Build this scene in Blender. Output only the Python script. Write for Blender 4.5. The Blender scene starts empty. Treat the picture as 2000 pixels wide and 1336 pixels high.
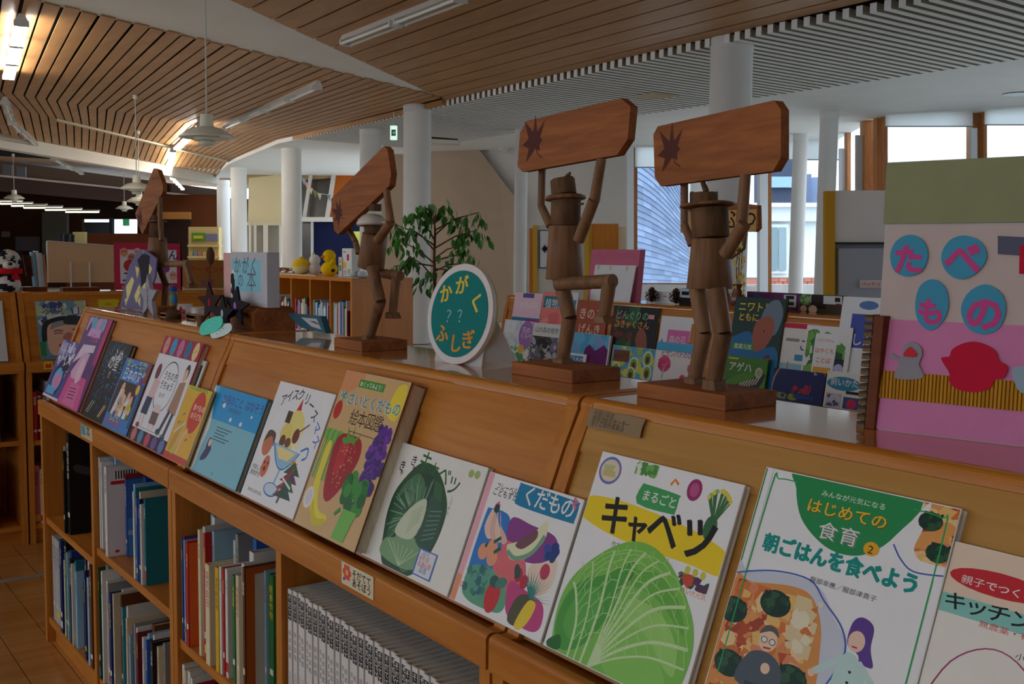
import bpy, bmesh, math, random
from mathutils import Vector, Matrix
random.seed(7)
sc = bpy.context.scene
COL = sc.collection

# ------------------------------------------------------------------ camera
FPX = 2042.0                                   # focal length in pixels of the 2000x1336 frame
CAM = Vector((0.0, 0.0, 1.214))
_ax = Vector((0.59015, 0.07362, -0.80393)).normalized()     # world X, Y, Z seen in camera axes (right, down, forward)
_ay = Vector((0.80721, -0.03980, 0.58892)); _ay = (_ay - _ax * _ax.dot(_ay)).normalized()
_az = _ax.cross(_ay)
if _az.y > 0: _az = -_az
cam_d = bpy.data.cameras.new('camera'); cam = bpy.data.objects.new('camera', cam_d); COL.objects.link(cam)
cam_d.sensor_width = 36.0; cam_d.lens = 36.0 * FPX / 2000.0; cam_d.clip_end = 300; cam_d.clip_start = 0.02
cam.matrix_world = Matrix(((_ax.x, -_ax.y, -_ax.z, CAM.x), (_ay.x, -_ay.y, -_ay.z, CAM.y), (_az.x, -_az.y, -_az.z, CAM.z), (0, 0, 0, 1)))
sc.camera = cam

# ------------------------------------------------------------------ world, daylight, exposure
w = bpy.data.worlds.new('overcast_sky'); sc.world = w; w.use_nodes = True
bg = w.node_tree.nodes['Background']; bg.inputs[0].default_value = (0.72, 0.855, 1.0, 1); bg.inputs[1].default_value = 2.75
sc.view_settings.view_transform = 'Standard'; sc.view_settings.look = 'None'
sc.view_settings.exposure = 0.0; sc.view_settings.gamma = 1.0; sc.view_settings.use_curve_mapping = False
sc.cycles.use_denoising = True
sc.cycles.max_bounces = 7; sc.cycles.diffuse_bounces = 4; sc.cycles.glossy_bounces = 4
sc.cycles.sample_clamp_indirect = 4.0
sc.cycles.caustics_reflective = False; sc.cycles.caustics_refractive = False

def portal(loc, rot, sx, sy):                  # daylight openings: guides sky light into the hall
    l = bpy.data.lights.new('sky_portal', 'AREA'); l.shape = 'RECTANGLE'; l.size = sx; l.size_y = sy
    l.cycles.is_portal = True
    o = bpy.data.objects.new('sky_portal', l); COL.objects.link(o); o.location = loc; o.rotation_euler = rot
portal((-7.4, -5.9, 2.2), (math.radians(90), 0, math.radians(180)), 25, 1.95)
portal((3, 12.9, 2.0), (math.radians(90), 0, 0), 10, 2.2)

# ------------------------------------------------------------------ pixel rays -> places in the hall
def _ray(px, py):
    c = Vector((px - 1000.0, py - 668.0, FPX)); return Vector((c.dot(_ax), c.dot(_ay), c.dot(_az)))
def Uz(px, py, z): r = _ray(px, py); return CAM + r * ((z - CAM.z) / r.z)
def Uy(px, py, y): r = _ray(px, py); return CAM + r * (y / r.y)
def Ux(px, py, x): r = _ray(px, py); return CAM + r * (x / r.x)
def Up(px, py, p, n): r = _ray(px, py); return CAM + r * ((p - CAM).dot(n) / r.dot(n))
def Dp(px, py, d):
    c = Vector(((px - 1000.0) / FPX, (py - 668.0) / FPX, 1.0)) * d
    return CAM + Vector((c.dot(_ax), c.dot(_ay), c.dot(_az)))
FH = Vector((_ax.z, _ay.z, 0)).normalized()    # horizontal view direction
RH = Vector((FH.y, -FH.x, 0))                  # to the right, horizontal
ZV = Vector((0, 0, 1)); XV = Vector((1, 0, 0)); YV = Vector((0, 1, 0))

def S(r, g, b):
    f = lambda c: c / 12.92 if c <= 0.04045 else ((c + 0.055) / 1.055) ** 2.4
    return (f(r / 255), f(g / 255), f(b / 255))
def shade(c, k): return tuple(min(1, x * k) for x in c)
WHITE = S(236, 236, 232); BLACK = S(28, 27, 30); PAPER = S(230, 224, 208)

# ------------------------------------------------------------------ materials
def _new(name, rough, coat=0.0, spec=0.5):
    m = bpy.data.materials.new(name); m.use_nodes = True; nt = m.node_tree; b = nt.nodes['Principled BSDF']
    b.inputs['Roughness'].default_value = rough; b.inputs['Coat Weight'].default_value = coat
    b.inputs['Coat Roughness'].default_value = 0.22; b.inputs['Specular IOR Level'].default_value = spec
    return m, nt, b
def mat_attr(name, rough, coat=0.0, spec=0.5, var=0.10, scale=60):
    m, nt, b = _new(name, rough, coat, spec)
    a = nt.nodes.new('ShaderNodeAttribute'); a.attribute_name = 'Col'
    tc = nt.nodes.new('ShaderNodeTexCoord'); nz = nt.nodes.new('ShaderNodeTexNoise'); nz.inputs['Scale'].default_value = scale
    nt.links.new(tc.outputs['Object'], nz.inputs['Vector'])
    mr = nt.nodes.new('ShaderNodeMapRange'); mr.inputs[3].default_value = 1 - var; mr.inputs[4].default_value = 1 + var
    nt.links.new(nz.outputs[0], mr.inputs[0])
    mx = nt.nodes.new('ShaderNodeVectorMath'); mx.operation = 'SCALE'
    nt.links.new(a.outputs['Color'], mx.inputs[0]); nt.links.new(mr.outputs[0], mx.inputs['Scale'])
    nt.links.new(mx.outputs[0], b.inputs['Base Color'])
    return m
def mat_wood(name, c1, c2, axis='X', scale=6.0, rough=0.4, coat=0.0, stretch=14.0, bump=0.05, crough=0.22):
    m, nt, b = _new(name, rough, coat); b.inputs['Coat Roughness'].default_value = crough
    tc = nt.nodes.new('ShaderNodeTexCoord'); mp = nt.nodes.new('ShaderNodeMapping')
    s = [stretch, stretch, stretch]; s['XYZ'.index(axis)] = 1.0
    mp.inputs['Scale'].default_value = s
    nt.links.new(tc.outputs['Object'], mp.inputs[0])
    n1 = nt.nodes.new('ShaderNodeTexNoise'); n1.inputs['Scale'].default_value = scale; n1.inputs['Detail'].default_value = 6; n1.inputs['Distortion'].default_value = 0.6
    nt.links.new(mp.outputs[0], n1.inputs['Vector'])
    n2 = nt.nodes.new('ShaderNodeTexNoise'); n2.inputs['Scale'].default_value = scale * 0.25; n2.inputs['Detail'].default_value = 2
    nt.links.new(mp.outputs[0], n2.inputs['Vector'])
    ad = nt.nodes.new('ShaderNodeMath'); ad.operation = 'ADD'; nt.links.new(n1.outputs[0], ad.inputs[0]); nt.links.new(n2.outputs[0], ad.inputs[1])
    cr = nt.nodes.new('ShaderNodeMapRange'); cr.inputs[1].default_value = 0.6; cr.inputs[2].default_value = 1.4
    nt.links.new(ad.outputs[0], cr.inputs[0])
    mx = nt.nodes.new('ShaderNodeMix'); mx.data_type = 'RGBA'
    mx.inputs[6].default_value = (*c1, 1); mx.inputs[7].default_value = (*c2, 1)
    nt.links.new(cr.outputs[0], mx.inputs[0]); nt.links.new(mx.outputs[2], b.inputs['Base Color'])
    if bump:
        bp = nt.nodes.new('ShaderNodeBump'); bp.inputs['Strength'].default_value = bump; bp.inputs['Distance'].default_value = 0.002
        nt.links.new(n1.outputs[0], bp.inputs['Height']); nt.links.new(bp.outputs[0], b.inputs['Normal'])
    return m
def mat_emit(name, col, strength):
    m = bpy.data.materials.new(name); m.use_nodes = True; nt = m.node_tree; b = nt.nodes['Principled BSDF']
    b.inputs['Base Color'].default_value = (*col, 1); b.inputs['Emission Color'].default_value = (*col, 1); b.inputs['Emission Strength'].default_value = strength
    return m
def mat_glass(name):
    m = bpy.data.materials.new(name); m.use_nodes = True; nt = m.node_tree; nt.nodes.remove(nt.nodes['Principled BSDF'])
    out = nt.nodes['Material Output']; tr = nt.nodes.new('ShaderNodeBsdfTransparent'); gl = nt.nodes.new('ShaderNodeBsdfGlossy'); gl.inputs['Roughness'].default_value = 0.02
    tr.inputs[0].default_value = (0.93, 0.96, 0.97, 1)
    fr = nt.nodes.new('ShaderNodeFresnel'); fr.inputs[0].default_value = 1.45; ms = nt.nodes.new('ShaderNodeMixShader')
    nt.links.new(fr.outputs[0], ms.inputs[0]); nt.links.new(tr.outputs[0], ms.inputs[1]); nt.links.new(gl.outputs[0], ms.inputs[2]); nt.links.new(ms.outputs[0], out.inputs[0])
    return m
def mat_blind(name):
    m, nt, b = _new(name, 0.9); b.inputs['Base Color'].default_value = (*S(235, 235, 228), 1)
    b.inputs['Transmission Weight'].default_value = 0.0
    tl = nt.nodes.new('ShaderNodeBsdfTranslucent'); tl.inputs[0].default_value = (*S(240, 242, 240), 1)
    ms = nt.nodes.new('ShaderNodeMixShader'); ms.inputs[0].default_value = 0.92; out = nt.nodes['Material Output']
    nt.links.new(b.outputs[0], ms.inputs[1]); nt.links.new(tl.outputs[0], ms.inputs[2]); nt.links.new(ms.outputs[0], out.inputs[0])
    return m

SH1, SH2 = S(206, 136, 58), S(172, 100, 34)
M = {}
M['shelfX'] = mat_wood('varnished_beech_along', SH1, SH2, 'X', 5, 0.40, 0.10, 16)
M['shelfY'] = mat_wood('varnished_beech_across', SH1, SH2, 'Y', 5, 0.40, 0.10, 16)
M['shelfZ'] = mat_wood('varnished_beech_upright', SH1, SH2, 'Z', 5, 0.42, 0.08, 16)
M['tanX'] = mat_wood('pale_tan_panel', S(196, 148, 78), S(172, 122, 56), 'X', 5, 0.42, 0.08, 16)
M['topX'] = mat_wood('polished_beech_top', S(212, 140, 52), S(178, 104, 34), 'X', 4, 0.22, 0.9, 18, 0.012, 0.05)
M['darkwood'] = mat_wood('red_brown_wood', S(120, 62, 30), S(88, 42, 18), 'X', 5, 0.5, 0.0)
M['slat'] = mat_wood('pale_plywood_slat', S(192, 142, 84), S(166, 114, 60), 'X', 2.2, 0.55, 0.05, 6, 0.0)
M['board'] = mat_wood('cedar_board', S(172, 104, 54), S(118, 66, 32), 'X', 9, 0.6, 0.0, 14, 0.15)
M['log'] = mat_wood('dry_branch_wood', S(152, 112, 78), S(96, 66, 44), 'Z', 14, 0.6, 0.05, 9, 0.3)
M['bark'] = mat_wood('rough_bark', S(120, 88, 62), S(62, 44, 32), 'Z', 22, 0.8, 0.0, 5, 0.6)
M['floor'] = mat_wood('oak_floor', S(206, 150, 84), S(178, 120, 60), 'Y', 3, 0.22, 0.6, 10, 0.02)
M['orange'] = mat_wood('orange_veneer', S(206, 128, 40), S(188, 108, 28), 'Z', 3, 0.4, 0.2, 8, 0.0)
M['frame'] = mat_wood('cedar_window_frame', S(196, 132, 74), S(160, 96, 46), 'Z', 5, 0.5)
M['print'] = mat_attr('laminated_print', 0.42, 0.05, 0.16, 0.04, 30)
M['matte'] = mat_attr('matte_paper', 0.75, 0, 0.3, 0.06, 40)
M['paint'] = mat_attr('wall_paint', 0.85, 0, 0.2, 0.05, 3)
M['gloss'] = mat_attr('enamel', 0.25, 0.3, 0.5, 0.03, 10)
M['plush'] = mat_attr('plush_pile', 0.95, 0, 0.1, 0.16, 160)
M['metal'] = mat_attr('brushed_metal', 0.3, 0, 0.9, 0.05, 50)
M['pages'] = mat_wood('page_edges', S(226, 218, 198), S(196, 186, 164), 'Z', 40, 0.8, 0, 8, 0.0)
M['leaf'] = mat_attr('glossy_leaf', 0.45, 0.1, 0.4, 0.25, 20)
M['tube'] = mat_emit('fluorescent_tube', (1.0, 0.97, 0.90), 50.0)
M['tubefar'] = mat_emit('distant_fluorescent_tube', (1.0, 0.94, 0.72), 7.0)
M['tubeadded'] = mat_emit('added_fluorescent_tube', (1.0, 0.96, 0.90), 10.0)
M['exit'] = mat_emit('exit_sign_face', S(205, 240, 220), 0.9)
M['glass'] = mat_glass('window_glass')
M['blind'] = mat_blind('roller_blind_cloth')

for k_ in ('board', 'log', 'bark', 'darkwood', 'shelfX', 'shelfY', 'shelfZ', 'tanX', 'matte'): M[k_].node_tree.nodes['Principled BSDF'].inputs['Specular IOR Level'].default_value = 0.2

# ------------------------------------------------------------------ mesh building
OFF = {}                                        # world position of every parent's origin
class MB:
    def __init__(s): s.v = []; s.f = []; s.c = []; s.m = []; s.s = []
    def add(s, vs, fs, col=(0.5, 0.5, 0.5), mat=0, sm=False):
        o = len(s.v); s.v += [Vector(p) for p in vs]
        for f in fs: s.f.append([i + o for i in f]); s.c.append(col); s.m.append(mat); s.s.append(sm)
        return s
    def hexa(s, p, col=(0.5,)*3, mat=0):
        return s.add(p, [(0, 3, 2, 1), (4, 5, 6, 7), (0, 1, 5, 4), (1, 2, 6, 5), (2, 3, 7, 6), (3, 0, 4, 7)], col, mat)
    def ob(s, o, a, b, c, col=(0.5,)*3, mat=0):                    # corner + three edge vectors
        o, a, b, c = Vector(o), Vector(a), Vector(b), Vector(c)
        if a.cross(b).dot(c) < 0: a, b = b, a
        return s.hexa([o, o + a, o + a + b, o + b, o + c, o + a + c, o + a + b + c, o + b + c], col, mat)
    def box(s, lo, hi, col=(0.5,)*3, mat=0):
        lo, hi = Vector(lo), Vector(hi); d = hi - lo
        return s.ob(lo, (d.x, 0, 0), (0, d.y, 0), (0, 0, d.z), col, mat)
    def prism(s, pts, vec, col=(0.5,)*3, mat=0, sm=False):          # planar outline pushed along vec
        n = len(pts); pts = [Vector(p) for p in pts]; vec = Vector(vec)
        nm = Vector((0, 0, 0))
        for i in range(n): nm += pts[i].cross(pts[(i + 1) % n])
        if nm.dot(vec) > 0: pts = pts[::-1]
        vs = pts + [p + vec for p in pts]
        s.add(vs, [list(range(n)), list(range(2 * n - 1, n - 1, -1))], col, mat)
        return s.add(vs, [(i, n + i, n + (i + 1) % n, (i + 1) % n) for i in range(n)], col, mat, sm)
    def cyl(s, p0, p1, r0, r1=None, n=12, col=(0.5,)*3, mat=0, caps=True, sm=True):
        p0, p1 = Vector(p0), Vector(p1); r1 = r0 if r1 is None else r1
        z = (p1 - p0).normalized(); x = z.orthogonal().normalized(); y = z.cross(x)
        vs = [p + (x * math.cos(2 * math.pi * i / n) + y * math.sin(2 * math.pi * i / n)) * r for p, r in ((p0, r0), (p1, r1)) for i in range(n)]
        s.add(vs, [(i, (i + 1) % n, n + (i + 1) % n, n + i) for i in range(n)], col, mat, sm)
        if caps: s.add(vs, [list(range(n - 1, -1, -1)), list(range(n, 2 * n))], col, mat)
        return s
    def tube(s, path, rad, n=6, col=(0.5,)*3, mat=0):
        path = [Vector(p) for p in path]
        rs = rad if isinstance(rad, (list, tuple)) else [rad] * len(path)
        vs = []; x = None
        for k, p in enumerate(path):
            z = (path[min(k + 1, len(path) - 1)] - path[max(k - 1, 0)]).normalized()
            x = z.orthogonal().normalized() if x is None else (x - z * x.dot(z)).normalized()
            y = z.cross(x)
            vs += [p + (x * math.cos(2 * math.pi * i / n) + y * math.sin(2 * math.pi * i / n)) * rs[k] for i in range(n)]
        fs = [(k * n + i, k * n + (i + 1) % n, (k + 1) * n + (i + 1) % n, (k + 1) * n + i) for k in range(len(path) - 1) for i in range(n)]
        s.add(vs, fs, col, mat, True)
        return s.add(vs, [list(range(n - 1, -1, -1)), list(range((len(path) - 1) * n, len(path) * n))], col, mat)
    def lathe(s, prof, c, n=24, col=(0.5,)*3, mat=0, axis=None, sm=True):
        c = Vector(c); z = Vector(axis).normalized() if axis is not None else ZV; x = z.orthogonal().normalized(); y = z.cross(x)
        vs = [c + z * h + (x * math.cos(2 * math.pi * i / n) + y * math.sin(2 * math.pi * i / n)) * max(r, 1e-4) for r, h in prof for i in range(n)]
        return s.add(vs, [(k * n + i, k * n + (i + 1) % n, (k + 1) * n + (i + 1) % n, (k + 1) * n + i) for k in range(len(prof) - 1) for i in range(n)], col, mat, sm)
    def ell(s, c, r, nu=14, nv=9, col=(0.5,)*3, mat=0, rot=None, fcol=None):
        c = Vector(c); vs = []
        for j in range(nv + 1):
            t = math.pi * j / nv
            for i in range(nu):
                a = 2 * math.pi * i / nu
                p = Vector((r[0] * math.sin(t) * math.cos(a), r[1] * math.sin(t) * math.sin(a), r[2] * math.cos(t)))
                vs.append(c + (rot @ p if rot else p))
        fs = [(j * nu + i, (j + 1) * nu + i, (j + 1) * nu + (i + 1) % nu, j * nu + (i + 1) % nu) for j in range(nv) for i in range(nu)]
        if fcol is None: return s.add(vs, fs, col, mat, True)
        for f in fs:
            m_ = sum((vs[i] for i in f), Vector()) / 4; s.add([vs[i] for i in f], [(0, 1, 2, 3)], fcol((m_ - c)), mat, True)
        return s
    def build(s, name, mats, parent=None, loc=None, bevel=0, **tags):
        base = OFF[parent] if parent is not None else (Vector(loc) if loc is not None else Vector((0, 0, 0)))
        me = bpy.data.meshes.new(name); me.from_pydata([tuple(p - base) for p in s.v], [], s.f)
        for k in (mats if isinstance(mats, (list, tuple)) else [mats]): me.materials.append(M[k])
        me.polygons.foreach_set('material_index', s.m); me.polygons.foreach_set('use_smooth', s.s)
        at = me.color_attributes.new('Col', 'FLOAT_COLOR', 'CORNER'); buf = []
        for f, c in zip(s.f, s.c): buf += [c[0], c[1], c[2], 1.0] * len(f)
        at.data.foreach_set('color', buf); me.update()
        o = bpy.data.objects.new(name, me); COL.objects.link(o)
        if parent is not None: o.parent = parent
        else: o.location = base
        OFF[o] = base
        if bevel:
            b = o.modifiers.new('bevel', 'BEVEL'); b.width = bevel; b.segments = 2; b.limit_method = 'ANGLE'; b.angle_limit = math.radians(50)
        for k, val in tags.items():
            if val: o[{'cat': 'category'}.get(k, k)] = val
        return o
def thing(name, label, cat, loc, group=None, kind=None):
    o = bpy.data.objects.new(name, None); COL.objects.link(o); o.location = Vector(loc); o.empty_display_size = 0.05
    o['label'] = label; o['category'] = cat
    if group: o['group'] = group
    if kind: o['kind'] = kind
    OFF[o] = Vector(loc); return o
def struct(name, loc=(0, 0, 0)):
    o = bpy.data.objects.new(name, None); COL.objects.link(o); o.location = Vector(loc); o['kind'] = 'structure'; OFF[o] = Vector(loc); return o

# ------------------------------------------------------------------ lettering and flat print
GLYPH = {}
def load_glyphs(text):
    obs = []
    for ch in sorted(set(text)):
        if ch in ' \n': continue
        c = bpy.data.curves.new('glyph', 'FONT'); c.body = ch; c.size = 1; c.resolution_u = 2; c.fill_mode = 'FRONT'; c.offset = 0.012 if 0x3040 <= ord(ch) <= 0x30ff else 0.0
        o = bpy.data.objects.new('glyph', c); COL.objects.link(o); obs.append((ch, o, c))
    dg = bpy.context.evaluated_depsgraph_get(); dg.update()
    for ch, o, c in obs:
        me = bpy.data.meshes.new_from_object(o.evaluated_get(dg), depsgraph=dg)
        vs = [(v.co.x, v.co.y) for v in me.vertices]; fs = [tuple(p.vertices) for p in me.polygons]
        GLYPH[ch] = (vs, fs, max([v[0] for v in vs] + [0.3])); bpy.data.meshes.remove(me)
    for ch, o, c in obs: bpy.data.objects.remove(o); bpy.data.curves.remove(c)

def smooth(pts, n=6, closed=True):
    out = []; m = len(pts)
    for i in range(m if closed else m - 1):
        g = (lambda k: pts[k % m]) if closed else (lambda k: pts[max(0, min(m - 1, k))])
        p0, p1, p2, p3 = g(i - 1), g(i), g(i + 1), g(i + 2)
        for k in range(n):
            t = k / n
            out.append(tuple(0.5 * (2 * p1[a] + (p2[a] - p0[a]) * t + (2 * p0[a] - 5 * p1[a] + 4 * p2[a] - p3[a]) * t * t + (3 * p1[a] - p0[a] - 3 * p2[a] + p3[a]) * t ** 3) for a in (0, 1)))
    if not closed: out.append(tuple(pts[-1]))
    return out

class Art:                                      # flat printing: x, y run 0..1 over the sheet, sizes are in sheet widths
    def __init__(s, w, h): s.w, s.h, s.p, s.bb, s.ys = w, h, [], [], 1.0
    def _put(s, pts, faces, c):
        cl = [(min(max(x, 0.004), 0.996) * s.w, min(max(1 - (1 - y) * s.ys, 0.004), 0.996) * s.h) for x, y in pts]
        xs = [p[0] for p in cl]; ys = [p[1] for p in cl]; bb = (min(xs), min(ys), max(xs), max(ys)); k = 0
        for b, kk in s.bb:
            if kk >= k and b[0] < bb[2] and bb[0] < b[2] and b[1] < bb[3] and bb[1] < b[3]: k = kk + 1
        s.bb.append((bb, k)); s.p.append((cl, faces, c, k))
    def poly(s, pts, c): s._put(pts, [list(range(len(pts)))], c); return s
    def rect(s, x0, y0, x1, y1, c): return s.poly([(x0, y0), (x1, y0), (x1, y1), (x0, y1)], c)
    def ell(s, cx, cy, rx, ry, c, n=20, rot=0):
        a = s.w / s.h; cr, sr = math.cos(rot), math.sin(rot); pts = []
        for i in range(n):
            t = 2 * math.pi * i / n; x, y = rx * math.cos(t), ry * math.sin(t)
            pts.append((cx + x * cr - y * sr, cy + (x * sr + y * cr) * a))
        return s.poly(pts, c)
    def blob(s, pts, c, n=5): return s.poly(smooth(pts, n), c)
    def line(s, pts, wd, c, curve=0):
        if curve: pts = smooth(pts, curve, False)
        a = s.w / s.h; L = []; R = []
        for i, (x, y) in enumerate(pts):
            x0, y0 = pts[max(i - 1, 0)]; x1, y1 = pts[min(i + 1, len(pts) - 1)]
            dx, dy = (x1 - x0), (y1 - y0) / a; d = math.hypot(dx, dy) or 1; nx, ny = -dy / d * wd / 2, dx / d * wd / 2
            L.append((x + nx, y + ny * a)); R.append((x - nx, y - ny * a))
        n = len(L); s._put(L + R, [(i, n + i, n + i + 1, i + 1) for i in range(n - 1)], c); return s
    def text(s, t, x, y, size, c, rot=0, sx=1.0, vert=False, adv=1.0):
        a = s.w / s.h; cr, sr = math.cos(rot), math.sin(rot); ox = oy = 0.0
        V, F = [], []
        for ch in t:
            if ch == ' ': ox += 0.5 * size * sx; continue
            vs, fs, wid = GLYPH[ch]; o = len(V)
            for gx, gy in vs:
                lx, ly = ox + gx * size * sx, oy + gy * size
                V.append((x + lx * cr - ly * sr, y + (lx * sr + ly * cr) * a))
            F += [tuple(i + o for i in f) for f in fs]
            if vert: oy -= size * adv
            else: ox += size * sx * (adv if ord(ch) > 0x2e7f else wid + 0.08)
        if V: s._put(V, F, c)
        return s
    def mosaic(s, x0, y0, x1, y1, cols, n, sz, seed=1):
        r = random.Random(seed)
        for _ in range(n):
            cx, cy, q = r.uniform(x0, x1), r.uniform(y0, y1), sz * r.uniform(0.5, 1.3); k = r.randint(4, 7); a0 = r.random() * 6
            pts = []
            for i in range(k):
                t = a0 + 2 * math.pi * i / k; m_ = q * r.uniform(0.6, 1.1)
                pts.append((min(max(cx + m_ * math.cos(t), x0), x1), min(max(cy + m_ * math.sin(t) * s.w / s.h, y0), y1)))
            s.poly(pts, r.choice(cols))
        return s
    def mesh(s, o, u, v, n, lift=0.00015, step=9e-6):
        mb = MB(); o, u, v, n = Vector(o), Vector(u).normalized(), Vector(v).normalized(), Vector(n).normalized()
        for pts, faces, c, k in s.p:
            vs = [o + u * x + v * y + n * (lift + k * step) for x, y in pts]
            flip = u.cross(v).dot(n) < 0
            mb.add(vs, [tuple(f)[::-1] if flip else f for f in faces], c)
        return mb
load_glyphs('!-.0123456789:?ABCDEFGHIJKLMNOPQRSTUVWXYZabcdefghijklmnopqrstuvwxyz　あいうえおかがきぎくぐげこごさしじずせそぞただちっつてでとどなにのはばひふぶべほぼまみめもゃやゅゆよらりるろをんアイガキクゲスセタチッツテトドナニハバヒフベマモャユリルレワン・ー事作修元八冬助動合品団図夏大子宇宝小尚山川平年幸度庫応恐應成援文日星春書月有服朝本村森植業機気水池治津海無物田監知秋空竜竹絵総育自花茂薬虫蚕親財貴農道部野鑑雪食飼館！／？')

# ================================================================== the hall: floor, ceiling, walls
ZC = 3.2
fl = struct('floor')
MB().box((-4.9, -6, -0.06), (8, 1.9, -0.012), S(196, 140, 76)).build('subfloor', 'floor', fl)
MB().box((-42, 1.9, -0.06), (8, 22, -0.012), S(204, 202, 196)).build('carpet', 'paint', fl)
MB().box((-42, -6, -0.06), (-4.9, 1.9, -0.012), S(188, 174, 154)).build('carpet', 'paint', fl)
_pl = []
for r_ in range(-8, 16):                                            # oak boards in the aisle beside the long shelf
    y0 = r_ * 0.12; x = -7.2 - (r_ % 3) * 0.55
    while x < -2.4:
        L = 1.65
        if x + L > -5.6: _pl.append((x, y0, L))
        x += L
for x, y0, L in _pl:
    k = random.uniform(0.9, 1.08)
    MB().box((x + .001, y0 + .0012, -0.012), (x + L - .001, y0 + .1188, 0.0), shade(S(196, 140, 76), k)).build('floor_board', 'floor', fl)
MB().box((-4.135, -0.9, -0.001), (-4.105, 1.6, 0.003), S(150, 148, 140)).build('threshold_strip', 'metal', fl)

ce = struct('ceiling')
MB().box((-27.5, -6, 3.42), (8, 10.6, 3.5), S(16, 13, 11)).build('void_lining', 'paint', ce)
MB().box((-21, -6, 3.2), (8, 1.02, 3.23), S(206, 176, 130)).build('plain_panel', 'paint', ce)
# tangential slats: part A runs with the long shelf, parts B fan around the bend of the hall
def eA(y): return -8.17 - (y - 3.18) * 0.818
def e0(y): return -9.47 - (y - 2.45) * 0.426
def f1(y): return -14.7 - (y - 2.7) * 0.562
def f2(y): return -17.27 - (y - 4.01) * 1.1
def g_(y): return -20.06 - (y - 3.65) * 1.05
def slat(a0, a1, b1, b0, jitter=True):                              # two ends (a = near, b = far), each with its two edges
    k = random.uniform(0.93, 1.05)
    MB().hexa([(*a0, ZC), (*a1, ZC), (*b1, ZC), (*b0, ZC), (*a0, ZC + .012), (*a1, ZC + .012), (*b1, ZC + .012), (*b0, ZC + .012)]).build('slat', 'slat', ce)
sl = -0.05
for i in range(17):
    ya = 2.3 + i * 0.3; yb = ya + 0.272                             # at X = -9.5
    def on(y, x): return y + sl * (x + 9.5)
    if i == 16: yb = ya + 0.2
    def cut(y):
        x = -9.5
        for _ in range(8): x = eA(on(y, x))
        return (x, on(y, x))
    slat((4.0, on(ya, 4)), (4.0, on(yb, 4)), cut(yb), cut(ya))
N = 38
def lerp(a, b, t): return a + (b - a) * t
for i in range(N):
    t0 = i / N; t1 = (i + 0.83) / N
    E = [(e0(y), y) for y in (lerp(1.05, 7.28, t0), lerp(1.05, 7.28, t1))]
    E = [(x + (0.10 if i % 2 else 0.06), y) for x, y in E]
    F = [(f1(y), y) for y in (lerp(1.95, 7.75, t0), lerp(1.95, 7.75, t1))]
    G = [(f2(y), y) for y in (lerp(2.45, 8.75, t0), lerp(2.45, 8.75, t1))]
    H = [(g_(y), y) for y in (lerp(3.35, 10.1, t0), lerp(3.35, 10.1, t1))]
    slat(E[0], E[1], F[1], F[0]); slat(F[0], F[1], G[1], G[0]); slat(G[0], G[1], H[1], H[0])
MB().prism([(eA(0.9), 0.9, 3.215), (eA(7.25), 7.25, 3.215), (e0(7.25), 7.25, 3.215), (e0(0.9), 0.9, 3.215)], (0, 0, 0.12), S(244, 242, 238)).build('radial_beam', 'paint', ce)
MB().prism([(f2(3.9) - .05, 3.9, 3.17), (f2(8.7) - .05, 8.7, 3.17), (f2(8.7) + .08, 8.7, 3.17), (f2(3.9) + .08, 3.9, 3.17)], (0, 0, 0.028), S(198, 186, 160)).build('fold_batten', 'paint', ce)
MB().prism([(g_(1.5), 1.5, 2.97), (g_(10.1), 10.1, 2.97), (g_(10.1) - .35, 10.1, 2.97), (g_(1.5) - .35, 1.5, 2.97)], (0, 0, 0.26), S(206, 198, 184)).build('ring_beam', 'paint', ce)
MB().hexa([(-14.0, -6, 3.235), (-27.5, 10.2, 3.235), (-46, 26, 4.1), (-46, -6, 4.1), (-14.0, -6, 3.285), (-27.5, 10.2, 3.285), (-46, 26, 4.15), (-46, -6, 4.15)], S(182, 140, 90)).build('far_panel', 'slat', ce)
# white louvres and soffit beyond the columns
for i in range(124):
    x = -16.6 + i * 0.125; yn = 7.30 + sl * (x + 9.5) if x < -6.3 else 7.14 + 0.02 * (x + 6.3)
    mb = MB().box((x, yn, 3.13), (x + 0.06, 9.9, 3.2), S(150, 136, 118)); mb.box((x, yn - .004, 3.125), (x + .06, 9.9, 3.1305), S(240, 239, 235)); mb.box((x, yn - .004, 3.1305), (x + .06, yn - .0005, 3.2), S(240, 239, 235)); mb.build('louver', 'paint', ce)  # shade painted into the brownish blade sides; underside and near end stay white
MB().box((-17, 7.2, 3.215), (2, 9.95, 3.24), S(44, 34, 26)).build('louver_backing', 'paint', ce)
_b = [Dp(x, 250, d) for x, d in ((700, 27), (850, 20.4), (1240, 18.4), (1640, 16.9), (1690, 14.95), (1713, 14.3), (1900, 13.68), (2160, 12.88), (2420, 12.1), (2700, 11.5))]
MB().prism([(-16.65, 9.9, 3.13), (-16.65, 7.66, 3.13), (-17.55, 7.68, 3.13), (-22.5, 8.66, 3.13), (-26.8, 9.98, 3.13)] + [(p.x, p.y, 3.13) for p in _b] + [(5, 9.9, 3.13)], (0, 0, .07), S(240, 239, 235)).build('white_soffit', 'paint', ce)
MB().prism([(-11.6, 7.42, 3.14), (-16.9, 7.75, 3.14), (-16.9, 7.66, 3.14), (-11.6, 7.33, 3.14)], (0, 0, 0.06), S(120, 84, 46)).build('edge_batten', 'slat', ce)

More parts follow.
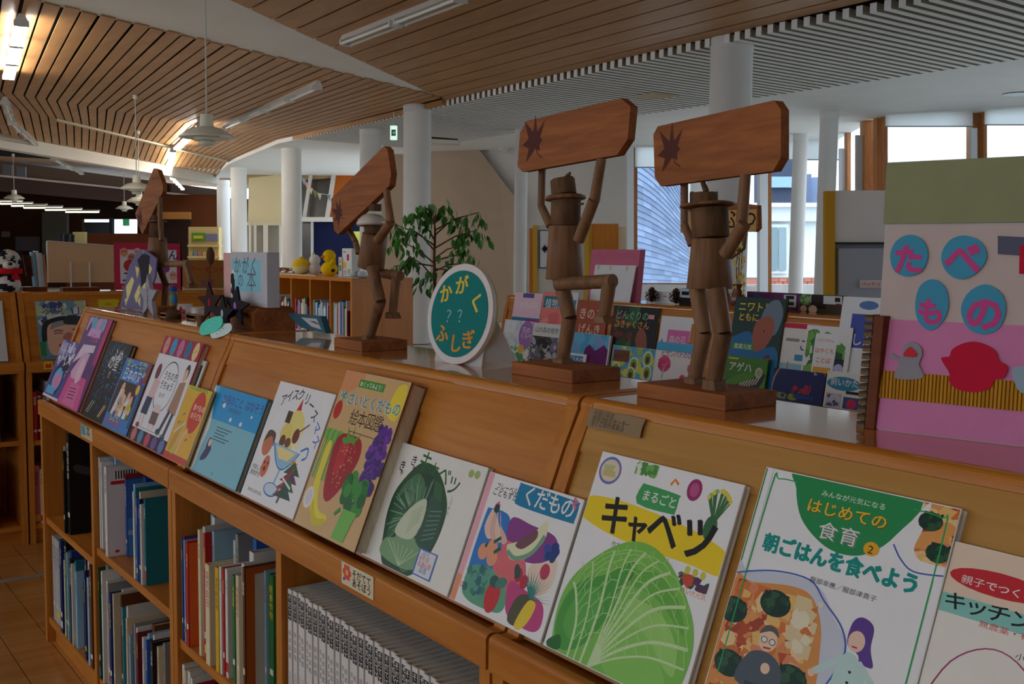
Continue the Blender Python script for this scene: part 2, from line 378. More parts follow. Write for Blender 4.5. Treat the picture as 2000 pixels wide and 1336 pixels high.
# round white columns along the edge of the timber ceiling
def column(px, py, wpx, z1, label, d=None, cap=True, dia=None):
    p = Uz(px, py, z1) if d is None else Dp(px, py, d); r = (dia or 0.36) / 2
    t = thing('column', label, 'column', (p.x, p.y, 0), 'round white columns')
    b = (p.x, p.y)
    MB().cyl((*b, 0), (*b, z1 - 0.10), r, r, 28, S(222, 220, 216)).build('shaft', 'paint', t)
    MB().cyl((*b, z1 - 0.10), (*b, z1), r + 0.004, r + 0.004, 28, S(228, 226, 222)).build('capital_ring', 'paint', t)
    return p
column(1430, 76, 85, 3.2, 'thick white round column behind the two largest wooden figures', dia=.385)
column(815, 206, 52, 3.2, 'white round column directly behind the potted tree', dia=.37)
column(569, 283, 39, 3.2, 'white round column to the left of the string of bunting', dia=.37)
column(466, 322, 32, 3.2, 'white round column left of the cream wall panel', dia=.36)
column(436, 352, 24, 3.2, 'palest farthest round column beside the cream notice shelf', dia=.36)
column(724, 258, 42, 3.15, 'white round column behind the exit sign', d=16.2, dia=.34)
column(1620, 218, 34, 3.13, 'slim white column left of the grey locker door', dia=.235)
column(1564, 262, 28, 3.13, 'slimmest white column standing in front of the far window', dia=.225)
column(1018, 330, 24, 3.13, 'slim white column beside the arrow notice board', d=16.0, dia=.2)

# ---- walls that face the viewer: outlines given where they stand
def slab(pts, th, col, name, parent, mat='paint'):                  # pts: (px, py, depth)
    P = [Dp(*p) for p in pts]
    return MB().prism(P, FH * th, col).build(name, mat, parent)
def rect(x0, y0, x1, y1, d, th, col, name, parent, mat='paint', d1=None):
    d1 = d if d1 is None else d1
    return slab([(x0, y0, d), (x1, y0, d1), (x1, y1, d1), (x0, y1, d)], th, col, name, parent, mat)
wr = struct('wall_right')
slab([(838, 292, 19.6), (936, 292, 19.2), (975, 345, 19.0), (1008, 388, 18.8), (1010, 690, 18.8), (838, 690, 19.6)], .15, S(176, 156, 136), 'beige_panel', wr)
slab([(900, 284, 19.5), (1240, 268, 18.3), (1240, 690, 18.3), (900, 690, 19.5)], .12, S(216, 210, 204), 'white_panel', wr)
rect(735, 280, 850, 690, 20.2, .1, S(170, 150, 130), 'beige_panel', wr)
rect(1350, 285, 1440, 690, 18.2, .2, S(216, 212, 208), 'white_pier', wr)
rect(1225, 285, 1238, 690, 18.0, .2, S(225, 226, 228), 'white_pier', wr)
rect(1484, 262, 1500, 690, 17.2, .2, S(225, 226, 228), 'white_pier', wr)
rect(1225, 556, 1625, 690, 18.0, .2, S(212, 208, 204), 'sill_wall', wr)
rect(1225, 250, 1620, 287, 18.0, .1, S(222, 222, 218), 'lintel', wr)

# windows: opening, timber frame, glass, roller blind half way down
def window(n, x0, x1, ytop, yblind, ysill, d0, d1, frame_left=True, frame_right=False, blind=True):
    t = struct('window_%d' % n); P = lambda x, y, o=0: Dp(x, y, lerp(d0, d1, (x - x0) / (x1 - x0)) + o)
    MB().add([P(x0, ytop, .06), P(x1, ytop, .06), P(x1, ysill, .06), P(x0, ysill, .06)], [(0, 1, 2, 3)]).build('pane', 'glass', t)
    def strip(xa, xb, ya, yb, nm, mt='frame', col=(0.5,) * 3, o=0, th=.12): MB().prism([P(xa, ya, o), P(xb, ya, o), P(xb, yb, o), P(xa, yb, o)], FH * th, col).build(nm, mt, t)
    if frame_left: strip(x0, x0 + 7, ytop, ysill, 'frame_stile')
    if frame_right: strip(x1 - 7, x1, ytop, ysill, 'frame_stile')
    strip(x0, x1, ysill, ysill + 9, 'frame_sill')
    if blind:
        MB().add([P(x0 + 2, ytop, -.08), P(x1, ytop, -.08), P(x1, yblind, -.08), P(x0 + 2, yblind, -.08)], [(0, 1, 2, 3)]).build('roller_blind', 'blind', t)
        strip(x0 + 2, x1, yblind, yblind + 2, 'blind_bar', 'metal', S(120, 130, 132), o=-.085, th=.02)
    return t
window(1, 1238, 1352, 284, 326, 553, 18.3, 18.0)
window(2, 1440, 1486, 262, 312, 580, 17.6, 17.5, False)
window(3, 1500, 1640, 262, 311, 579, 17.3, 16.8)
window(4, 1727, 1900, 216, 246, 700, 14.05, 13.6, True)
window(5, 1921, 2160, 205, 243, 700, 13.55, 12.8, True)
window(6, 2175, 2420, 190, 228, 700, 12.7, 12.0, True)
# oblique bay of blinds between the far and the near windows
wb = struct('wall_bay')
for k, (xa, xb, y0, y1, y2, da, db) in enumerate([(1638, 1655, 245, 298, 690, 16.7, 16.1), (1662, 1689, 222, 272, 690, 15.9, 14.9)]):
    MB().add([Dp(xa, y0, da), Dp(xb, y0 - 8, db), Dp(xb, y1 - 14, db), Dp(xa, y1, da)], [(0, 1, 2, 3)]).build('roller_blind', 'blind', wb)
rect(1655, 235, 1662, 690, 15.9, .15, S(0, 0, 0), 'bay_stile', wb, 'frame')
rect(1689, 217, 1713, 690, 14.5, .2, S(0, 0, 0), 'bay_stile', wb, 'frame')
rect(1640, 290, 1657, 690, 16.0, .05, S(214, 218, 222), 'white_return', wb)
rect(1672, 264, 1697, 690, 14.6, .05, S(206, 208, 210), 'white_return', wb)
rect(1713, 215, 1727, 700, 14.2, .15, S(0, 0, 0), 'bay_stile', wb, 'frame')
rect(1900, 205, 1921, 700, 13.65, .2, S(0, 0, 0), 'bay_stile', wb, 'frame')
rect(1897, 250, 1909, 700, 13.5, .05, S(220, 224, 228), 'white_return', wb)
rect(2160, 195, 2175, 700, 12.8, .2, S(0, 0, 0), 'bay_stile', wb, 'frame')
rect(1713, 560, 2420, 900, 13.9, .2, S(212, 208, 204), 'sill_wall', wb, d1=12.2)

# ---- the far, dark end of the hall
wf = struct('wall_far')
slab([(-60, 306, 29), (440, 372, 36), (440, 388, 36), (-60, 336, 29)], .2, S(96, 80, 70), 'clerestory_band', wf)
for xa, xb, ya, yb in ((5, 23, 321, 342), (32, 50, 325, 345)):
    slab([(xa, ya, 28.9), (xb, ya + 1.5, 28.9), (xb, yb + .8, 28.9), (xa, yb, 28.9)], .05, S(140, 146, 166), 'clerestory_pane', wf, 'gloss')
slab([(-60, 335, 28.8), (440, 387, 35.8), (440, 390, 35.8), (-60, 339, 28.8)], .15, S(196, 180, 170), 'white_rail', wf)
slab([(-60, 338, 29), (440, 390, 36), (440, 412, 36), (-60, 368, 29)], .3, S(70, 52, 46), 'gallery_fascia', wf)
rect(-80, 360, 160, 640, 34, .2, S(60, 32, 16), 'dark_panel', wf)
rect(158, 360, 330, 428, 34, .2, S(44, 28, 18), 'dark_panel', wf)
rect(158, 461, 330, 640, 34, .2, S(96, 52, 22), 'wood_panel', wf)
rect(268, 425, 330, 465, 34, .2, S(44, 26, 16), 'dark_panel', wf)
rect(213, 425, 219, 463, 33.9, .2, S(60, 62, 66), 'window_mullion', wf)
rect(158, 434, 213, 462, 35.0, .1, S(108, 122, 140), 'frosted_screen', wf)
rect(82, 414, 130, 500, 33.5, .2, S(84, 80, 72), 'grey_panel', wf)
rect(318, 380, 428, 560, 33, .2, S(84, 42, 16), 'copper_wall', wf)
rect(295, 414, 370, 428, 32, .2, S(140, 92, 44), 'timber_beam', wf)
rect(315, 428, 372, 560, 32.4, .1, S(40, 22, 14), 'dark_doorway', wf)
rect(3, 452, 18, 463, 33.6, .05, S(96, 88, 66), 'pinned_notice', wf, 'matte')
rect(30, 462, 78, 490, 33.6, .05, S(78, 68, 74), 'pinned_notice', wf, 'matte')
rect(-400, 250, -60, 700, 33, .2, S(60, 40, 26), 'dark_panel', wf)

# ---- end wall between the far columns and the beige wall: cream panel, doors, slanted glazing
wc = struct('wall_center')
slab([(486, 348, 25.5), (560, 339, 25.5), (560, 436, 25.5), (484, 434, 25.5)], .1, S(216, 200, 160), 'cream_panel', wc)
slab([(480, 330, 26), (700, 318, 26), (700, 345, 26), (480, 356, 26)], .2, S(176, 150, 112), 'bulkhead', wc)
rect(482, 434, 560, 440, 25.4, .1, S(206, 196, 170), 'door_head', wc)
for xa in (486, 496, 514, 518, 545): rect(xa, 440, xa + 4, 620, 25.4, .08, S(214, 208, 192), 'door_post', wc)
rect(484, 440, 550, 620, 25.8, .05, S(150, 140, 128), 'door_glass', wc, 'gloss')
rect(588, 338, 700, 427, 26.2, .1, S(78, 68, 62), 'glazing', wc, 'gloss')
slab([(654, 338, 25.9), (700, 338, 25.9), (700, 427, 25.9), (640, 427, 25.9)], .1, S(176, 92, 30), 'orange_panel', wc)
slab([(648, 338, 25.8), (656, 338, 25.8), (642, 427, 25.8), (634, 427, 25.8)], .1, S(206, 200, 190), 'slanted_mullion', wc)
slab([(604, 338, 25.8), (610, 338, 25.8), (596, 427, 25.8), (590, 427, 25.8)], .1, S(206, 200, 190), 'slanted_mullion', wc)
rect(588, 424, 700, 433, 25.7, .15, S(214, 208, 198), 'rail', wc)
rect(588, 433, 608, 620, 25.9, .1, S(38, 38, 42), 'dark_pane', wc, 'gloss')
rect(607, 433, 611, 620, 25.7, .1, S(190, 186, 180), 'post', wc)
rect(611, 433, 740, 620, 25.9, .1, S(20, 26, 62), 'navy_board', wc)
rect(700, 300, 740, 440, 26.0, .1, S(150, 132, 112), 'bulkhead', wc)

# ---- behind the viewer: a wall of tall windows, and plain side walls
wn = struct('wall_near')
MB().box((-42, -6.1, 0), (8, -6, 1.3), S(214, 208, 198)).build('sill_wall', 'paint', wn)
MB().box((-42, -6.1, 3.15), (8, -6, 3.42), S(214, 208, 198)).build('lintel', 'paint', wn)
for k in range(13):
    x = -20 + k * 2.08
    MB().box((x, -6.1, .95), (x + .14, -6.0, 3.15), S(200, 150, 96)).build('window_post', 'frame', wn)
MB().box((-42, -6.1, 0.95), (-20, -6, 3.15), S(150, 110, 76)).build('wood_wall', 'paint', wn)
MB().box((5.1, -6.1, 0.95), (8, -6, 3.15), S(150, 110, 76)).build('wood_wall', 'paint', wn)
we = struct('wall_side')
MB().box((8, -6.1, 0), (8.1, 16, 3.42), S(206, 200, 192)).build('plain_wall', 'paint', we)
MB().box((-2.0, 13, 0), (8, 13.1, .9), S(206, 200, 192)).build('sill_wall', 'paint', we)
for k in range(6): MB().box((-2 + k * 1.9, 13, .9), (-1.88 + k * 1.9, 13.1, 3.2), S(0, 0, 0)).build('window_post', 'frame', we)
_yw = Dp(240, 440, 42.5).y
for lo, hi in (((-42.1, -6, 0), (-42, _yw - 3, 3.42)), ((-42.1, _yw + 3, 0), (-42, 24, 3.42)), ((-42.1, _yw - 3, 0), (-42, _yw + 3, 1.2)), ((-42.1, _yw - 3, 2.9), (-42, _yw + 3, 3.42))): MB().box(lo, hi, S(60, 36, 22)).build('plain_wall', 'paint', we)

# ================================================================== outdoors, seen through the windows
g = struct('ground'); MB().box((-90, 14, -0.5), (40, 90, -0.1), S(150, 152, 146)).build('paving', 'paint', g)
sb = thing('shingled_building', 'curved grey building clad in rows of slates outside the window', 'building', Dp(1280, 600, 34))
for k in range(34):                                                  # overlapping slate courses sweeping downhill to the right
    z = 0.2 + k * 0.19; pts = []
    R0 = 9 - 0.10 * k
    for j in range(15):
        a = j / 14.0 * (1.0 - .42 * max(0, k - 12) / 22); x = 1190 + a * 190; d = 30 + 6 * a * a
        p = Dp(x, 500, d); drop = 2.9 * a ** 2.2
        pts.append(Vector((p.x, p.y, max(z - drop * (k / 34.0) * 1.6, -0.3 + 0.05 * k))))
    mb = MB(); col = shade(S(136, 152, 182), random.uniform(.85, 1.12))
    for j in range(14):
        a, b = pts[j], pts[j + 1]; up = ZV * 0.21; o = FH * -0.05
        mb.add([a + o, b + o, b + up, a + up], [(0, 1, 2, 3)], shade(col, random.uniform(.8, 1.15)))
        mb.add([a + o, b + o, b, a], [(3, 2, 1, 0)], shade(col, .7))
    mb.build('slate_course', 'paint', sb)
hb = thing('white_house', 'white rendered building with brick base seen behind the slim column', 'building', Dp(1560, 600, 40))
def hrect(x0, y0, x1, y1, d, th, col, nm, par=None, mat='paint'): return rect(x0, y0, x1, y1, d, th, col, nm, par or hb, mat)
hrect(1430, 405, 1640, 545, 40, .3, S(240, 242, 244), 'wall'); hrect(1430, 542, 1640, 640, 40, .3, S(196, 130, 112), 'brick_base')
for r_ in range(5):
    for c_ in range(9):
        x = 1490 + c_ * 16 + (8 if r_ % 2 else 0); hrect(x, 544 + r_ * 7, x + 14.5, 550 + r_ * 7, 39.95, .06, shade(S(206, 134, 112), random.uniform(.85, 1.1)), 'brick')
hrect(1425, 424, 1645, 432, 39.6, .6, S(226, 230, 232), 'cornice'); hrect(1425, 396, 1645, 404, 39.6, .6, S(236, 240, 244), 'parapet')
wn_ = hrect(1494, 438, 1540, 534, 39.8, .1, S(246, 248, 250), 'window'); hrect(1500, 444, 1518, 528, 39.7, .05, S(120, 144, 150), 'sash', None, 'gloss'); hrect(1521, 444, 1536, 528, 39.7, .05, S(140, 160, 166), 'sash', None, 'gloss')
db = thing('dark_apartment_block', 'dark bluish apartment block above the white building outside', 'building', Dp(1530, 500, 60))
rect(1496, 312, 1560, 560, 60, 3, S(74, 82, 100), 'wall', db); rect(1500, 345, 1556, 366, 59.6, .3, S(160, 190, 236), 'balcony_front', db)
rect(1556, 340, 1585, 560, 64, 2, S(120, 132, 160), 'wing', db); rect(1588, 346, 1612, 560, 66, 2, S(132, 146, 178), 'wing', db)
hl = thing('far_ridge', 'pale hazy line of hills beyond the large window', 'hill', Dp(1850, 400, 150))
mb = MB(); tops = [(1700, 302), (1760, 300), (1830, 299), (1900, 298), (1960, 292), (2050, 288), (2200, 286), (2400, 290)]
mb.prism([Dp(x, y, 150) for x, y in tops] + [Dp(2400, 620, 150), Dp(1700, 620, 150)], FH * 8, S(214, 222, 230)); mb.build('ridge', 'paint', hl)

# ================================================================== lamps
def batten(a, b, label, lit, group, tubes=1, far=None):             # surface fluorescent batten
    a, b = Vector(a), Vector(b); d = (b - a); L = d.length; u = d.normalized(); s_ = Vector((-u.y, u.x, 0)); z = ZC
    t = thing('fluorescent_light', label, 'ceiling light', (a + b) / 2, group)
    o = Vector((a.x, a.y, z - .055)) - s_ * .05
    MB().prism([o, o + s_ * .1, o + s_ * .07 + ZV * .055, o + s_ * .03 + ZV * .055], u * L, S(222, 220, 214)).build('housing', 'gloss', t)
    n = max(1, round(L / 1.25))
    for k in range(n):
        p = Vector((a.x, a.y, z - .085)) + u * (L * (k + .04) / n); q = Vector((a.x, a.y, z - .085)) + u * (L * (k + .96) / n)
        for sd in ((0,) if tubes == 1 else (-.045, .045)):
            MB().cyl(p + s_ * sd, q + s_ * sd, .015, .015, 8, S(228, 228, 222)).build('tube', (far or 'tube') if lit else 'gloss', t)
        for e in (p, q): MB().ob(e - s_ * .06 - u * .012 - ZV * .016, s_ * .12, u * .024, ZV * .05, S(212, 210, 204)).build('lamp_holder', 'gloss', t)
    return t
V2 = lambda px, py: Uz(px, py, 3.15)
batten(V2(672, 80), V2(905, -10), 'unlit twin fluorescent batten on the timber ceiling at the top', False, None, 2)
batten(V2(440, 247), V2(622, 166), 'unlit fluorescent batten right of the nearest pendant lamp', False, None, 1)
batten(V2(42, 38), V2(16, 148), 'glaring lit fluorescent batten in the upper left corner', True, None, 2)
batten(V2(392, 243), V2(345, 288), 'lit fluorescent batten glowing behind the nearest pendant lamp', True, None, 2)
batten(V2(338, 292), V2(330, 334), 'lit fluorescent batten left of and beyond the nearest pendant', True, None, 2)
batten(V2(331, 342), V2(357, 368), 'farthest lit fluorescent batten above the smallest wooden figure', True, None, 1)
batten((-4.7, -1.0, 3.15), (-2.2, -1.1, 3.15), 'added unseen lit fluorescent batten over the aisle before the left cabinets', True, None, 1, 'tubeadded')  # added out of view to brighten the left cabinets and shelf front
batten((-1.9, -1.1, 3.15), (.6, -1.2, 3.15), 'added unseen lit fluorescent batten over the aisle behind the viewer', True, None, 1, 'tubeadded')  # added out of view for a highlight along the shelf edge
batten(V2(10, 196), V2(22, 232), 'dark unlit batten at the left edge of the timber ceiling', False, None, 1)
batten(V2(22, 238), V2(80, 290), 'unlit batten crossing the left ceiling fold diagonally', False, None, 1)
batten(V2(103, 309), V2(160, 338), 'unlit batten beyond the white ring beam', False, None, 1)
for k, (xa, xb, y) in enumerate([(-10, 42, 393), (0, 62, 397), (22, 90, 401), (46, 120, 404.5), (88, 158, 409), (128, 192, 413)]):
    P, Q = Dp(xa, y, 30), Dp(xb, y, 30)
    t = thing('gallery_light', '%s dim strip light under the far dark gallery' % ('nearest', 'second', 'third', 'fourth', 'fifth', 'farthest')[k], 'ceiling light', P, 'strip lights under the gallery')
    MB().ob(P, Q - P, FH * .12, ZV * .05, S(200, 196, 180)).build('housing', 'gloss', t); MB().ob(P - ZV * .035, Q - P, FH * .05, ZV * .034, S(230, 226, 200)).build('tube', 'tubefar', t)

def pendant(px, py, d, r, label, ztop=3.18):                         # layered metal shades on a cord
    c = Dp(px, py, d); t = thing('pendant_lamp', label, 'pendant lamp', c, 'layered white pendant lamps')
    w_ = S(238, 234, 212)
    MB().cyl((c.x, c.y, c.z + .18), (c.x, c.y, ztop), .007, .007, 6, S(214, 212, 200)).build('cord', 'matte', t)
    MB().cyl((c.x, c.y, ztop - .03), (c.x, c.y, ztop + .03), .03, .03, 10, w_).build('ceiling_rose', 'gloss', t)
    MB().cyl((c.x, c.y, c.z + .085), (c.x, c.y, c.z + .19), .055 * r / .21, .05 * r / .21, 16, w_).build('socket_cup', 'gloss', t)
    q = r / .21
    MB().lathe([(.05 * q, .10), (.12 * q, .085), (.21 * q, .025), (.212 * q, .012), (.205 * q, .012), (.11 * q, .07), (.05 * q, .085)], c, 32, w_).build('upper_shade', 'gloss', t)
    MB().lathe([(.06 * q, .05), (.095 * q, .035), (.10 * q, -.008), (.092 * q, -.008), (.055 * q, .03)], c, 28, shade(w_, .9)).build('middle_shade', 'gloss', t)
    MB().lathe([(.035 * q, .0), (.062 * q, -.012), (.062 * q, -.045), (.05 * q, -.048), (.0, -.05)], c, 24, shade(w_, .85)).build('lower_shade', 'gloss', t)
    return t
pendant(404, 273, 8.0, .205, 'large layered white pendant lamp nearest the viewer')
pendant(267, 372, 13.5, .205, 'pendant lamp hanging beside the tilted board of the smallest figure')
pendant(272, 396, 17.5, .20, 'pendant lamp half hidden behind the smallest figure\'s tilted board')
pendant(243, 409, 25, .20, 'tiny pendant lamp left of the smallest figure, above the bright window')
pendant(28, 389, 22, .20, 'small pendant lamp at the far left edge above the dark wall')

# exit signs, ceiling fittings
t = thing('exit_sign', 'lit green and white exit sign hanging left of the white column', 'exit sign', Dp(768, 260, 14.2))
P = Dp(762, 273, 14.2); MB().ob(P, RH * .092, FH * .05, ZV * .19, S(225, 235, 228)).build('sign_box', 'exit', t)
a = Art(.092, .19); a.rect(.18, .28, .82, .72, S(20, 150, 80)); a.poly([(.3, .5), (.55, .38), (.55, .62)], WHITE); a.rect(.5, .44, .75, .56, WHITE)
a.mesh(P - FH * .001, RH, ZV, -FH).build('arrow_print', 'print', t)
MB().cyl(P + RH * .046 + ZV * .19 + FH * .02, P + RH * .046 + ZV * .38 + FH * .02, .008, None, 6, S(200, 200, 196)).build('hanger', 'metal', t)
t = thing('exit_sign', 'tiny green exit sign glowing at the far left window', 'exit sign', Dp(246, 434, 31)); P = Dp(240, 441, 31)
MB().ob(P, RH * .18, FH * .05, ZV * .2, S(60, 190, 130)).build('sign_box', 'gloss', t)
t = thing('ceiling_vent', 'brownish square vent set in the white louvres', 'ceiling vent', Uz(1283, 187, 3.12)); c = Uz(1283, 187, 3.12)
mb = MB(); s_ = .19
for k in range(4): mb.box((c.x - s_ + k * .03, c.y - s_ + k * .03, 3.112 - k * .004), (c.x + s_ - k * .03, c.y + s_ - k * .03, 3.122 - k * .004), shade(S(206, 190, 150), 1 - .12 * (k % 2)))
mb.build('diffuser', 'paint', t)
t = thing('smoke_detector', 'small round smoke detector on the white ceiling left of the carved board', 'smoke detector', Uz(985, 290, 3.12)); c = Uz(985, 290, 3.12)
MB().lathe([(.0, -.07), (.08, -.06), (.11, -.02), (.12, .01)], c, 18, S(206, 200, 190)).build('dome', 'gloss', t)
t = thing('downlight', 'dark recessed downlight in the white soffit at the right edge', 'downlight', Uz(1986, 184, 3.125)); c = Uz(1986, 184, 3.125)
MB().lathe([(.155, -.002), (.14, -.004), (.12, .0)], c, 20, S(60, 60, 62)).build('trim_ring', 'gloss', t); MB().cyl(c - ZV * .004, c - ZV * .002, .148, .148, 20, S(12, 14, 18)).build('reflector', 'gloss', t)
t = thing('slim_batten', 'slim white ceiling light bar right of the tree column', 'ceiling light', Dp(868, 272, 15))
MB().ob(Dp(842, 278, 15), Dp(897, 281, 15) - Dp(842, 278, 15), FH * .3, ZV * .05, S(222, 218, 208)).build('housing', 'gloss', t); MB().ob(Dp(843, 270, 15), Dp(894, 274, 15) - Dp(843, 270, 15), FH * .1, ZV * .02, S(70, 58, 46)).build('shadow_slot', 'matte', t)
# ================================================================== display shelving
# cross-section, q = distance behind the front lip, z = height; the upper face leans back to hold books face out
SQ, SZ = 0.368, 0.930                                                # slope direction of the leaning face (q, z)
QA, ZA = 0.0352, 0.757                                               # foot of the leaning panel
ZTOP, ZLEDGE, DEPTH = 1.037, 0.757, 0.328
class Frame:
    def __init__(s, O, U, Q, sq=SQ, sz=SZ, qa=QA): s.O, s.U, s.Q, s.sq, s.sz, s.qa = Vector(O), Vector(U), Vector(Q), sq, sz, qa
    def P(s, u, q, z): return s.O + s.U * u + s.Q * q + ZV * z
    def slope(s): return s.Q * s.sq + ZV * s.sz
    def normal(s): return s.Q * -s.sz + ZV * s.sq
def arc(cq, cz, r, a0, a1, n=6): return [(cq + r * math.cos(math.radians(a0 + (a1 - a0) * k / n)), cz + r * math.sin(math.radians(a0 + (a1 - a0) * k / n))) for k in range(n + 1)]
def unit(F, L, label, dividers, shelves, group='beech display shelving units', ax='X', panel=None):
    t = thing('display_shelf', label, 'bookshelf', F.P(L / 2, DEPTH / 2, 0), group)
    ex = lambda prof, u0, u1: MB().prism([F.P(u0, q, z) for q, z in prof], F.U * (u1 - u0))
    QA, SQ, SZ = F.qa, F.sq, F.sz
    al, ac = ('shelfX', 'shelfY') if ax == 'X' else ('shelfY', 'shelfX')
    tl = 'topX'
    zt = 0.985; qt = QA + (zt - ZA) * SQ / SZ
    qn = QA + (1.022 - ZA) * SQ / SZ + .0105; na = arc(qn, 1.025, .012, 194, 90, 8); nose = na + [(DEPTH, ZTOP), (DEPTH, ZTOP - .022), (qn + .016, ZTOP - .022), (qn + .006, na[0][1])]
    rail = [(qt - .0065, zt - .012), (na[0][0], na[0][1] - .0004), (na[0][0] + .014, na[0][1] - .0004), (qt + .0075, zt - .012)]
    side = [(.006, 0), (.006, ZLEDGE - .002), (QA - .008, ZLEDGE - .002), (qt - .010, zt - .012)] + arc(qn, 1.0245, .0125, 194, 90, 5) + [(DEPTH, 1.0365), (DEPTH, 0)]
    for u0 in (0, L - .022): ex(side, u0, u0 + .022).build('side_panel', 'shelfZ', t, bevel=.0015)
    ex(nose, .0225, L - .0225).build('top_board', tl, t); ex(rail, .0225, L - .0225).build('upper_rail', panel or al, t)
    ex([(QA, ZA - .004), (qt - .004, zt - .0125), (qt + .010, zt - .0165), (QA + .014, ZA - .008)], .0225, L - .0225).build('sloping_panel', panel or al, t)
    lip = arc(.008, ZLEDGE - .008, .008, 180, 90, 5) + arc(.012, ZLEDGE - .006, .006, 90, 0, 3) + [(.018, .712), (0, .712)]
    ex(lip, .0, L).build('front_rail', al, t)
    ex([(.0185, .735), (.0185, .748), (QA + .02, .748), (QA + .02, .735)], .0225, L - .0225).build('ledge', al, t)
    ex([(DEPTH - .012, .06), (DEPTH - .012, 1.012), (DEPTH, 1.012), (DEPTH, .06)], .0225, L - .0225).build('back_panel', 'shelfZ', t)
    ex([(.03, 0), (.03, .062), (.045, .062), (.045, 0)], .0225, L - .0225).build('plinth', al, t)
    us = [.022] + [x for d_ in dividers for x in (d_ - .011, d_ + .011)] + [L - .022]
    for d_ in dividers: ex([(.006, .06), (.006, .711), (DEPTH - .0125, .711), (DEPTH - .0125, .06)], d_ - .011, d_ + .011).build('divider', 'shelfZ', t)
    for k in range(len(us) // 2):
        for z in shelves[k]: ex([(.012, z - .02), (.012, z), (DEPTH - .013, z), (DEPTH - .013, z - .02)], us[2 * k] + .0005, us[2 * k + 1] - .0005).build('shelf_board', al, t)
    return t
MAIN = Frame((0, .705, 0), XV, YV)
def unitX(x0, x1, *a, **k): return unit(Frame((x0, .705, 0), XV, YV), x1 - x0, *a, **k)
unitX(-3.415, -2.191, 'long beech display shelf, end unit under the smallest wooden figure', [3.415 - 2.83], [[.08, .395], [.08, .435]])
unitX(-2.187, -1.009, 'long beech display shelf, middle unit under the round green sign', [2.187 - 1.635], [[.08, .39], [.08, .385]])
unitX(-1.003, .19, 'long beech display shelf, nearest unit under the pink picture sign', [1.003 - .40], [[.08, .39], [.08, .39]], panel='tanX')
LEFT = Frame((-4.578, 0, 0), YV, -XV)
unit(Frame((-4.578, -.27, 0), YV, -XV), 1.168, 'beech shelf unit against the left edge below the dog plush', [.58], [[.08, .40], [.08, .435]], ax='Y')
unit(Frame((-4.578, .905, 0), YV, -XV), 1.16, 'beech shelf unit holding the portrait magazine at left', [.58], [[.08, .43], [.08, .43]], ax='Y')
RY = 2.587; RS = (.17, .9854, .082); RACK = Frame((0, RY, 0), XV, YV, *RS)
unit(Frame((-3.745, RY, 0), XV, YV, *RS), 1.16, 'beech display rack across the aisle behind the kicking figure', [.58], [[.08, .4], [.08, .4]])
unit(Frame((-2.58, RY, 0), XV, YV, *RS), 1.17, 'beech display rack across the aisle beside the pink picture sign', [.58], [[.08, .4], [.08, .4]])
print('rack ok')

# ---- books that lean face out on the sloping panels
def sloped(F, px, py, off):                                          # pixel -> (u along the shelf, v up the slope) on the plane 'off' in front of the panel
    n = F.normal(); p = Up(px, py, F.P(0, F.qa, ZA) + n * off, n) - (F.P(0, F.qa, ZA) + n * off)
    return p.dot(F.U), p.dot(F.slope())
def leaning_book(F, TL, TR, t, label, draw, t0=0.001, cover=WHITE, spine=None, cat='book', name='picture_book', mat='print', group=None, hard=True, v0=.002, pages=None):
    u0, v1 = sloped(F, *TL, t0 + t); u1, v2 = sloped(F, *TR, t0 + t); h = (v1 + v2) / 2 - v0; w_ = u1 - u0
    U, V, Nn = F.U, F.slope(), F.normal(); o = F.P(0, F.qa, ZA) + U * u0 + V * v0 + Nn * t0
    tn = thing(name, label, cat, o + U * w_ / 2, group)
    b = .0024 if hard else .0009; ins = .003 if hard else .0004; sp = spine or cover
    mb = MB(); mb.ob(o + Nn * (t - b), U * w_, V * h, Nn * b, cover); mb.ob(o, U * w_, V * h, Nn * b, shade(cover, .95)); mb.ob(o + Nn * b, U * b, V * h, Nn * (t - 2 * b), sp)
    mb.build('cover', mat, tn)
    MB().ob(o + Nn * b + U * b + V * ins, U * (w_ - b - ins), V * (h - 2 * ins), Nn * (t - 2 * b), pages or PAPER).build('page_block', 'pages' if pages is None else 'matte', tn)
    a = Art(w_, h); draw(a); a.mesh(o + Nn * t, U, V, Nn, lift=.00012).build('cover_print', mat, tn)
    return tn
G_FACE = 'books displayed face out on the long shelf'
R_ = random.Random(5)
BL = S(40, 98, 190); RD = S(196, 40, 44); GR = S(46, 140, 66); YL = S(240, 206, 40); PK = S(222, 110, 156); PU = S(110, 62, 150); OR = S(232, 130, 40); TE = S(20, 140, 140); NV = S(30, 36, 84); SK = S(236, 190, 160); GY = S(150, 150, 152)

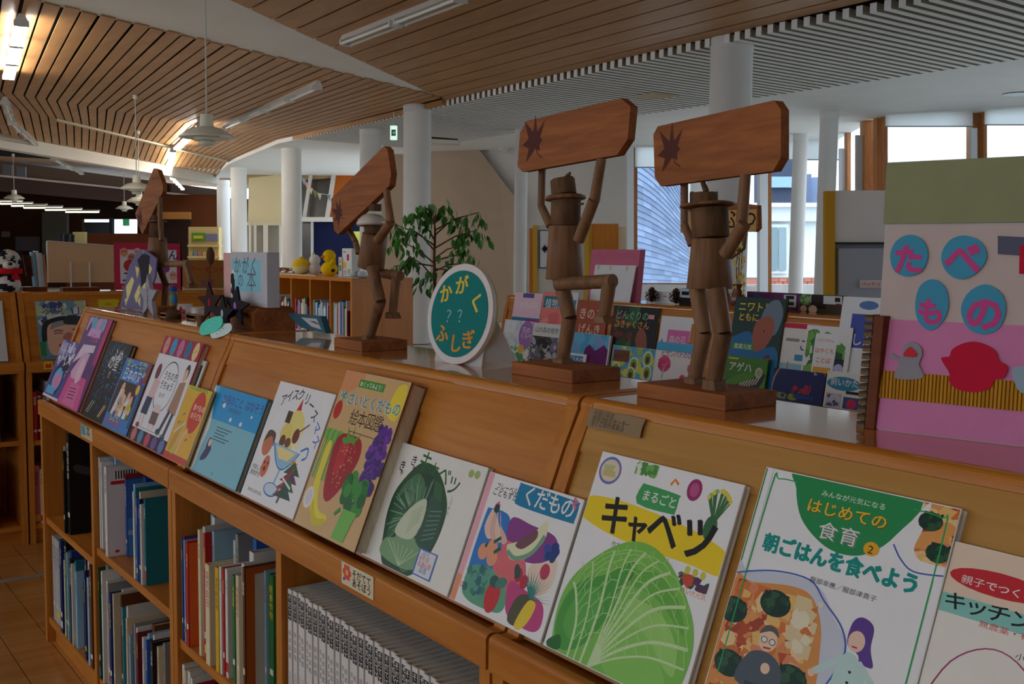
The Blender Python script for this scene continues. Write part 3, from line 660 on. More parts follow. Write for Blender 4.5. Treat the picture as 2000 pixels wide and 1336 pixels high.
def d_idol(a):
    a.rect(0, 0, 1, 1, S(92, 92, 160)); a.mosaic(0, .3, 1, 1, [S(60, 60, 130), S(150, 140, 200), S(206, 210, 232), S(90, 84, 150)], 50, .12, 1)
    for k in range(3): a.text('山川海'[k] + '星うちゅ', .08, .82 - k * .12, .17, S(226, 222, 240))
    a.ell(.5, .36, .34, .3, S(40, 46, 110)); a.ell(.5, .33, .26, .2, S(90, 190, 226)); a.ell(.52, .31, .2, .13, S(226, 140, 196)); a.rect(.1, .07, .6, .2, S(100, 180, 226)); a.rect(0, 0, 1, .045, S(226, 222, 236))
    a.mosaic(.55, .5, .95, .75, [S(30, 32, 60), S(232, 232, 240)], 14, .09, 3)
def d_pinkmag(a):
    a.rect(0, 0, 1, 1, S(104, 60, 122)); a.poly([(0, 0), (.95, 0), (.85, .34), (.1, .34)], S(218, 92, 156)); a.rect(.86, .5, 1, 1, S(190, 54, 120))
    a.mosaic(.05, .84, .8, 1, [S(110, 170, 206), S(210, 150, 190), S(60, 40, 86)], 24, .1, 4)
    a.poly([(.2, .78), (.75, .78), (.7, .87), (.25, .87)], S(206, 160, 214)); a.poly([(0, .45), (.2, .68), (.72, .7), (.72, .62), (.45, .6)], S(226, 206, 228))
    a.poly([(.1, .36), (.35, .6), (.62, .6), (.6, .3), (.2, .3)], S(220, 178, 212)); a.poly([(.2, .02), (.75, .02), (.68, .26), (.3, .26)], S(222, 120, 176)); a.ell(.47, .4, .12, .16, S(236, 196, 214))
    for k in range(4): a.line([(.32, .2 - k * .035), (.62, .21 - k * .035)], .012, S(110, 50, 96))
    a.text('うちゅ', .34, .73, .13, S(210, 90, 150))
def d_fire(a):
    a.rect(0, 0, 1, 1, S(30, 30, 38)); r = random.Random(3)
    for k in range(120):
        t = r.random() * 6.28; q = r.uniform(.15, .46); x, y = .5 + q * math.cos(t), .6 + q * .75 * math.sin(t) * a.w / a.h * 1.25
        a.line([(x, y), (x + .05 * math.cos(t), y + .05 * math.sin(t))], .012, r.choice([S(44, 110, 170), S(30, 70, 130), S(70, 150, 190)]))
    a.text('ふゆ', .38, .76, .2, S(220, 220, 222)); a.text('の星', .3, .66, .22, S(220, 220, 222)); a.text('空', .45, .55, .1, S(200, 200, 200)) if '空' in GLYPH else a.text('日', .45, .55, .12, S(200, 200, 200))
    for x, c in ((.12, S(206, 190, 90)), (.2, S(120, 180, 200)), (.66, S(230, 214, 160)), (.72, S(222, 170, 120))): a.line([(x, .06), (x + .12, .22)], .022, c)
def d_group(a):
    a.rect(0, 0, 1, 1, S(62, 132, 206)); a.text('おしごと図', .08, .9, .15, S(222, 214, 60)); a.text('くらべる図鑑', .02, .8, .155, S(20, 26, 60)); a.text('日本の文作', .1, .71, .17, WHITE)
    a.rect(.04, .2, .86, .68, S(70, 46, 34)); r = random.Random(8)
    for k in range(14):
        x, y = r.uniform(.12, .78), r.uniform(.28, .58); c = r.choice([S(232, 232, 240), S(206, 190, 40), S(60, 90, 160), S(170, 160, 150), S(90, 120, 70), S(40, 34, 36)])
        a.rect(x - .06, y - .12, x + .06, y, c); a.ell(x, y + .02, .05, .055, SK)
    a.poly([(.14, .2), (.24, .2), (.3, .56), (.22, .56)], S(224, 226, 244)); a.ell(.82, .66, .09, .12, PU); a.ell(.82, .62, .06, .06, YL)
    a.text('しごと', .2, .12, .12, YL); a.text('知らせる恐竜', .06, .05, .1, RD); a.rect(.88, .72, 1, 1, S(150, 60, 30)); a.rect(.9, .1, 1, .7, S(40, 90, 120))
def d_mar(a):
    a.rect(0, 0, 1, 1, S(232, 234, 240)); a.rect(0, .83, 1, 1, S(164, 36, 78)); a.rect(0, 0, 1, .12, S(40, 38, 60))
    for k, c in enumerate([S(226, 150, 140), S(70, 160, 206), S(206, 120, 170), S(50, 120, 160), S(236, 206, 140)]): a.ell(.12 + k * .19, .915, .065, .085, c); a.line([(.09 + k * .19, .9), (.15 + k * .19, .93)], .01, shade(c, .6))
    for k, c in enumerate([S(206, 120, 110), S(90, 140, 170), S(206, 70, 100), S(120, 80, 150), S(110, 120, 190)]): a.ell(.12 + k * .19, .06, .065, .06, c)
    a.ell(.48, .55, .235, .235, BLACK, 32); a.ell(.48, .55, .225, .225, S(236, 238, 244), 32)
    a.text('うちのき', .34, .62, .085, BLACK); a.text('うちゅう', .32, .53, .085, BLACK); a.text('池水ぞ', .38, .45, .05, S(90, 90, 100))
    a.ell(.16, .66, .06, .08, S(120, 50, 60)); a.poly([(.1, .36), (.27, .36), (.3, .58), (.14, .6)], S(226, 190, 196)); a.poly([(.08, .26), (.26, .26), (.26, .42), (.1, .42)], S(48, 56, 90)); a.line([(.13, .26), (.12, .15)], .03, S(226, 196, 180)); a.line([(.21, .26), (.22, .15)], .03, S(226, 196, 180)); a.ell(.12, .15, .05, .025, S(160, 60, 60))
    a.ell(.86, .72, .055, .075, S(60, 44, 44)); a.ell(.85, .69, .045, .06, SK); a.poly([(.72, .36), (.94, .34), (.92, .64), (.78, .62)], S(176, 134, 110)); a.line([(.78, .36), (.7, .16)], .06, S(66, 60, 80)); a.line([(.88, .35), (.84, .14)], .06, S(66, 60, 80)); a.ell(.68, .16, .06, .03, S(40, 70, 80)); a.ell(.83, .13, .06, .03, S(40, 70, 80))
    a.poly([(.36, .3), (.58, .3), (.54, .38), (.4, .38)], S(226, 210, 206)); a.rect(.38, .2, .56, .31, S(120, 90, 90)); a.line([(.42, .2), (.42, .15)], .03, SK); a.line([(.52, .2), (.52, .15)], .03, SK)
    a.line([(.15, .14), (.85, .14)], .006, GY)
def d_bw(a): a.rect(0, 0, 1, 1, S(226, 226, 226)); a.rect(.1, .72, .9, .95, S(60, 60, 64)); a.ell(.5, .84, .2, .2, S(190, 190, 190)); a.mosaic(.1, .2, .9, .62, [S(50, 50, 54), S(130, 130, 132), S(232, 232, 232)], 26, .16, 9)
def d_yellow(a):
    a.rect(0, 0, 1, 1, S(232, 180, 50)); a.rect(0, .93, 1, 1, S(206, 206, 60)); a.text('くらべる植物のずかん', .1, .95, .075, S(60, 60, 30)); a.rect(0, 0, 1, .09, S(200, 70, 44))
    a.ell(.68, .68, .26, .32, S(212, 62, 30)); a.text('食べもの', .5, .71, .11, S(250, 236, 220)); a.text('の子ども', .5, .6, .11, S(250, 236, 220))
    a.blob([(.2, .12), (.3, .3), (.36, .5), (.28, .52), (.16, .36), (.1, .14)], S(206, 160, 60)); a.line([(.1, .35), (.4, .52)], .04, S(222, 222, 220)); a.line([(.3, .1), (.45, .4)], .05, S(230, 190, 130)); a.line([(.45, .1), (.5, .34), (.6, .44)], .08, S(236, 196, 140), 4); a.line([(.24, .1), (.34, .16)], .09, S(196, 206, 90))
    for x, y, c in ((.2, .6, TE), (.62, .3, RD), (.75, .36, OR), (.12, .48, GR)): a.line([(x, y), (x + .08, y + .03)], .025, c)
def d_blue(a):
    a.rect(0, 0, 1, 1, S(96, 190, 232)); a.rect(.1, 0, 1, .62, S(132, 196, 214)); a.rect(.1, .62, 1, 1, S(40, 158, 224)); a.blob([(0, .0), (0, .95), (.08, .8), (.16, .55), (.14, .3), (.12, 0)], S(238, 240, 244))
    for x, y, q in ((.3, .8, .035), (.5, .67, .03), (.84, .77, .02), (.7, .66, .03), (.25, .86, .02)): a.blob([(x - q, y), (x, y + q), (x + q * .6, y), (x, y - q * .8)], S(238, 244, 248))
    a.text('お蚕のこと はなそう', .22, .83, .082, S(74, 74, 160)); a.text('動物植物絵本', .4, .75, .04, S(60, 90, 140))
    for k in range(5): a.line([(.3, .55 - k * .035), (.3 + .3 - .05 * (k % 3), .55 - k * .035)], .008, S(70, 100, 120))
    a.ell(.27, .33, .04, .06, S(60, 40, 80)); a.blob([(.2, .14), (.3, .18), (.34, .3), (.28, .34), (.22, .24)], S(66, 44, 92)); a.ell(.28, .36, .028, .03, S(238, 200, 180)); a.text('作', .5, .04, .03, NV)
def d_ice(a):
    a.rect(0, 0, 1, 1, S(240, 240, 242)); q = S(50, 44, 120)
    for k, ch in enumerate('アイスクリースマス'): a.text(ch, [.14, .22, .31, .40, .52, .62, .72, .82, .88][k], [.80, .845, .875, .89, .875, .84, .78, .70, .61][k], .105, shade(q, .4) if k < 7 else S(60, 110, 200), rot=[.3, .2, .1, 0, -.1, -.2, -.35, -.5, -.6][k])
    a.poly([(.44, .75), (.56, .74), (.51, .91)], RD); a.ell(.505, .92, .02, .02, WHITE); a.ell(.52, .64, .17, .16, S(240, 226, 130)); a.ell(.42, .6, .1, .08, S(236, 214, 110)); a.ell(.62, .58, .07, .08, S(250, 240, 190)); a.ell(.4, .53, .05, .05, S(110, 60, 30)); a.ell(.6, .6, .055, .06, S(120, 40, 36)); a.ell(.5, .53, .05, .04, S(120, 70, 36)); a.rect(.33, .68, .42, .78, S(70, 44, 36)); a.line([(.6, .62), (.76, .72)], .014, S(120, 60, 40))
    a.poly([(.28, .5), (.76, .48), (.66, .37), (.53, .31), (.4, .37)], S(150, 196, 226)); a.poly([(.33, .48), (.7, .47), (.6, .39), (.44, .39)], S(246, 226, 150)); a.line([(.28, .5), (.4, .37), (.53, .31), (.66, .37), (.76, .48)], .014, S(60, 130, 200), 4); a.line([(.26, .54), (.22, .5), (.28, .47)], .018, S(60, 130, 200), 4); a.line([(.76, .5), (.86, .54), (.88, .47), (.82, .44)], .018, S(60, 130, 200), 4)
    a.line([(.53, .31), (.5, .17)], .022, S(110, 180, 220)); a.ell(.49, .135, .13, .055, S(60, 120, 200)); a.ell(.49, .138, .115, .045, S(206, 224, 240))
    a.ell(.17, .47, .09, .1, S(206, 120, 80)); a.blob([(.08, .48), (.12, .58), (.25, .57), (.27, .48), (.2, .54), (.12, .5)], S(90, 60, 40)); a.ell(.26, .29, .065, .09, S(222, 110, 60)); a.ell(.26, .27, .025, .02, S(110, 40, 30)); a.ell(.23, .32, .012, .014, BLACK); a.ell(.29, .32, .012, .014, BLACK)
    a.poly([(.72, .44), (.74, .40), (.79, .40), (.75, .37), (.77, .32), (.72, .35), (.67, .32), (.69, .37), (.65, .40), (.70, .40)], S(236, 150, 50))
    for k in range(4): y = .36 - k * .065; a.poly([(.6 - k * .02, y - .06), (.88 - k * .005, y - .05), (.74, y + .05)], [S(40, 90, 50), S(100, 50, 90), S(50, 100, 60), S(40, 80, 70)][k])
    a.line([(.72, .34), (.66, .06)], .03, S(90, 60, 50)); a.line([(.58, .12), (.76, .36)], .02, RD); a.line([(.62, .26), (.8, .2)], .018, WHITE)
    a.text('作絵しろ', .04, .24, .045, BLACK); a.text('動物ずき', .04, .19, .045, BLACK); a.text('おはなし絵本えほん', .1, .06, .03, BLACK)
def d_veg(a):
    a.rect(0, 0, 1, 1, S(214, 176, 120)); a.blob([(.0, .88), (.02, 1), (.3, 1), (.3, .93), (.12, .85)], S(222, 150, 100)); a.blob([(.8, .8), (.84, .95), (.96, .97), (.99, .86), (.94, .76)], S(240, 214, 60)); a.rect(.27, .905, .66, .955, S(70, 150, 50)); a.text('めくってみよう！', .285, .915, .046, WHITE)
    a.text('やさいとくだもの', .035, .79, .117, WHITE, adv=.95, sx=1.05); a.text('やさいとくだもの', .045, .793, .112, S(30, 150, 190), adv=.99, sx=1.05); a.text('絵本図鑑', .3, .68, .135, BLACK, adv=.92)
    a.ell(.08, .74, .06, .075, S(196, 36, 30)); a.line([(.09, .8), (.12, .86)], .012, GR)
    for k in range(7): a.line([(.05 + k * .03, .6 - k * .01), (.0 + .04 * k, .3)], .02, [S(120, 180, 70), S(90, 160, 60)][k % 2]); a.ell(.04 + k * .04, .58, .04, .05, [S(130, 190, 80), S(100, 170, 60)][k % 2])
    a.blob([(.21, .5), (.26, .6), (.42, .615), (.58, .6), (.64, .5), (.56, .34), (.4, .2), (.28, .26)], S(170, 14, 28)); a.blob([(.3, .52), (.34, .57), (.44, .56), (.42, .4), (.34, .36)], S(196, 36, 44)); r = random.Random(2)
    for k in range(46):
        x, y = r.uniform(.28, .56), r.uniform(.28, .54)
        if abs(x - .42) < .15 * (y - .18) / .3: a.ell(x, y, .006, .009, S(226, 150, 90), 6)
    a.blob([(.3, .58), (.36, .6), (.34, .66), (.42, .6), (.44, .67), (.47, .6), (.56, .63), (.5, .57), (.56, .54), (.45, .57), (.36, .55)], S(90, 160, 50))
    for k in range(46):
        x = .86 + r.uniform(-.1, .1) * (1 - abs(k - 23) / 40); y = .7 - k * .0082; [a.ell(x + dx, y, .036, .036, r.choice([S(90, 36, 146), S(116, 50, 170), S(66, 24, 116)]), 9) for dx in (-.03, .035)]
    a.blob([(.1, .5), (.17, .53), (.19, .3), (.3, .14), (.46, .12), (.44, .08), (.26, .08), (.12, .2)], S(236, 220, 60)); a.blob([(.16, .2), (.3, .09), (.44, .1), (.44, .06), (.26, .05)], S(214, 196, 40)); a.ell(.1, .18, .075, .085, S(236, 232, 224)); a.ell(.1, .18, .05, .06, S(222, 214, 220))
    for k in range(30): a.ell(.73 + r.uniform(-.15, .14), .3 + r.uniform(-.1, .09), .055, .055, r.choice([S(40, 120, 40), S(60, 146, 50), S(30, 100, 36)]), 9)
    a.poly([(.62, .02), (.8, .02), (.86, .2), (.66, .2)], S(120, 190, 80)); a.line([(.62, .19), (.56, .15)], .03, S(70, 150, 60)); a.line([(.36, .635), (.9, .63)], .006, S(70, 50, 40))
def cabbage(a, cx, cy, q, seed, pal, vein, vw, ry=1.0):
    r = random.Random(seed); k_ = a.w / a.h
    a.blob([(cx + q * math.cos(t) * (1 + .04 * math.sin(5 * t)), cy + q * ry * math.sin(t) * k_ * (1 + .05 * math.cos(3 * t))) for t in [i * 6.283 / 16 for i in range(16)]], pal[0])
    for i in range(9):
        t = i * .7 + .3; c = pal[i % len(pal)]; x, y = cx + .45 * q * math.cos(t), cy + .45 * q * ry * math.sin(t) * k_
        a.blob([(x + .46 * q * math.cos(s_) * r.uniform(.85, 1.1), y + .5 * q * math.sin(s_) * k_ * r.uniform(.85, 1.1)) for s_ in [j * 6.283 / 8 for j in range(8)]], c)
    return r
def d_kya(a):
    a.rect(0, 0, 1, 1, S(236, 234, 226)); r = cabbage(a, .44, .42, .31, 3, [S(44, 84, 52), S(58, 104, 66), S(36, 72, 50), S(74, 120, 80)], WHITE, .01, 1.15)
    for k in range(50):
        t = r.uniform(1.2, 4.6); q = r.uniform(.2, .3); a.line([(.44 + q * .55 * math.cos(t), .42 + q * .6 * math.sin(t)), (.44 + q * math.cos(t + .1), .42 + q * 1.3 * math.sin(t + .1))], .006, S(120, 164, 126))
    a.blob([(.2, .2), (.2, .08), (.42, .04), (.6, .07), (.68, .2), (.5, .3), (.3, .24)], S(128, 168, 120)); a.blob([(.28, .3), (.36, .5), (.5, .62), (.54, .46), (.5, .3), (.38, .26)], S(206, 214, 186)); a.blob([(.52, .3), (.56, .5), (.54, .66), (.68, .6), (.74, .4), (.66, .24)], S(54, 90, 70))
    for k in range(7): a.line([(.4, .3 + k * .03), (.5, .44 + k * .02)], .005, S(160, 180, 140)); a.line([(.58, .3 + k * .04), (.7, .36 + k * .035)], .005, S(120, 150, 140)); a.line([(.44, .05), (.24 + k * .06, .21)], .005, S(196, 216, 180))
    g = S(40, 100, 44)
    for ch, x, y, z in (('キ', .285, .86, .14), ('ャ', .425, .845, .11), ('ベ', .53, .805, .13), ('ツ', .65, .745, .13)): a.text(ch, x, y, z, g, rot=-.25)
    a.text('き', .09, .775, .075, BLACK); a.text('き', .2, .845, .075, BLACK); a.text('ゃ', .12, .735, .05, BLACK); a.text('ゃ', .24, .80, .05, BLACK); a.ell(.86, .92, .028, .024, S(170, 190, 120)); a.ell(.92, .925, .028, .024, S(170, 190, 120)); a.text('しろゆみ', .74, .68, .03, GY, vert=True)
    a.rect(.6, .04, .8, .25, S(70, 110, 190)); a.rect(.615, .05, .785, .24, S(226, 226, 230)); a.text('2011', .64, .205, .04, S(90, 120, 190)); a.text('8月1日', .63, .165, .035, RD) if '月' in GLYPH else a.text('2.10.6', .63, .165, .04, S(90, 120, 190)); a.text('えほん館', .625, .12, .036, RD); a.text('図書', .66, .075, .04, S(90, 120, 190)) if '書' in GLYPH else a.text('文庫', .66, .075, .04, S(90, 120, 190))
def d_kuda(a):
    a.rect(0, 0, 1, 1, S(240, 240, 240)); a.rect(0, 0, .065, 1, S(240, 176, 190)); a.rect(0, .0, .065, .2, S(236, 150, 110)); a.text('フレーベル館の', .12, .895, .048, BLACK); a.text('こどもずかん', .1, .845, .056, BLACK)
    a.blob([(.36, .86), (.36, .975), (.4, .985), (.92, .975), (.97, .95), (.97, .84), (.92, .82), (.42, .82)], S(20, 130, 176), 3); a.text('くだもの', .42, .855, .14, WHITE, adv=.93)
    for k in range(4): a.ell(.92 + .02 * (k % 2), .99 - .02 * k, .014, .014, PK, 8)
    a.poly([(.2, .81), (.23, .775), (.2, .74), (.17, .775)], S(220, 90, 150))
    a.blob([(.1, .25), (.1, .68), (.14, .74), (.36, .72), (.38, .5), (.34, .3), (.2, .24)], S(44, 124, 206)); a.blob([(.38, .72), (.42, .5), (.6, .46), (.82, .5), (.9, .6), (.84, .7), (.6, .72)], S(140, 60, 140)); a.blob([(.36, .48), (.42, .56), (.6, .5), (.68, .4), (.7, .22), (.5, .2), (.36, .3)], S(226, 110, 116)); a.blob([(.7, .45), (.8, .5), (.92, .56), (.95, .4), (.86, .28), (.72, .32)], S(240, 216, 196)); a.blob([(.1, .12), (.12, .28), (.3, .33), (.5, .26), (.58, .16), (.54, .06), (.3, .04), (.16, .06)], S(96, 168, 130)); a.blob([(.56, .3), (.74, .28), (.92, .24), (.96, .1), (.88, .04), (.66, .06), (.58, .14)], S(200, 66, 130))
    for k in range(4): a.blob([(.16 + k * .03, .74), (.13 + k * .06, .6), (.2 + k * .055, .52), (.27 + k * .045, .56), (.22 + k * .02, .66)], [S(240, 206, 190), S(226, 184, 170)][k % 2])
    a.ell(.2, .75, .03, .03, S(40, 70, 60)); a.blob([(.42, .52), (.5, .44), (.66, .5), (.76, .66), (.74, .78), (.7, .76), (.6, .62), (.48, .56)], S(230, 232, 190)); a.line([(.44, .49), (.54, .46), (.68, .54), (.75, .68)], .03, S(120, 170, 140), 4); a.blob([(.5, .55), (.58, .54), (.68, .64), (.66, .7), (.58, .64)], S(120, 80, 84))
    r = random.Random(6)
    for k in range(12): a.ell(.84 + r.uniform(-.06, .07), .6 + r.uniform(-.05, .05), .03, .03, r.choice([S(40, 60, 130), S(60, 80, 170)]), 9)
    for x, y in ((.2, .42), (.28, .47), (.31, .4)): a.ell(x, y, .055, .055, S(236, 160, 120)); a.line([(x, y + .04), (x + .06, y + .09)], .025, S(40, 90, 60))
    a.ell(.85, .45, .045, .05, S(196, 60, 90)); a.ell(.62, .36, .04, .045, S(190, 40, 60)); a.ell(.69, .33, .04, .045, S(190, 40, 60)); a.ell(.6, .38, .03, .05, S(50, 80, 70), rot=.6)
    for k in range(34): a.ell(.2 + r.uniform(-.08, .12), .2 + r.uniform(-.09, .1), .03, .03, r.choice([S(60, 130, 120), S(90, 160, 140), S(50, 110, 110)]), 9)
    a.ell(.43, .15, .075, .11, S(206, 40, 44)); a.ell(.41, .25, .05, .04, S(50, 90, 90)); a.ell(.48, .26, .06, .035, S(70, 130, 110), rot=.4)
    a.blob([(.64, .05), (.66, .2), (.74, .26), (.84, .24), (.82, .1), (.74, .03)], S(86, 80, 50)); a.blob([(.72, .04), (.78, .22), (.86, .22), (.84, .1), (.78, .02)], S(236, 206, 50))
    for k in range(15): t = 1.1 + (k - 7) * .16; L = .2; a.poly([(.78, .24), (.8, .25), (.8 + L * math.cos(t) * 1.1, .26 + L * math.sin(t) * .9)], [S(40, 120, 120), S(70, 150, 130)][k % 2])
    a.rect(.075, .12, .1, .155, RD); a.rect(.08, .125, .095, .15, WHITE)
def d_cab(a):
    a.rect(0, 0, 1, 1, S(240, 240, 242)); a.blob([(-.1, .69), (0, .765), (.2, .785), (.5, .775), (.8, .745), (1.0, .7), (1.1, .64), (1, .59), (.8, .6), (.55, .6), (.3, .61), (.1, .635)], S(244, 214, 30))
    a.ell(.1, .915, .085, .075, S(120, 120, 190)); a.ell(.1, .915, .07, .06, S(226, 214, 186)); a.mosaic(.05, .885, .15, .945, [S(206, 190, 130), S(190, 200, 150)], 12, .03, 3); a.mosaic(.28, .93, .44, 1, [S(80, 150, 70), S(120, 180, 90), S(226, 236, 220)], 26, .03, 4); a.ell(.71, .925, .048, .055, S(160, 50, 110)); a.ell(.71, .925, .03, .035, S(190, 90, 140)); a.line([(.55, .92), (.57, .95), (.6, .93)], .014, OR)
    r = random.Random(9)
    for k in range(26): t = 1.57 + r.uniform(-.8, .8); a.line([(.88, .8), (.88 + .1 * math.cos(t), .8 + .14 * math.sin(t))], .007, S(70, 120, 70)); a.ell(.88 + .1 * math.cos(t), .8 + .15 * math.sin(t), .012, .012, r.choice([S(226, 214, 80), S(150, 190, 90)]), 7)
    a.ell(.87, .78, .04, .06, S(60, 110, 70))
    a.blob([(.36, .795), (.36, .885), (.4, .895), (.62, .885), (.63, .87), (.63, .80), (.6, .79)], S(70, 166, 96), 3); a.text('まるごと', .378, .822, .062, WHITE)
    for ch, x, y, z in (('キ', .12, .635, .22), ('ャ', .32, .635, .17), ('ベ', .47, .64, .23), ('ツ', .7, .64, .23)): a.text(ch, x, y, z, BLACK); a.text(ch, x + .008, y - .003, z, BLACK)
    a.text('文・八田尚子　絵・野村まり子'.replace('　', ' ').replace('八', '八') if False else '作文野村り 絵野村まり子', .27, .565, .034, S(40, 40, 44)); a.text('監修 大竹道茂', .38, .53, .028, S(60, 60, 64))
    a.mosaic(.76, .5, .96, .56, [S(40, 90, 60), S(206, 80, 50), S(90, 60, 90), S(110, 160, 70)], 16, .035, 5)
    for k in range(3): a.ell(.81 + k * .05, .575 - .002 * k, .018, .02, S(206, 206, 80), 9)
    a.text('やさい応援団'.replace('応', '大').replace('援', '元').replace('団', '気'), .77, .475, .032, OR)
    k_ = a.w / a.h; cx, cy, q = .5, .17, .475; g0 = S(126, 196, 80); g1 = S(104, 180, 66); g2 = S(158, 216, 108); vn = S(206, 232, 176)
    ring = [(cx + q * math.cos(t) * (1 + .02 * math.sin(5 * t)), cy + q * math.sin(t) * k_ * (1 + .03 * math.cos(4 * t))) for t in [i * 6.283 / 28 for i in range(28)]]
    a.blob(ring, g0, 3); a.blob([(.3, .36), (.38, .44), (.48, .535), (.5, .5), (.62, .52), (.8, .44), (.9, .3), (.7, .4), (.5, .42)], g1); a.blob([(.5, .36), (.7, .36), (.86, .26), (.9, .12), (.7, .2), (.52, .22)], g2); a.blob([(.4, .2), (.6, .26), (.8, .16), (.86, .02), (.5, .0)], S(140, 206, 92)); a.blob([(.05, .1), (.06, .26), (.16, .37), (.3, .43), (.44, .52), (.46, .47), (.42, .38), (.38, .22), (.28, .08), (.14, .02)], S(78, 162, 60)); a.blob([(.1, .14), (.14, .28), (.26, .36), (.34, .3), (.3, .16), (.2, .08)], S(96, 178, 72))
    a.blob([(.02, .03), (.1, .08), (.13, .02), (.05, .0)], S(40, 110, 40)); a.line([(.46, .53), (.475, .47), (.44, .4), (.41, .26), (.39, .1), (.37, 0)], .012, S(60, 130, 46), 5)
    r = random.Random(5); ribs = []
    for n_, th in enumerate([2.72, 2.35, 2.0, 1.75, 1.52, 1.3, 1.08, .86, .64, .42, .2, .0]):
        ex, ey = cx + q * .96 * math.cos(th), cy + q * .94 * math.sin(th) * k_; bx = .36 if n_ > 2 else .2 + .05 * n_
        c1 = (bx + (ex - bx) * .25 + .02, .02 + (ey) * .42); c2 = (bx + (ex - bx) * .62, .02 + ey * .8); pts = smooth([(bx, 0), c1, c2, (ex, ey)], 6, False); ribs.append(pts); a.line(pts, .016 if n_ % 2 == 0 else .010, vn)
    for n_ in range(len(ribs) - 1):
        A_, B_ = ribs[n_], ribs[n_ + 1]
        for f_ in range(3, 18, 2):
            p_, p2 = A_[min(f_, 18)], B_[min(f_ + 1, 18)]; m_ = ((p_[0] + p2[0]) / 2 + r.uniform(-.015, .015), (p_[1] + p2[1]) / 2 + r.uniform(0, .02)); a.line([p_, m_, p2], .0045, S(176, 222, 136), 3); a.line([m_, (m_[0] + r.uniform(-.03, .03), m_[1] + .03)], .0035, S(176, 222, 136))
def gratin(a, x0, y0, x1, y1, n, seed):
    a.mosaic(x0, y0, x1, y1, [S(214, 120, 60), S(230, 160, 90), S(190, 80, 50), S(240, 206, 150), S(226, 140, 100), S(236, 190, 110), S(170, 70, 50)], n, .05, seed)
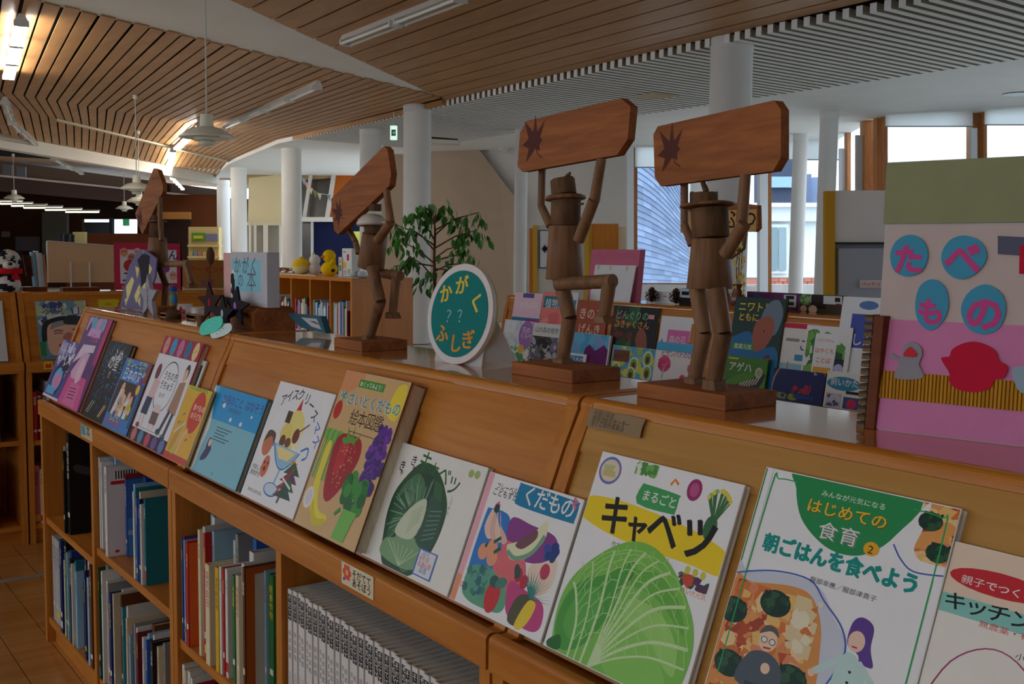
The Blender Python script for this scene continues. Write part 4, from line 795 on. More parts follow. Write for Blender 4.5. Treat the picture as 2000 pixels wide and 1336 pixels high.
def d_haj(a):
    W = S(240, 241, 243); a.ys = .80; a.rect(0, -.3, 1, 1, W); a.rect(0, -.3, .5, .02, S(222, 150, 80)); gratin(a, .02, -.24, .46, .02, 90, 3); a.rect(0, 0, .012, 1, GR); a.rect(.045, 0, .05, 1, S(206, 210, 212))
    gratin(a, .83, .75, 1.0, 1.0, 110, 4); a.poly([(.72, .66), (.84, .98), (.83, 1.0), (.7, 1.0)], W); a.blob([(.74, .74), (.8, .86), (.84, .97), (.87, .99), (.86, .88), (.845, .79), (.9, .745), (1, .745), (1, .69), (.8, .69)], W); a.line([(.75, .79), (.8, .735), (.87, .70), (1, .715)], .008, S(70, 100, 190), 5)
    for x, y in ((.885, .92), (.95, .8)): a.ell(x, y, .055, .05, S(30, 66, 50)); a.mosaic(x - .05, y - .04, x + .05, y + .04, [S(24, 60, 44), S(50, 90, 60)], 10, .03, 2)
    a.blob([(.2, 1.02), (.2, .93), (.27, .8), (.4, .715), (.52, .69), (.64, .72), (.75, .83), (.8, 1.02)], S(40, 146, 84)); a.text('みんなが元気になる', .34, .925, .037, S(214, 232, 214)); a.text('はじめての', .285, .84, .084, S(120, 90, 20)); a.text('はじめての', .28, .844, .084, S(238, 196, 50)); a.text('食育', .38, .735, .105, S(130, 140, 136), adv=1.05); a.text('食育', .372, .74, .105, WHITE, adv=1.05); a.ell(.655, .745, .038, .038, S(236, 176, 40)); a.text('2', .638, .725, .06, BLACK)
    for k, ch in enumerate('朝ごはんを食べよう'): a.text(ch, .1 + k * .09, .615 - (0 if k < 9 else 0), .108, S(10, 150, 140), sx=.8)
    for j in range(7):
        for k, ch in enumerate('朝ごはんを食べよう'): a.text(ch, .102 + k * .09 + .004 * math.cos(j * .9), .616 + .003 * math.sin(j * .9), .112, S(10, 150, 140), sx=.8)
    a.blob([(0, 0), (0, .5), (.06, .5), (.3, .535), (.46, .52), (.56, .42), (.66, .3), (.6, .1), (.58, 0)], S(206, 212, 226)); a.line([(0, .47), (.2, .53), (.4, .54), (.5, .47), (.62, .38), (.66, .27), (.6, .1), (.57, .0)], .009, S(70, 100, 190), 5); a.blob([(0, 0), (0, .44), (.1, .45), (.34, .49), (.46, .45), (.54, .28), (.52, .0)], S(222, 150, 80)); gratin(a, .02, .01, .48, .45, 190, 8); a.mosaic(.36, .2, .5, .46, [S(236, 226, 196), S(226, 206, 160)], 24, .05, 5)
    for x, y in ((.26, .39), (.1, .06), (.44, .1), (.04, .3)): a.ell(x, y, .085, .075, S(26, 60, 46)); a.mosaic(x - .07, y - .05, x + .07, y + .05, [S(24, 56, 44), S(56, 92, 66), S(36, 74, 54)], 20, .03, 7)
    a.text('服部幸應／服部津貴子', .4, .535, .034, S(50, 54, 60)); a.ell(.275, .22, .05, .06, S(240, 206, 176)); a.blob([(.22, .24), (.25, .285), (.3, .285), (.33, .25), (.28, .265)], S(96, 92, 92)); a.ell(.255, .22, .018, .018, BLACK); a.ell(.255, .22, .014, .014, WHITE); a.ell(.3, .22, .018, .018, BLACK); a.ell(.3, .22, .014, .014, WHITE); a.line([(.26, .185), (.3, .19)], .01, RD); a.blob([(.16, 0), (.18, .12), (.24, .165), (.33, .16), (.39, .1), (.38, 0)], S(84, 92, 104)); a.ell(.3, .1, .025, .03, S(240, 206, 176)); a.line([(.21, .01), (.34, .01)], .02, S(60, 66, 80))
    a.blob([(.66, .33), (.66, .42), (.7, .455), (.76, .43), (.77, .34), (.8, .27), (.74, .27), (.72, .3)], S(96, 64, 150)); a.ell(.7, .35, .04, .055, S(240, 206, 184)); a.line([(.685, .325), (.71, .325)], .008, RD); a.blob([(.66, .285), (.72, .285), (.78, .2), (.8, .1), (.76, .06), (.64, .06), (.63, .16)], S(196, 226, 222)); a.line([(.66, .27), (.54, .17)], .035, S(196, 226, 222)); a.line([(.73, .27), (.84, .18)], .035, S(196, 226, 222)); a.ell(.53, .16, .018, .02, S(240, 206, 184)); a.ell(.85, .17, .018, .02, S(240, 206, 184)); a.line([(.66, .06), (.6, .02)], .03, S(240, 206, 184)); a.line([(.74, .06), (.74, .0)], .03, S(240, 206, 184))
    for k in range(3): a.ell(.705, .22 - k * .045, .008, .008, S(40, 50, 60), 7)
    a.line([(.2, .96), (.09, .955), (.06, .9), (.055, 0)], .007, S(40, 170, 90), 4); a.line([(.8, .955), (.93, .945), (.955, .88), (.955, .02)], .007, S(40, 170, 90), 4)
def d_kit(a):
    a.ys = .72; a.rect(0, -.45, 1, 1, S(240, 236, 228)); a.rect(0, .74, 1, 1, S(236, 214, 190)); a.rect(0, .645, 1, .74, S(140, 206, 196)); a.ell(.42, .84, .4, .13, S(206, 44, 54)); a.text('親子でつくる', .12, .81, .1, WHITE, adv=.98); a.text('キッチン', -.0 + .02, .675, .2, BLACK, adv=.88); a.text('無農薬・有機', .34, .625, .08, S(206, 60, 50)); a.text('小大竹', .66, .53, .075, S(40, 40, 44)); a.text('スス', .86, .76, .12, S(40, 60, 160))
    m_ = S(160, 60, 110); a.line([(.02, .14), (.2, .42), (.5, .54), (.8, .46), (.98, .2)], .014, m_, 5); a.line([(.3, .22), (.62, .25), (.94, .2)], .014, m_, 4); a.line([(.32, .22), (.34, .05), (.5, .0)], .012, m_, 4); a.line([(.93, .2), (.92, .06), (.8, .0)], .012, m_, 4); a.line([(.44, .16), (.52, .185), (.6, .16)], .014, m_, 4); a.line([(.74, .16), (.82, .185), (.9, .16)], .014, m_, 4); a.ell(.44, .09, .07, .07, S(236, 160, 190)); a.ell(.86, .09, .07, .07, S(236, 160, 190)); a.line([(.52, .04), (.64, .015), (.78, .04)], .014, m_, 4); a.mosaic(.0, .0, .22, .12, [S(30, 120, 130), S(40, 90, 130)], 10, .1, 2)

FB = [((125, 663), (156, 671), .006, 'slim blue and violet pop magazine, leftmost on the sloping shelf', d_idol, S(92, 92, 160), False, .001),
      ((176, 617), (221, 625), .012, 'tall pink and purple picture book with an open-page design', d_pinkmag, S(120, 60, 90), True, .001),
      ((215, 664), (260, 675), .012, 'black book cover with blue fireworks pattern', d_fire, S(30, 30, 38), True, .001),
      ((248, 699), (299, 711), .014, 'bright blue picture guide showing a crowd of small figures', d_group, S(60, 110, 170), True, .001),
      ((324, 656), (399, 671), .016, 'tall white book with crimson top band of five ovals', d_mar, S(200, 60, 90), True, .001),
      ((369, 752), (416, 764), .006, 'small yellow book with a red oval title', d_yellow, S(232, 180, 50), False, .019),
      ((422, 752), (524, 780), .012, 'sky blue book with white drifting shapes', d_blue, S(50, 130, 160), True, .001),
      ((548, 745), (657, 770), .010, 'white book with a drawn ice cream sundae', d_ice, WHITE, True, .001),
      ((678, 720), (805, 747), .030, 'thick tan encyclopedia cover with big strawberry, banana and grapes', d_veg, S(120, 80, 50), True, .001),
      ((780, 864), (955, 912), .009, 'white book with a dark green cabbage painting', d_kya, WHITE, True, .001),
      ((957, 922), (1142, 975), .011, 'white and blue fruit picture book with melon and pineapple', d_kuda, WHITE, True, .001),
      ((1177, 883), (1456, 946), .010, 'white book with large light green cabbage and yellow title band', d_cab, WHITE, True, .001),
      ((1497, 913), (1879, 993), .011, 'white book with green semicircle title and gratin photograph', d_haj, WHITE, True, .001),
      ((1866, 1058), (2120, 1118), .009, 'pale kitchen book with a smiling line drawn face, at right edge', d_kit, S(236, 226, 210), True, .001)]
for TL, TR, t_, lab, dr, cv, hd, t0 in FB:
    leaning_book(MAIN, TL, TR, t_, lab, dr, t0, cv, None, group=G_FACE, hard=hd)
leaning_book(MAIN, (368, 697), (404, 706), .004, 'small black and white booklet peeping from behind the yellow book', d_bw, .001, S(220, 220, 220), group=G_FACE, hard=False)
# ================================================================== things standing on top of the long shelf
def maple(a, cx, cy, q, c, rot=0.0):                                 # pressed leaf burnt into the board
    pts = []; k_ = a.w / a.h
    spec = [(84, 1.5), (99, .62), (124, 1.5), (146, .6), (176, 1.05), (196, .52), (226, 1.1), (256, .35), (284, .2), (318, .6), (350, .42), (10, .7), (28, .55), (48, 1.4), (66, .62)]
    for d_, r in spec:
        t = math.radians(d_) + rot; pts.append((cx + q * r * math.cos(t), cy + q * r * math.sin(t) * k_))
    a.poly(pts, c); t = math.radians(300) + rot; a.line([(cx, cy), (cx + q * .5 * math.cos(t), cy + q * .55 * math.sin(t) * k_), (cx + q * 1.0 * math.cos(t + .15), cy + q * .95 * math.sin(t + .15) * k_)], q * .07, c)

def log_figure(yc, base, segs, head, torso, hat, feet, board, label, twig=None, shell=False, leaf=True, yaw=0.0, bdy=0.0, nose=None, tilt=0.0):
    """a man of sawn branches on a block, seen from the hall; positions are where the parts show, on the plane y = yc"""
    W = lambda px, py, dy=0.0: Uy(px, py, yc + dy)
    cx = W((torso[0][0] + torso[0][1]) / 2, torso[0][2]).x
    sc_ = (W(1001, 668) - W(1000, 668)).length; dep_ = (W(torso[0][0], torso[0][2]) - CAM).dot(Vector((_ax.z, _ay.z, _az.z))); m = lambda px: px * dep_ / FPX
    x0, y0, x1, y1 = base
    t = thing('wooden_figure', label, 'figurine', ((x0 + x1) / 2, (y0 + y1) / 2, ZTOP), 'branch wood men holding signboards')
    MB().box((x0, y0, ZTOP), (x1, y1, ZTOP + .0185)).build('base_block', 'board', t, bevel=.0012)
    for nm, a, b, r0, r1, dy in segs:
        p, q = W(*a, dy), W(*b, dy); MB().cyl(p, q, m(r0), m(r1), 12).build(nm, 'log', t, bevel=.0006)
    def barrel(nm, top, bot, mat, z_extra=0):
        a = W((top[0] + top[1]) / 2, top[2]); b = W((bot[0] + bot[1]) / 2, bot[2]); b = Vector((b.x, a.y, b.z))
        MB().lathe([(0.0002, 0), (m(bot[1] - bot[0]) / 2 - .001, 0), (m(bot[1] - bot[0]) / 2, .001), (m(top[1] - top[0]) / 2, (a - b).length - .001), (m(top[1] - top[0]) / 2 - .001, (a - b).length), (.0002, (a - b).length)], b, 20, axis=(a - b)).build(nm, mat, t)
    barrel('torso', torso[0], torso[1], 'log'); barrel('head', head[0], head[1], 'bark')
    (bx0, by0), (bx1, by1), th = hat['brim']; A, B = W(bx0, by0), W(bx1, by1); c = (A + B) / 2; R = m(math.hypot(bx1 - bx0, by1 - by0)) / 2; up = (B - A).normalized().cross(Vector((0, -1, 0))).normalized()
    if up.z < 0: up = -up
    if shell: MB().lathe([(R * .25, R * .62), (R * .55, R * .55), (R * .85, R * .3), (R, 0), (R * .9, -.004), (R * .5, .004)], c, 20, S(206, 200, 190), axis=up).build('shell_hat', 'gloss', t)
    else: MB().lathe([(.0002, th), (R * .8, th), (R, th * .55), (R, 0), (R * .9, -th * .2), (.0002, -th * .2)], c, 22, axis=up).build('hat_brim', 'log', t)
    (cx0, cx1, cy0, cy1, lean) = hat['crown']; b = W((cx0 + cx1) / 2 - lean, cy1); a = W((cx0 + cx1) / 2 + lean, cy0)
    mb = MB(); n = 14; vs = []
    ax = (a - b).normalized(); xx = ax.orthogonal().normalized(); yy = ax.cross(xx); rr = m(cx1 - cx0) / 2; rg = random.Random(int(cx0))
    for k in range(n):
        t_ = 2 * math.pi * k / n; vs.append(b + (xx * math.cos(t_) + yy * math.sin(t_)) * rr)
    for k in range(n):
        t_ = 2 * math.pi * k / n; vs.append(b + (a - b) * rg.uniform(.86, 1.05) + (xx * math.cos(t_) + yy * math.sin(t_)) * rr * rg.uniform(.9, 1.0))
    mb.add(vs, [(k, (k + 1) % n, n + (k + 1) % n, n + k) for k in range(n)] + [list(range(n, 2 * n)), list(range(n))[::-1]]); mb.build('hat_crown', 'bark', t)
    if twig: MB().tube([W(*p) for p in twig[0]], [m(r) for r in twig[1]], 7).build('hat_twig', 'bark', t)
    if nose: MB().cyl(W(*nose[0]), W(*nose[1]), m(nose[2]), m(nose[2]) * .8, 8).build('nose_peg', 'bark', t)
    for (fx0, fx1, fy0, fy1, dy, toe) in feet:                       # a foot: short wedge cut from a stick
        a = W((fx0 + fx1) / 2, fy0, dy); b = W((fx0 + fx1) / 2, fy1, dy); hw = m(fx1 - fx0) / 2
        MB().hexa([b + Vector(v) for v in ((-hw, -.012, 0), (hw * (1 + toe), -.012, 0), (hw * (1 + toe), .012, 0), (-hw, .012, 0))] + [a + Vector(v) for v in ((-hw, -.011, 0), (hw * .8, -.011, 0), (hw * .8, .011, 0), (-hw, .011, 0))]).build('foot', 'log', t, bevel=.0015)
    ca = Uy(sum(p[0] for p in board) / len(board), sum(p[1] for p in board) / len(board), yc + bdy)
    d = Vector((math.cos(math.radians(yaw)), math.sin(math.radians(yaw)), 0)); nn = Vector((d.y, -d.x, 0))          # towards the viewer
    pts = [Up(x, y, ca, nn) for x, y in board]; bo = MB().prism(pts, -nn * .0125).build('signboard', 'board', t, bevel=.0012)
    if leaf:
        lx = [((p - ca).dot(d), p.z) for p in pts]; mnx, mxx = min(v[0] for v in lx), max(v[0] for v in lx); mnz, mxz = min(v[1] for v in lx), max(v[1] for v in lx)
        w_, h_ = mxx - mnx, mxz - mnz; a = Art(w_, h_); maple(a, leaf[0], leaf[1], leaf[2], S(88, 48, 42), leaf[3])
        a.mesh(ca + d * mnx + ZV * (mnz - ca.z), d, ZV, nn, lift=.0002).build('burnt_leaf_print', 'matte', bo)
    return t
TH, SHN, UA, FA = 'thigh', 'shin', 'forearm', 'upper_arm'
log_figure(.95, (-.967, .905, -.818, .995),
    [(UA, (1454, 437), (1416, 498), 12, 13, -.028), (FA, (1456, 340), (1449, 434), 10, 11, -.022), (UA, (1336, 437), (1352, 478), 8, 9, .02), (FA, (1337, 355), (1337, 434), 8, 8, .02),
     (TH, (1362, 563), (1375, 650), 17, 16, .012), (SHN, (1375, 650), (1357, 738), 16, 14, .012), (TH, (1397, 565), (1412, 651), 19, 17, -.014), (SHN, (1413, 651), (1396, 742), 17, 15, -.014)],
    ((1349, 1421, 407), (1353, 1424, 465)), ((1352, 1424, 466), (1342, 1430, 564)),
    {'brim': ((1331, 411), (1435, 394), .004), 'crown': (1347, 1402, 375, 402, 0)},
    [(1342, 1375, 737, 765, .012, 0), (1379, 1413, 741, 774, -.014, .15)],
    [(1284.5, 246.7), (1512.6, 195.6), (1525, 214), (1525, 308), (1510, 334), (1290, 363.6), (1278.7, 346), (1276, 263)],
    'largest log man seen from behind, both feet down, holding a maple-marked board', twig=([(1379, 374), (1371, 352), (1361, 339)], [6, 5, 2]), leaf=(.165, .47, .115, .1), yaw=-6, bdy=-.01)
log_figure(.962, (-1.254, .918, -1.111, 1.008),
    [(UA, (1160, 391), (1130, 470), 10.5, 11, -.026), (FA, (1175, 310), (1161, 392), 9, 10, -.022), (UA, (1058, 404), (1075, 441), 8, 9, .02), (FA, (1059, 326), (1057, 405), 7.5, 7.5, .02),
     (TH, (1094, 543), (1113, 621), 16, 15, .012), (SHN, (1113, 621), (1099, 701), 15, 13, .012), (TH, (1090, 555), (1197, 549), 13, 13, -.016), (SHN, (1190, 552), (1180, 620), 13, 12, -.016)],
    ((1077, 1134, 386), (1075, 1133, 440)), ((1072, 1134, 441), (1066, 1138, 546)),
    {'brim': ((1065, 396), (1144, 382), .006), 'crown': (1075, 1124, 350, 381, -2)},
    [(1084, 1116, 700, 724, .012, .25), (1168, 1194, 617, 632, -.016, .5)],
    [(1029, 236), (1212.5, 192), (1231.4, 208), (1225.6, 272), (1205, 302.7), (1020.6, 335.6), (1010.7, 325), (1015.6, 259)],
    'log man with one knee raised beside the round sign, holding a maple-marked board', twig=([(1107, 354), (1109, 343), (1114, 337)], [7, 5, 2]), leaf=(.17, .47, .115, .05), yaw=-3, bdy=-.01, nose=((1130, 399), (1139, 398), 2.5))
log_figure(.938, (-1.783, .89, -1.672, .985),
    [(UA, (763, 434), (737, 471), 8.5, 9, -.026), (FA, (755, 372), (763, 434), 6.5, 8, -.024), (UA, (694, 471), (700, 495), 6, 6, .022), (FA, (680, 444), (694, 472), 5.5, 6, .02),
     (TH, (727, 522), (743, 589), 11.5, 11, -.010), (SHN, (743, 589), (723, 657), 11, 9, -.010), (TH, (742, 533), (782, 539), 9, 9.5, .018), (SHN, (774, 540), (767, 612), 9, 8.5, .018)],
    ((711, 747, 438), (712, 746, 457)), ((708, 757, 457), (698, 750, 523)),
    {'brim': ((697, 441), (757, 433), .004), 'crown': (720, 745, 398, 412, 0)},
    [(712, 732, 655, 674, -.010, .4), (758, 776, 610, 622, .018, .5)],
    [(750, 285), (756.8, 292.5), (763.5, 339), (760.5, 363), (660, 458), (652.5, 450), (648.8, 420), (646.5, 388.5)],
    'log man with a white shell hat, stepping, left of the potted tree', shell=True, leaf=(.15, .24, .10, .6), yaw=0, bdy=-.012)
log_figure(.975, (-3.09, .935, -2.975, 1.015),
    [(FA, (312, 385), (313, 432), 4.5, 4.5, -.02), (UA, (313, 432), (316, 470), 4.5, 5, -.022), (FA, (296, 425), (295, 455), 4, 4, .02),
     (TH, (309, 515), (324, 557), 6.5, 6, .01), (SHN, (324, 557), (320, 598), 6, 5.5, .01), (TH, (304, 516), (368, 515), 6, 6, -.012), (SHN, (364, 517), (375, 556), 6, 5, -.012)],
    ((293, 319, 434), (292, 319, 464)), ((291, 325, 464), (289, 328, 514)),
    {'brim': ((288, 434), (326, 432), .004), 'crown': (296, 314, 420, 433, 0)},
    [(313, 327, 597, 607, .01, .3), (370, 380, 555, 562, -.012, .5)],
    [(300, 329), (308, 332), (318, 361), (318, 374), (278, 458), (270, 440), (264, 417)],
    'smallest log man, far left, holding a steeply tilted board', leaf=(.2, .22, .12, .5), yaw=0, bdy=-.012)

# round green science sign on a card easel
def flat_frame(px, py, yaw, lean=0.0):
    p = Uz(px, py, ZTOP); d = Vector((math.cos(math.radians(yaw)), math.sin(math.radians(yaw)), 0)); back = Vector((-d.y, d.x, 0))
    v = (ZV * math.cos(math.radians(lean)) + back * math.sin(math.radians(lean))); return p, d, v, back
p, d, v, bk = flat_frame(884, 711, 6, 9); R = .082
t = thing('round_sign', 'round green science sign with white rim on an easel', 'sign', p)
c = p + v * R; nn = -(d.cross(v)).normalized()
if nn.dot(CAM - c) < 0: nn = -nn
disc = lambda r, off, th, col, nm, par, mat: MB().prism([c + (d * math.cos(k * math.pi / 24) + v * math.sin(k * math.pi / 24)) * r + nn * off for k in range(48)], -nn * th, col, sm=True).build(nm, mat, par)
bd = disc(R, .0, .008, S(226, 220, 216), 'rim_disc', t, 'matte'); disc(R * .985, -.0082, .004, S(206, 196, 120), 'backing_disc', t, 'matte'); disc(R * .865, .0012, .0012, S(20, 126, 122), 'green_face', t, 'matte')
a = Art(2 * R, 2 * R); yl = S(236, 206, 76); og = S(226, 150, 56); lb = S(150, 200, 216)
for ch, x, y, z, r_ in (('か', .18, .60, .20, .25), ('が', .40, .70, .20, .1), ('く', .63, .56, .21, -.15)): a.text(ch, x, y, z, yl, rot=r_); a.text(ch, x + .008, y, z, yl, rot=r_)
a.text('？', .30, .41, .17, lb, rot=-.1); a.text('？', .49, .41, .17, lb, rot=.12)
for ch, x, y, z, r_ in (('ふ', .19, .21, .20, .1), ('し', .41, .13, .20, 0), ('ぎ', .60, .17, .20, .1)): a.text(ch, x, y, z, og, rot=r_); a.text(ch, x + .008, y, z, og, rot=r_)
a.mesh(c - d * R - v * R + nn * .0014, d, v, nn).build('lettering', 'matte', bd)
for s_ in (-1, 1): MB().prism([p + d * .055 * s_ - nn * .013 + v * .01, p + d * .055 * s_ - nn * .013 + v * .10, Vector((*(p + d * .075 * s_ - nn * .075).xy, ZTOP + .001))], d * .002, S(206, 204, 202)).build('easel_wing', 'matte', t)
MB().ob(p - d * .06 - nn * .010, d * .12, v * .1, -nn * .002, S(200, 198, 196)).build('easel_back', 'matte', t)

# pink picture sign with cut paper letters
p, d, v, bk = flat_frame(1703, 838, 13.5, 3); nn = -bk; nn = d.cross(v).normalized(); nn = nn if nn.dot(CAM - p) > 0 else -nn
t = thing('picture_sign', 'large pink and grey sign with cut paper food letters', 'sign', p + d * .09)
def sgn(px, py): q = Up(px, py, p, nn) - p; return q.dot(d), q.dot(v)
SW = .235; SHH = sgn(1725, 318)[1]; x0 = 0.0
gh = sgn(1716, 437)[1]; rg = sgn(1710, 622)[1]; tb = sgn(1708, 722)[1]; tb0 = sgn(1706, 775)[1]
MB().ob(p - nn * .006, d * SW, v * SHH, nn * .004, S(196, 190, 186)).build('card_back', 'matte', t, bevel=.0008)
MB().ob(p + v * gh - nn * .002 - d * .001, d * (SW + .001), v * (SHH - gh), nn * .0025, S(146, 150, 112)).build('green_card', 'matte', t)
def piece(pts, c, nm, lift=.0008, th=.0008, par=None): MB().prism([p + d * x + v * y + nn * lift for x, y in pts], -nn * th, c).build(nm, 'matte', par or t, sm_=None) if False else MB().prism([p + d * x + v * y + nn * lift for x, y in pts], -nn * th, c).build(nm, 'matte', par or t)
piece([(.002, .003), (.006, .0), (SW, .0), (SW, gh - .002), (.008, gh - .002), (.002, gh - .008)], S(200, 184, 178), 'grey_sheet', 0, .0019)
piece([(.002, .004), (.006, .0008), (SW, .0008), (SW, rg), (.002, rg)], S(212, 132, 178), 'pink_sheet', .0009)
mb = MB(); n = 64                                                     # corrugated table edge
for k in range(n):
    xa, xb = .002 + k * (SW - .002) / n, .002 + (k + .62) * (SW - .002) / n; mb.ob(p + d * xa + v * tb0 + nn * .0009, d * (xb - xa), v * (tb - tb0), nn * .0018, shade(S(196, 140, 36), random.uniform(.85, 1.1)))
mb.ob(p + d * .002 + v * tb0 + nn * .0008, d * (SW - .002), v * (tb - tb0), nn * .0003, S(150, 100, 24)); mb.build('corrugated_strip', 'matte', t)
def pc(px, py): return sgn(px, py)
KANA = [('た', (1738, 458, 1816, 541), (1742, 530)), ('べ', (1836, 458, 1930, 543), (1842, 536)), ('も', (1784, 546, 1858, 643), (1789, 630)), ('の', (1875, 558, 1971, 652), (1884, 642))]
cb, cp = S(72, 156, 190), S(206, 76, 142)
for ch, (a0, b0, a1, b1), _ in KANA:
    xa, ya = pc(a0, b1); xb, yb = pc(a1, b0); cx, cy, rx, ry = (xa + xb) / 2, (ya + yb) / 2, (xb - xa) / 2, (yb - ya) / 2; rg_ = random.Random(ord(ch))
    pts = smooth([(cx + rx * math.cos(k * .785) * rg_.uniform(.94, 1.04), cy + ry * math.sin(k * .785) * rg_.uniform(.94, 1.04)) for k in range(8)], 5)
    o = MB().prism([p + d * x + v * y + nn * .0022 for x, y in pts], -nn * .001, cb).build('letter_disc', 'matte', t)
    a = Art(2 * rx, 2 * ry); z = .82 * min(1, ry / rx) if ch != 'の' else .86
    for k in range(10): a.text(ch, .085 + .024 * math.cos(k * .628), .155 + .024 * math.sin(k * .628), z, cp)
    a.mesh(p + d * (cx - rx) + v * (cy - ry) + nn * .0022, d, v, nn, lift=.0003).build('letter', 'matte', o)
def cut(pxs, c, nm, lift, sm=True): q = [pc(*k) for k in pxs]; return piece(smooth(q, 4) if sm else q, c, nm, lift, .001)
cut([(1950, 461), (2010, 464), (2010, 500), (1950, 496)], S(92, 94, 116), 'blue_grey_paper', .0022, False)
cut([(1993, 480), (2030, 475), (2030, 536), (1992, 535)], S(196, 24, 56), 'red_paper', .003, False)
cut([(1765, 684), (1772, 670), (1785, 668), (1799, 676), (1803, 692), (1797, 712), (1804, 738), (1750, 738), (1757, 710), (1738, 695), (1745, 690), (1760, 700)], S(150, 148, 158), 'kettle', .0034)
cut([(1768, 690), (1776, 680), (1782, 678), (1793, 690), (1790, 697), (1770, 696)], S(206, 54, 66), 'kettle_lid', .0046)
cut([(1840, 700), (1856, 696), (1862, 682), (1885, 670), (1912, 668), (1945, 684), (1953, 704), (1970, 716), (1962, 738), (1945, 742), (1936, 758), (1905, 766), (1872, 760), (1856, 745), (1856, 728)], S(200, 24, 60), 'red_pot', .0034)
cut([(1978, 722), (2000, 715), (2040, 714), (2040, 768), (1998, 767), (1984, 748)], S(150, 176, 190), 'bowl', .0034)
xa, _ = pc(1703, 700)
t2 = thing('corrugated_stand', 'corrugated cardboard strip with red-brown post beside the pink sign', 'stand', Uz(1678, 838, ZTOP))
q0 = Uz(1672, 834, ZTOP); hgt = Uy(1697, 612, q0.y).z - ZTOP
MB().ob(q0 + XV * .010, XV * .012, YV * .045, ZV * (hgt - .002) + XV * .006, S(100, 50, 26)).build('post', 'darkwood', t2, bevel=.001)
mb = MB()
for k in range(30): mb.ob(q0 + ZV * (k * hgt / 30) + XV * (k / 30 * .006), XV * .0095, YV * .04, ZV * (hgt / 30 * (.55 if k % 2 else .95)), shade(S(112, 92, 68), .5 if k % 2 else 1.05))
mb.build('corrugated_card', 'matte', t2)

# strip of old tape with faded print on the nearest unit
def tape(F, px0, px1, t_, lines, col, tc, label, name, cat):
    u0, v1 = sloped(F, *px0, .0058); u1, v0 = sloped(F, *px1, .0058); o = F.P(0, F.qa, ZA) + F.U * u0 + F.slope() * v0 + F.normal() * .0062
    tt = thing(name, label, cat, o); w_, h_ = u1 - u0, v1 - v0; r = random.Random(1)
    MB().prism([o + F.U * x * w_ + F.slope() * y * h_ for x, y in [(0, .05), (.3, 0), (.6, .04), (1, 0), (.985, .5), (1, .95), (.7, 1), (.35, .96), (0, 1), (.02, .5)]], -F.normal() * .0006, col).build('tape', 'matte', tt)
    a = Art(w_, h_)
    for k, s_ in enumerate(lines): a.text(s_, .1, .68 - k * .27, .075, tc)
    a.mesh(o, F.U, F.slope(), F.normal()).build('print', 'matte', tt)
tape(MAIN, (1153, 797), (1250, 856), .001, ['平成八年度', '財自治総合センター', '宝くじ助成事業品'.replace('成', '作')], S(150, 128, 98), S(84, 70, 54), 'worn tape with faded print at the corner of the nearest unit', 'worn_label', 'label')

# slotted name tags clipped to the front rail
def tag_plate(px0, px1, label, draw, name='shelf_tag'):
    A = Uy(*px0, .7035); B = Uy(*px1, .7035); w_ = B.x - A.x; h_ = .034; o = Vector((A.x, .7035, .7205))
    tt = thing(name, label, 'label', o, 'shelf tags on the front rail'); MB().ob(o, XV * w_, YV * .0013, ZV * h_, S(226, 214, 180)).build('plate', 'gloss', tt, bevel=.0004)
    a = Art(w_, h_); draw(a); a.mesh(o, XV, ZV, -YV).build('print', 'matte', tt)
def d_tag(a):
    for k in range(6): a.ell(.18 + .09 * math.cos(k * 1.047), .6 + .12 * math.sin(k * 1.047) * 2, .05, .05, S(226, 96, 90), 9)
    a.ell(.18, .6, .045, .045, S(236, 190, 80), 9); a.ell(.08, .25, .03, .03, S(70, 120, 180), 8); a.text('そだてて', .34, .53, .15, BLACK); a.text('あそぼう', .34, .14, .15, BLACK)
tag_plate((667, 1108), (729, 1150), 'cream tag reading sodatete asobou above the white series', d_tag)
tag_plate((158, 836), (180, 852), 'small pale tag with blue mark below the black book', lambda a: (a.rect(.05, .2, .4, .95, S(80, 150, 180)), a.text('本', .5, .3, .3, BLACK)))
# ================================================================== books standing on the lower shelves
NAMES = {'wh': ('white', S(226, 224, 218)), 'lb': ('pale blue', S(150, 190, 212)), 'te': ('teal', S(40, 130, 150)), 'bk': ('black', S(30, 30, 34)), 'nv': ('navy', S(34, 46, 100)), 'bl': ('blue', S(44, 96, 176)), 'gr': ('green', S(60, 124, 70)), 'dg': ('dark green', S(34, 78, 50)),
         'rd': ('red', S(186, 44, 44)), 'pk': ('pink', S(222, 120, 150)), 'or': ('orange', S(222, 110, 40)), 'yl': ('yellow', S(226, 186, 50)), 'br': ('brown', S(110, 66, 40)), 'gy': ('grey', S(150, 150, 150)), 'pu': ('purple', S(110, 70, 140)), 'cr': ('cream', S(222, 208, 172)), 'sv': ('silver spiral-bound', S(186, 186, 184)), 'mr': ('maroon', S(110, 34, 44))}
ORD = ['first', 'second', 'third', 'fourth', 'fifth', 'sixth', 'seventh', 'eighth', 'ninth', 'tenth', 'eleventh', 'twelfth', 'thirteenth', 'fourteenth', 'fifteenth', 'sixteenth', 'seventeenth', 'eighteenth', 'nineteenth', 'twentieth', 'twenty-first', 'twenty-second', 'twenty-third', 'twenty-fourth', 'twenty-fifth', 'twenty-sixth', 'twenty-seventh', 'twenty-eighth', 'twenty-ninth', 'thirtieth', 'thirty-first', 'thirty-second', 'thirty-third', 'thirty-fourth', 'thirty-fifth', 'thirty-sixth', 'thirty-seventh', 'thirty-eighth', 'thirty-ninth', 'fortieth']
KJ = '日本山川海花森雪星春夏秋冬池水動物植虫絵図鑑文作'
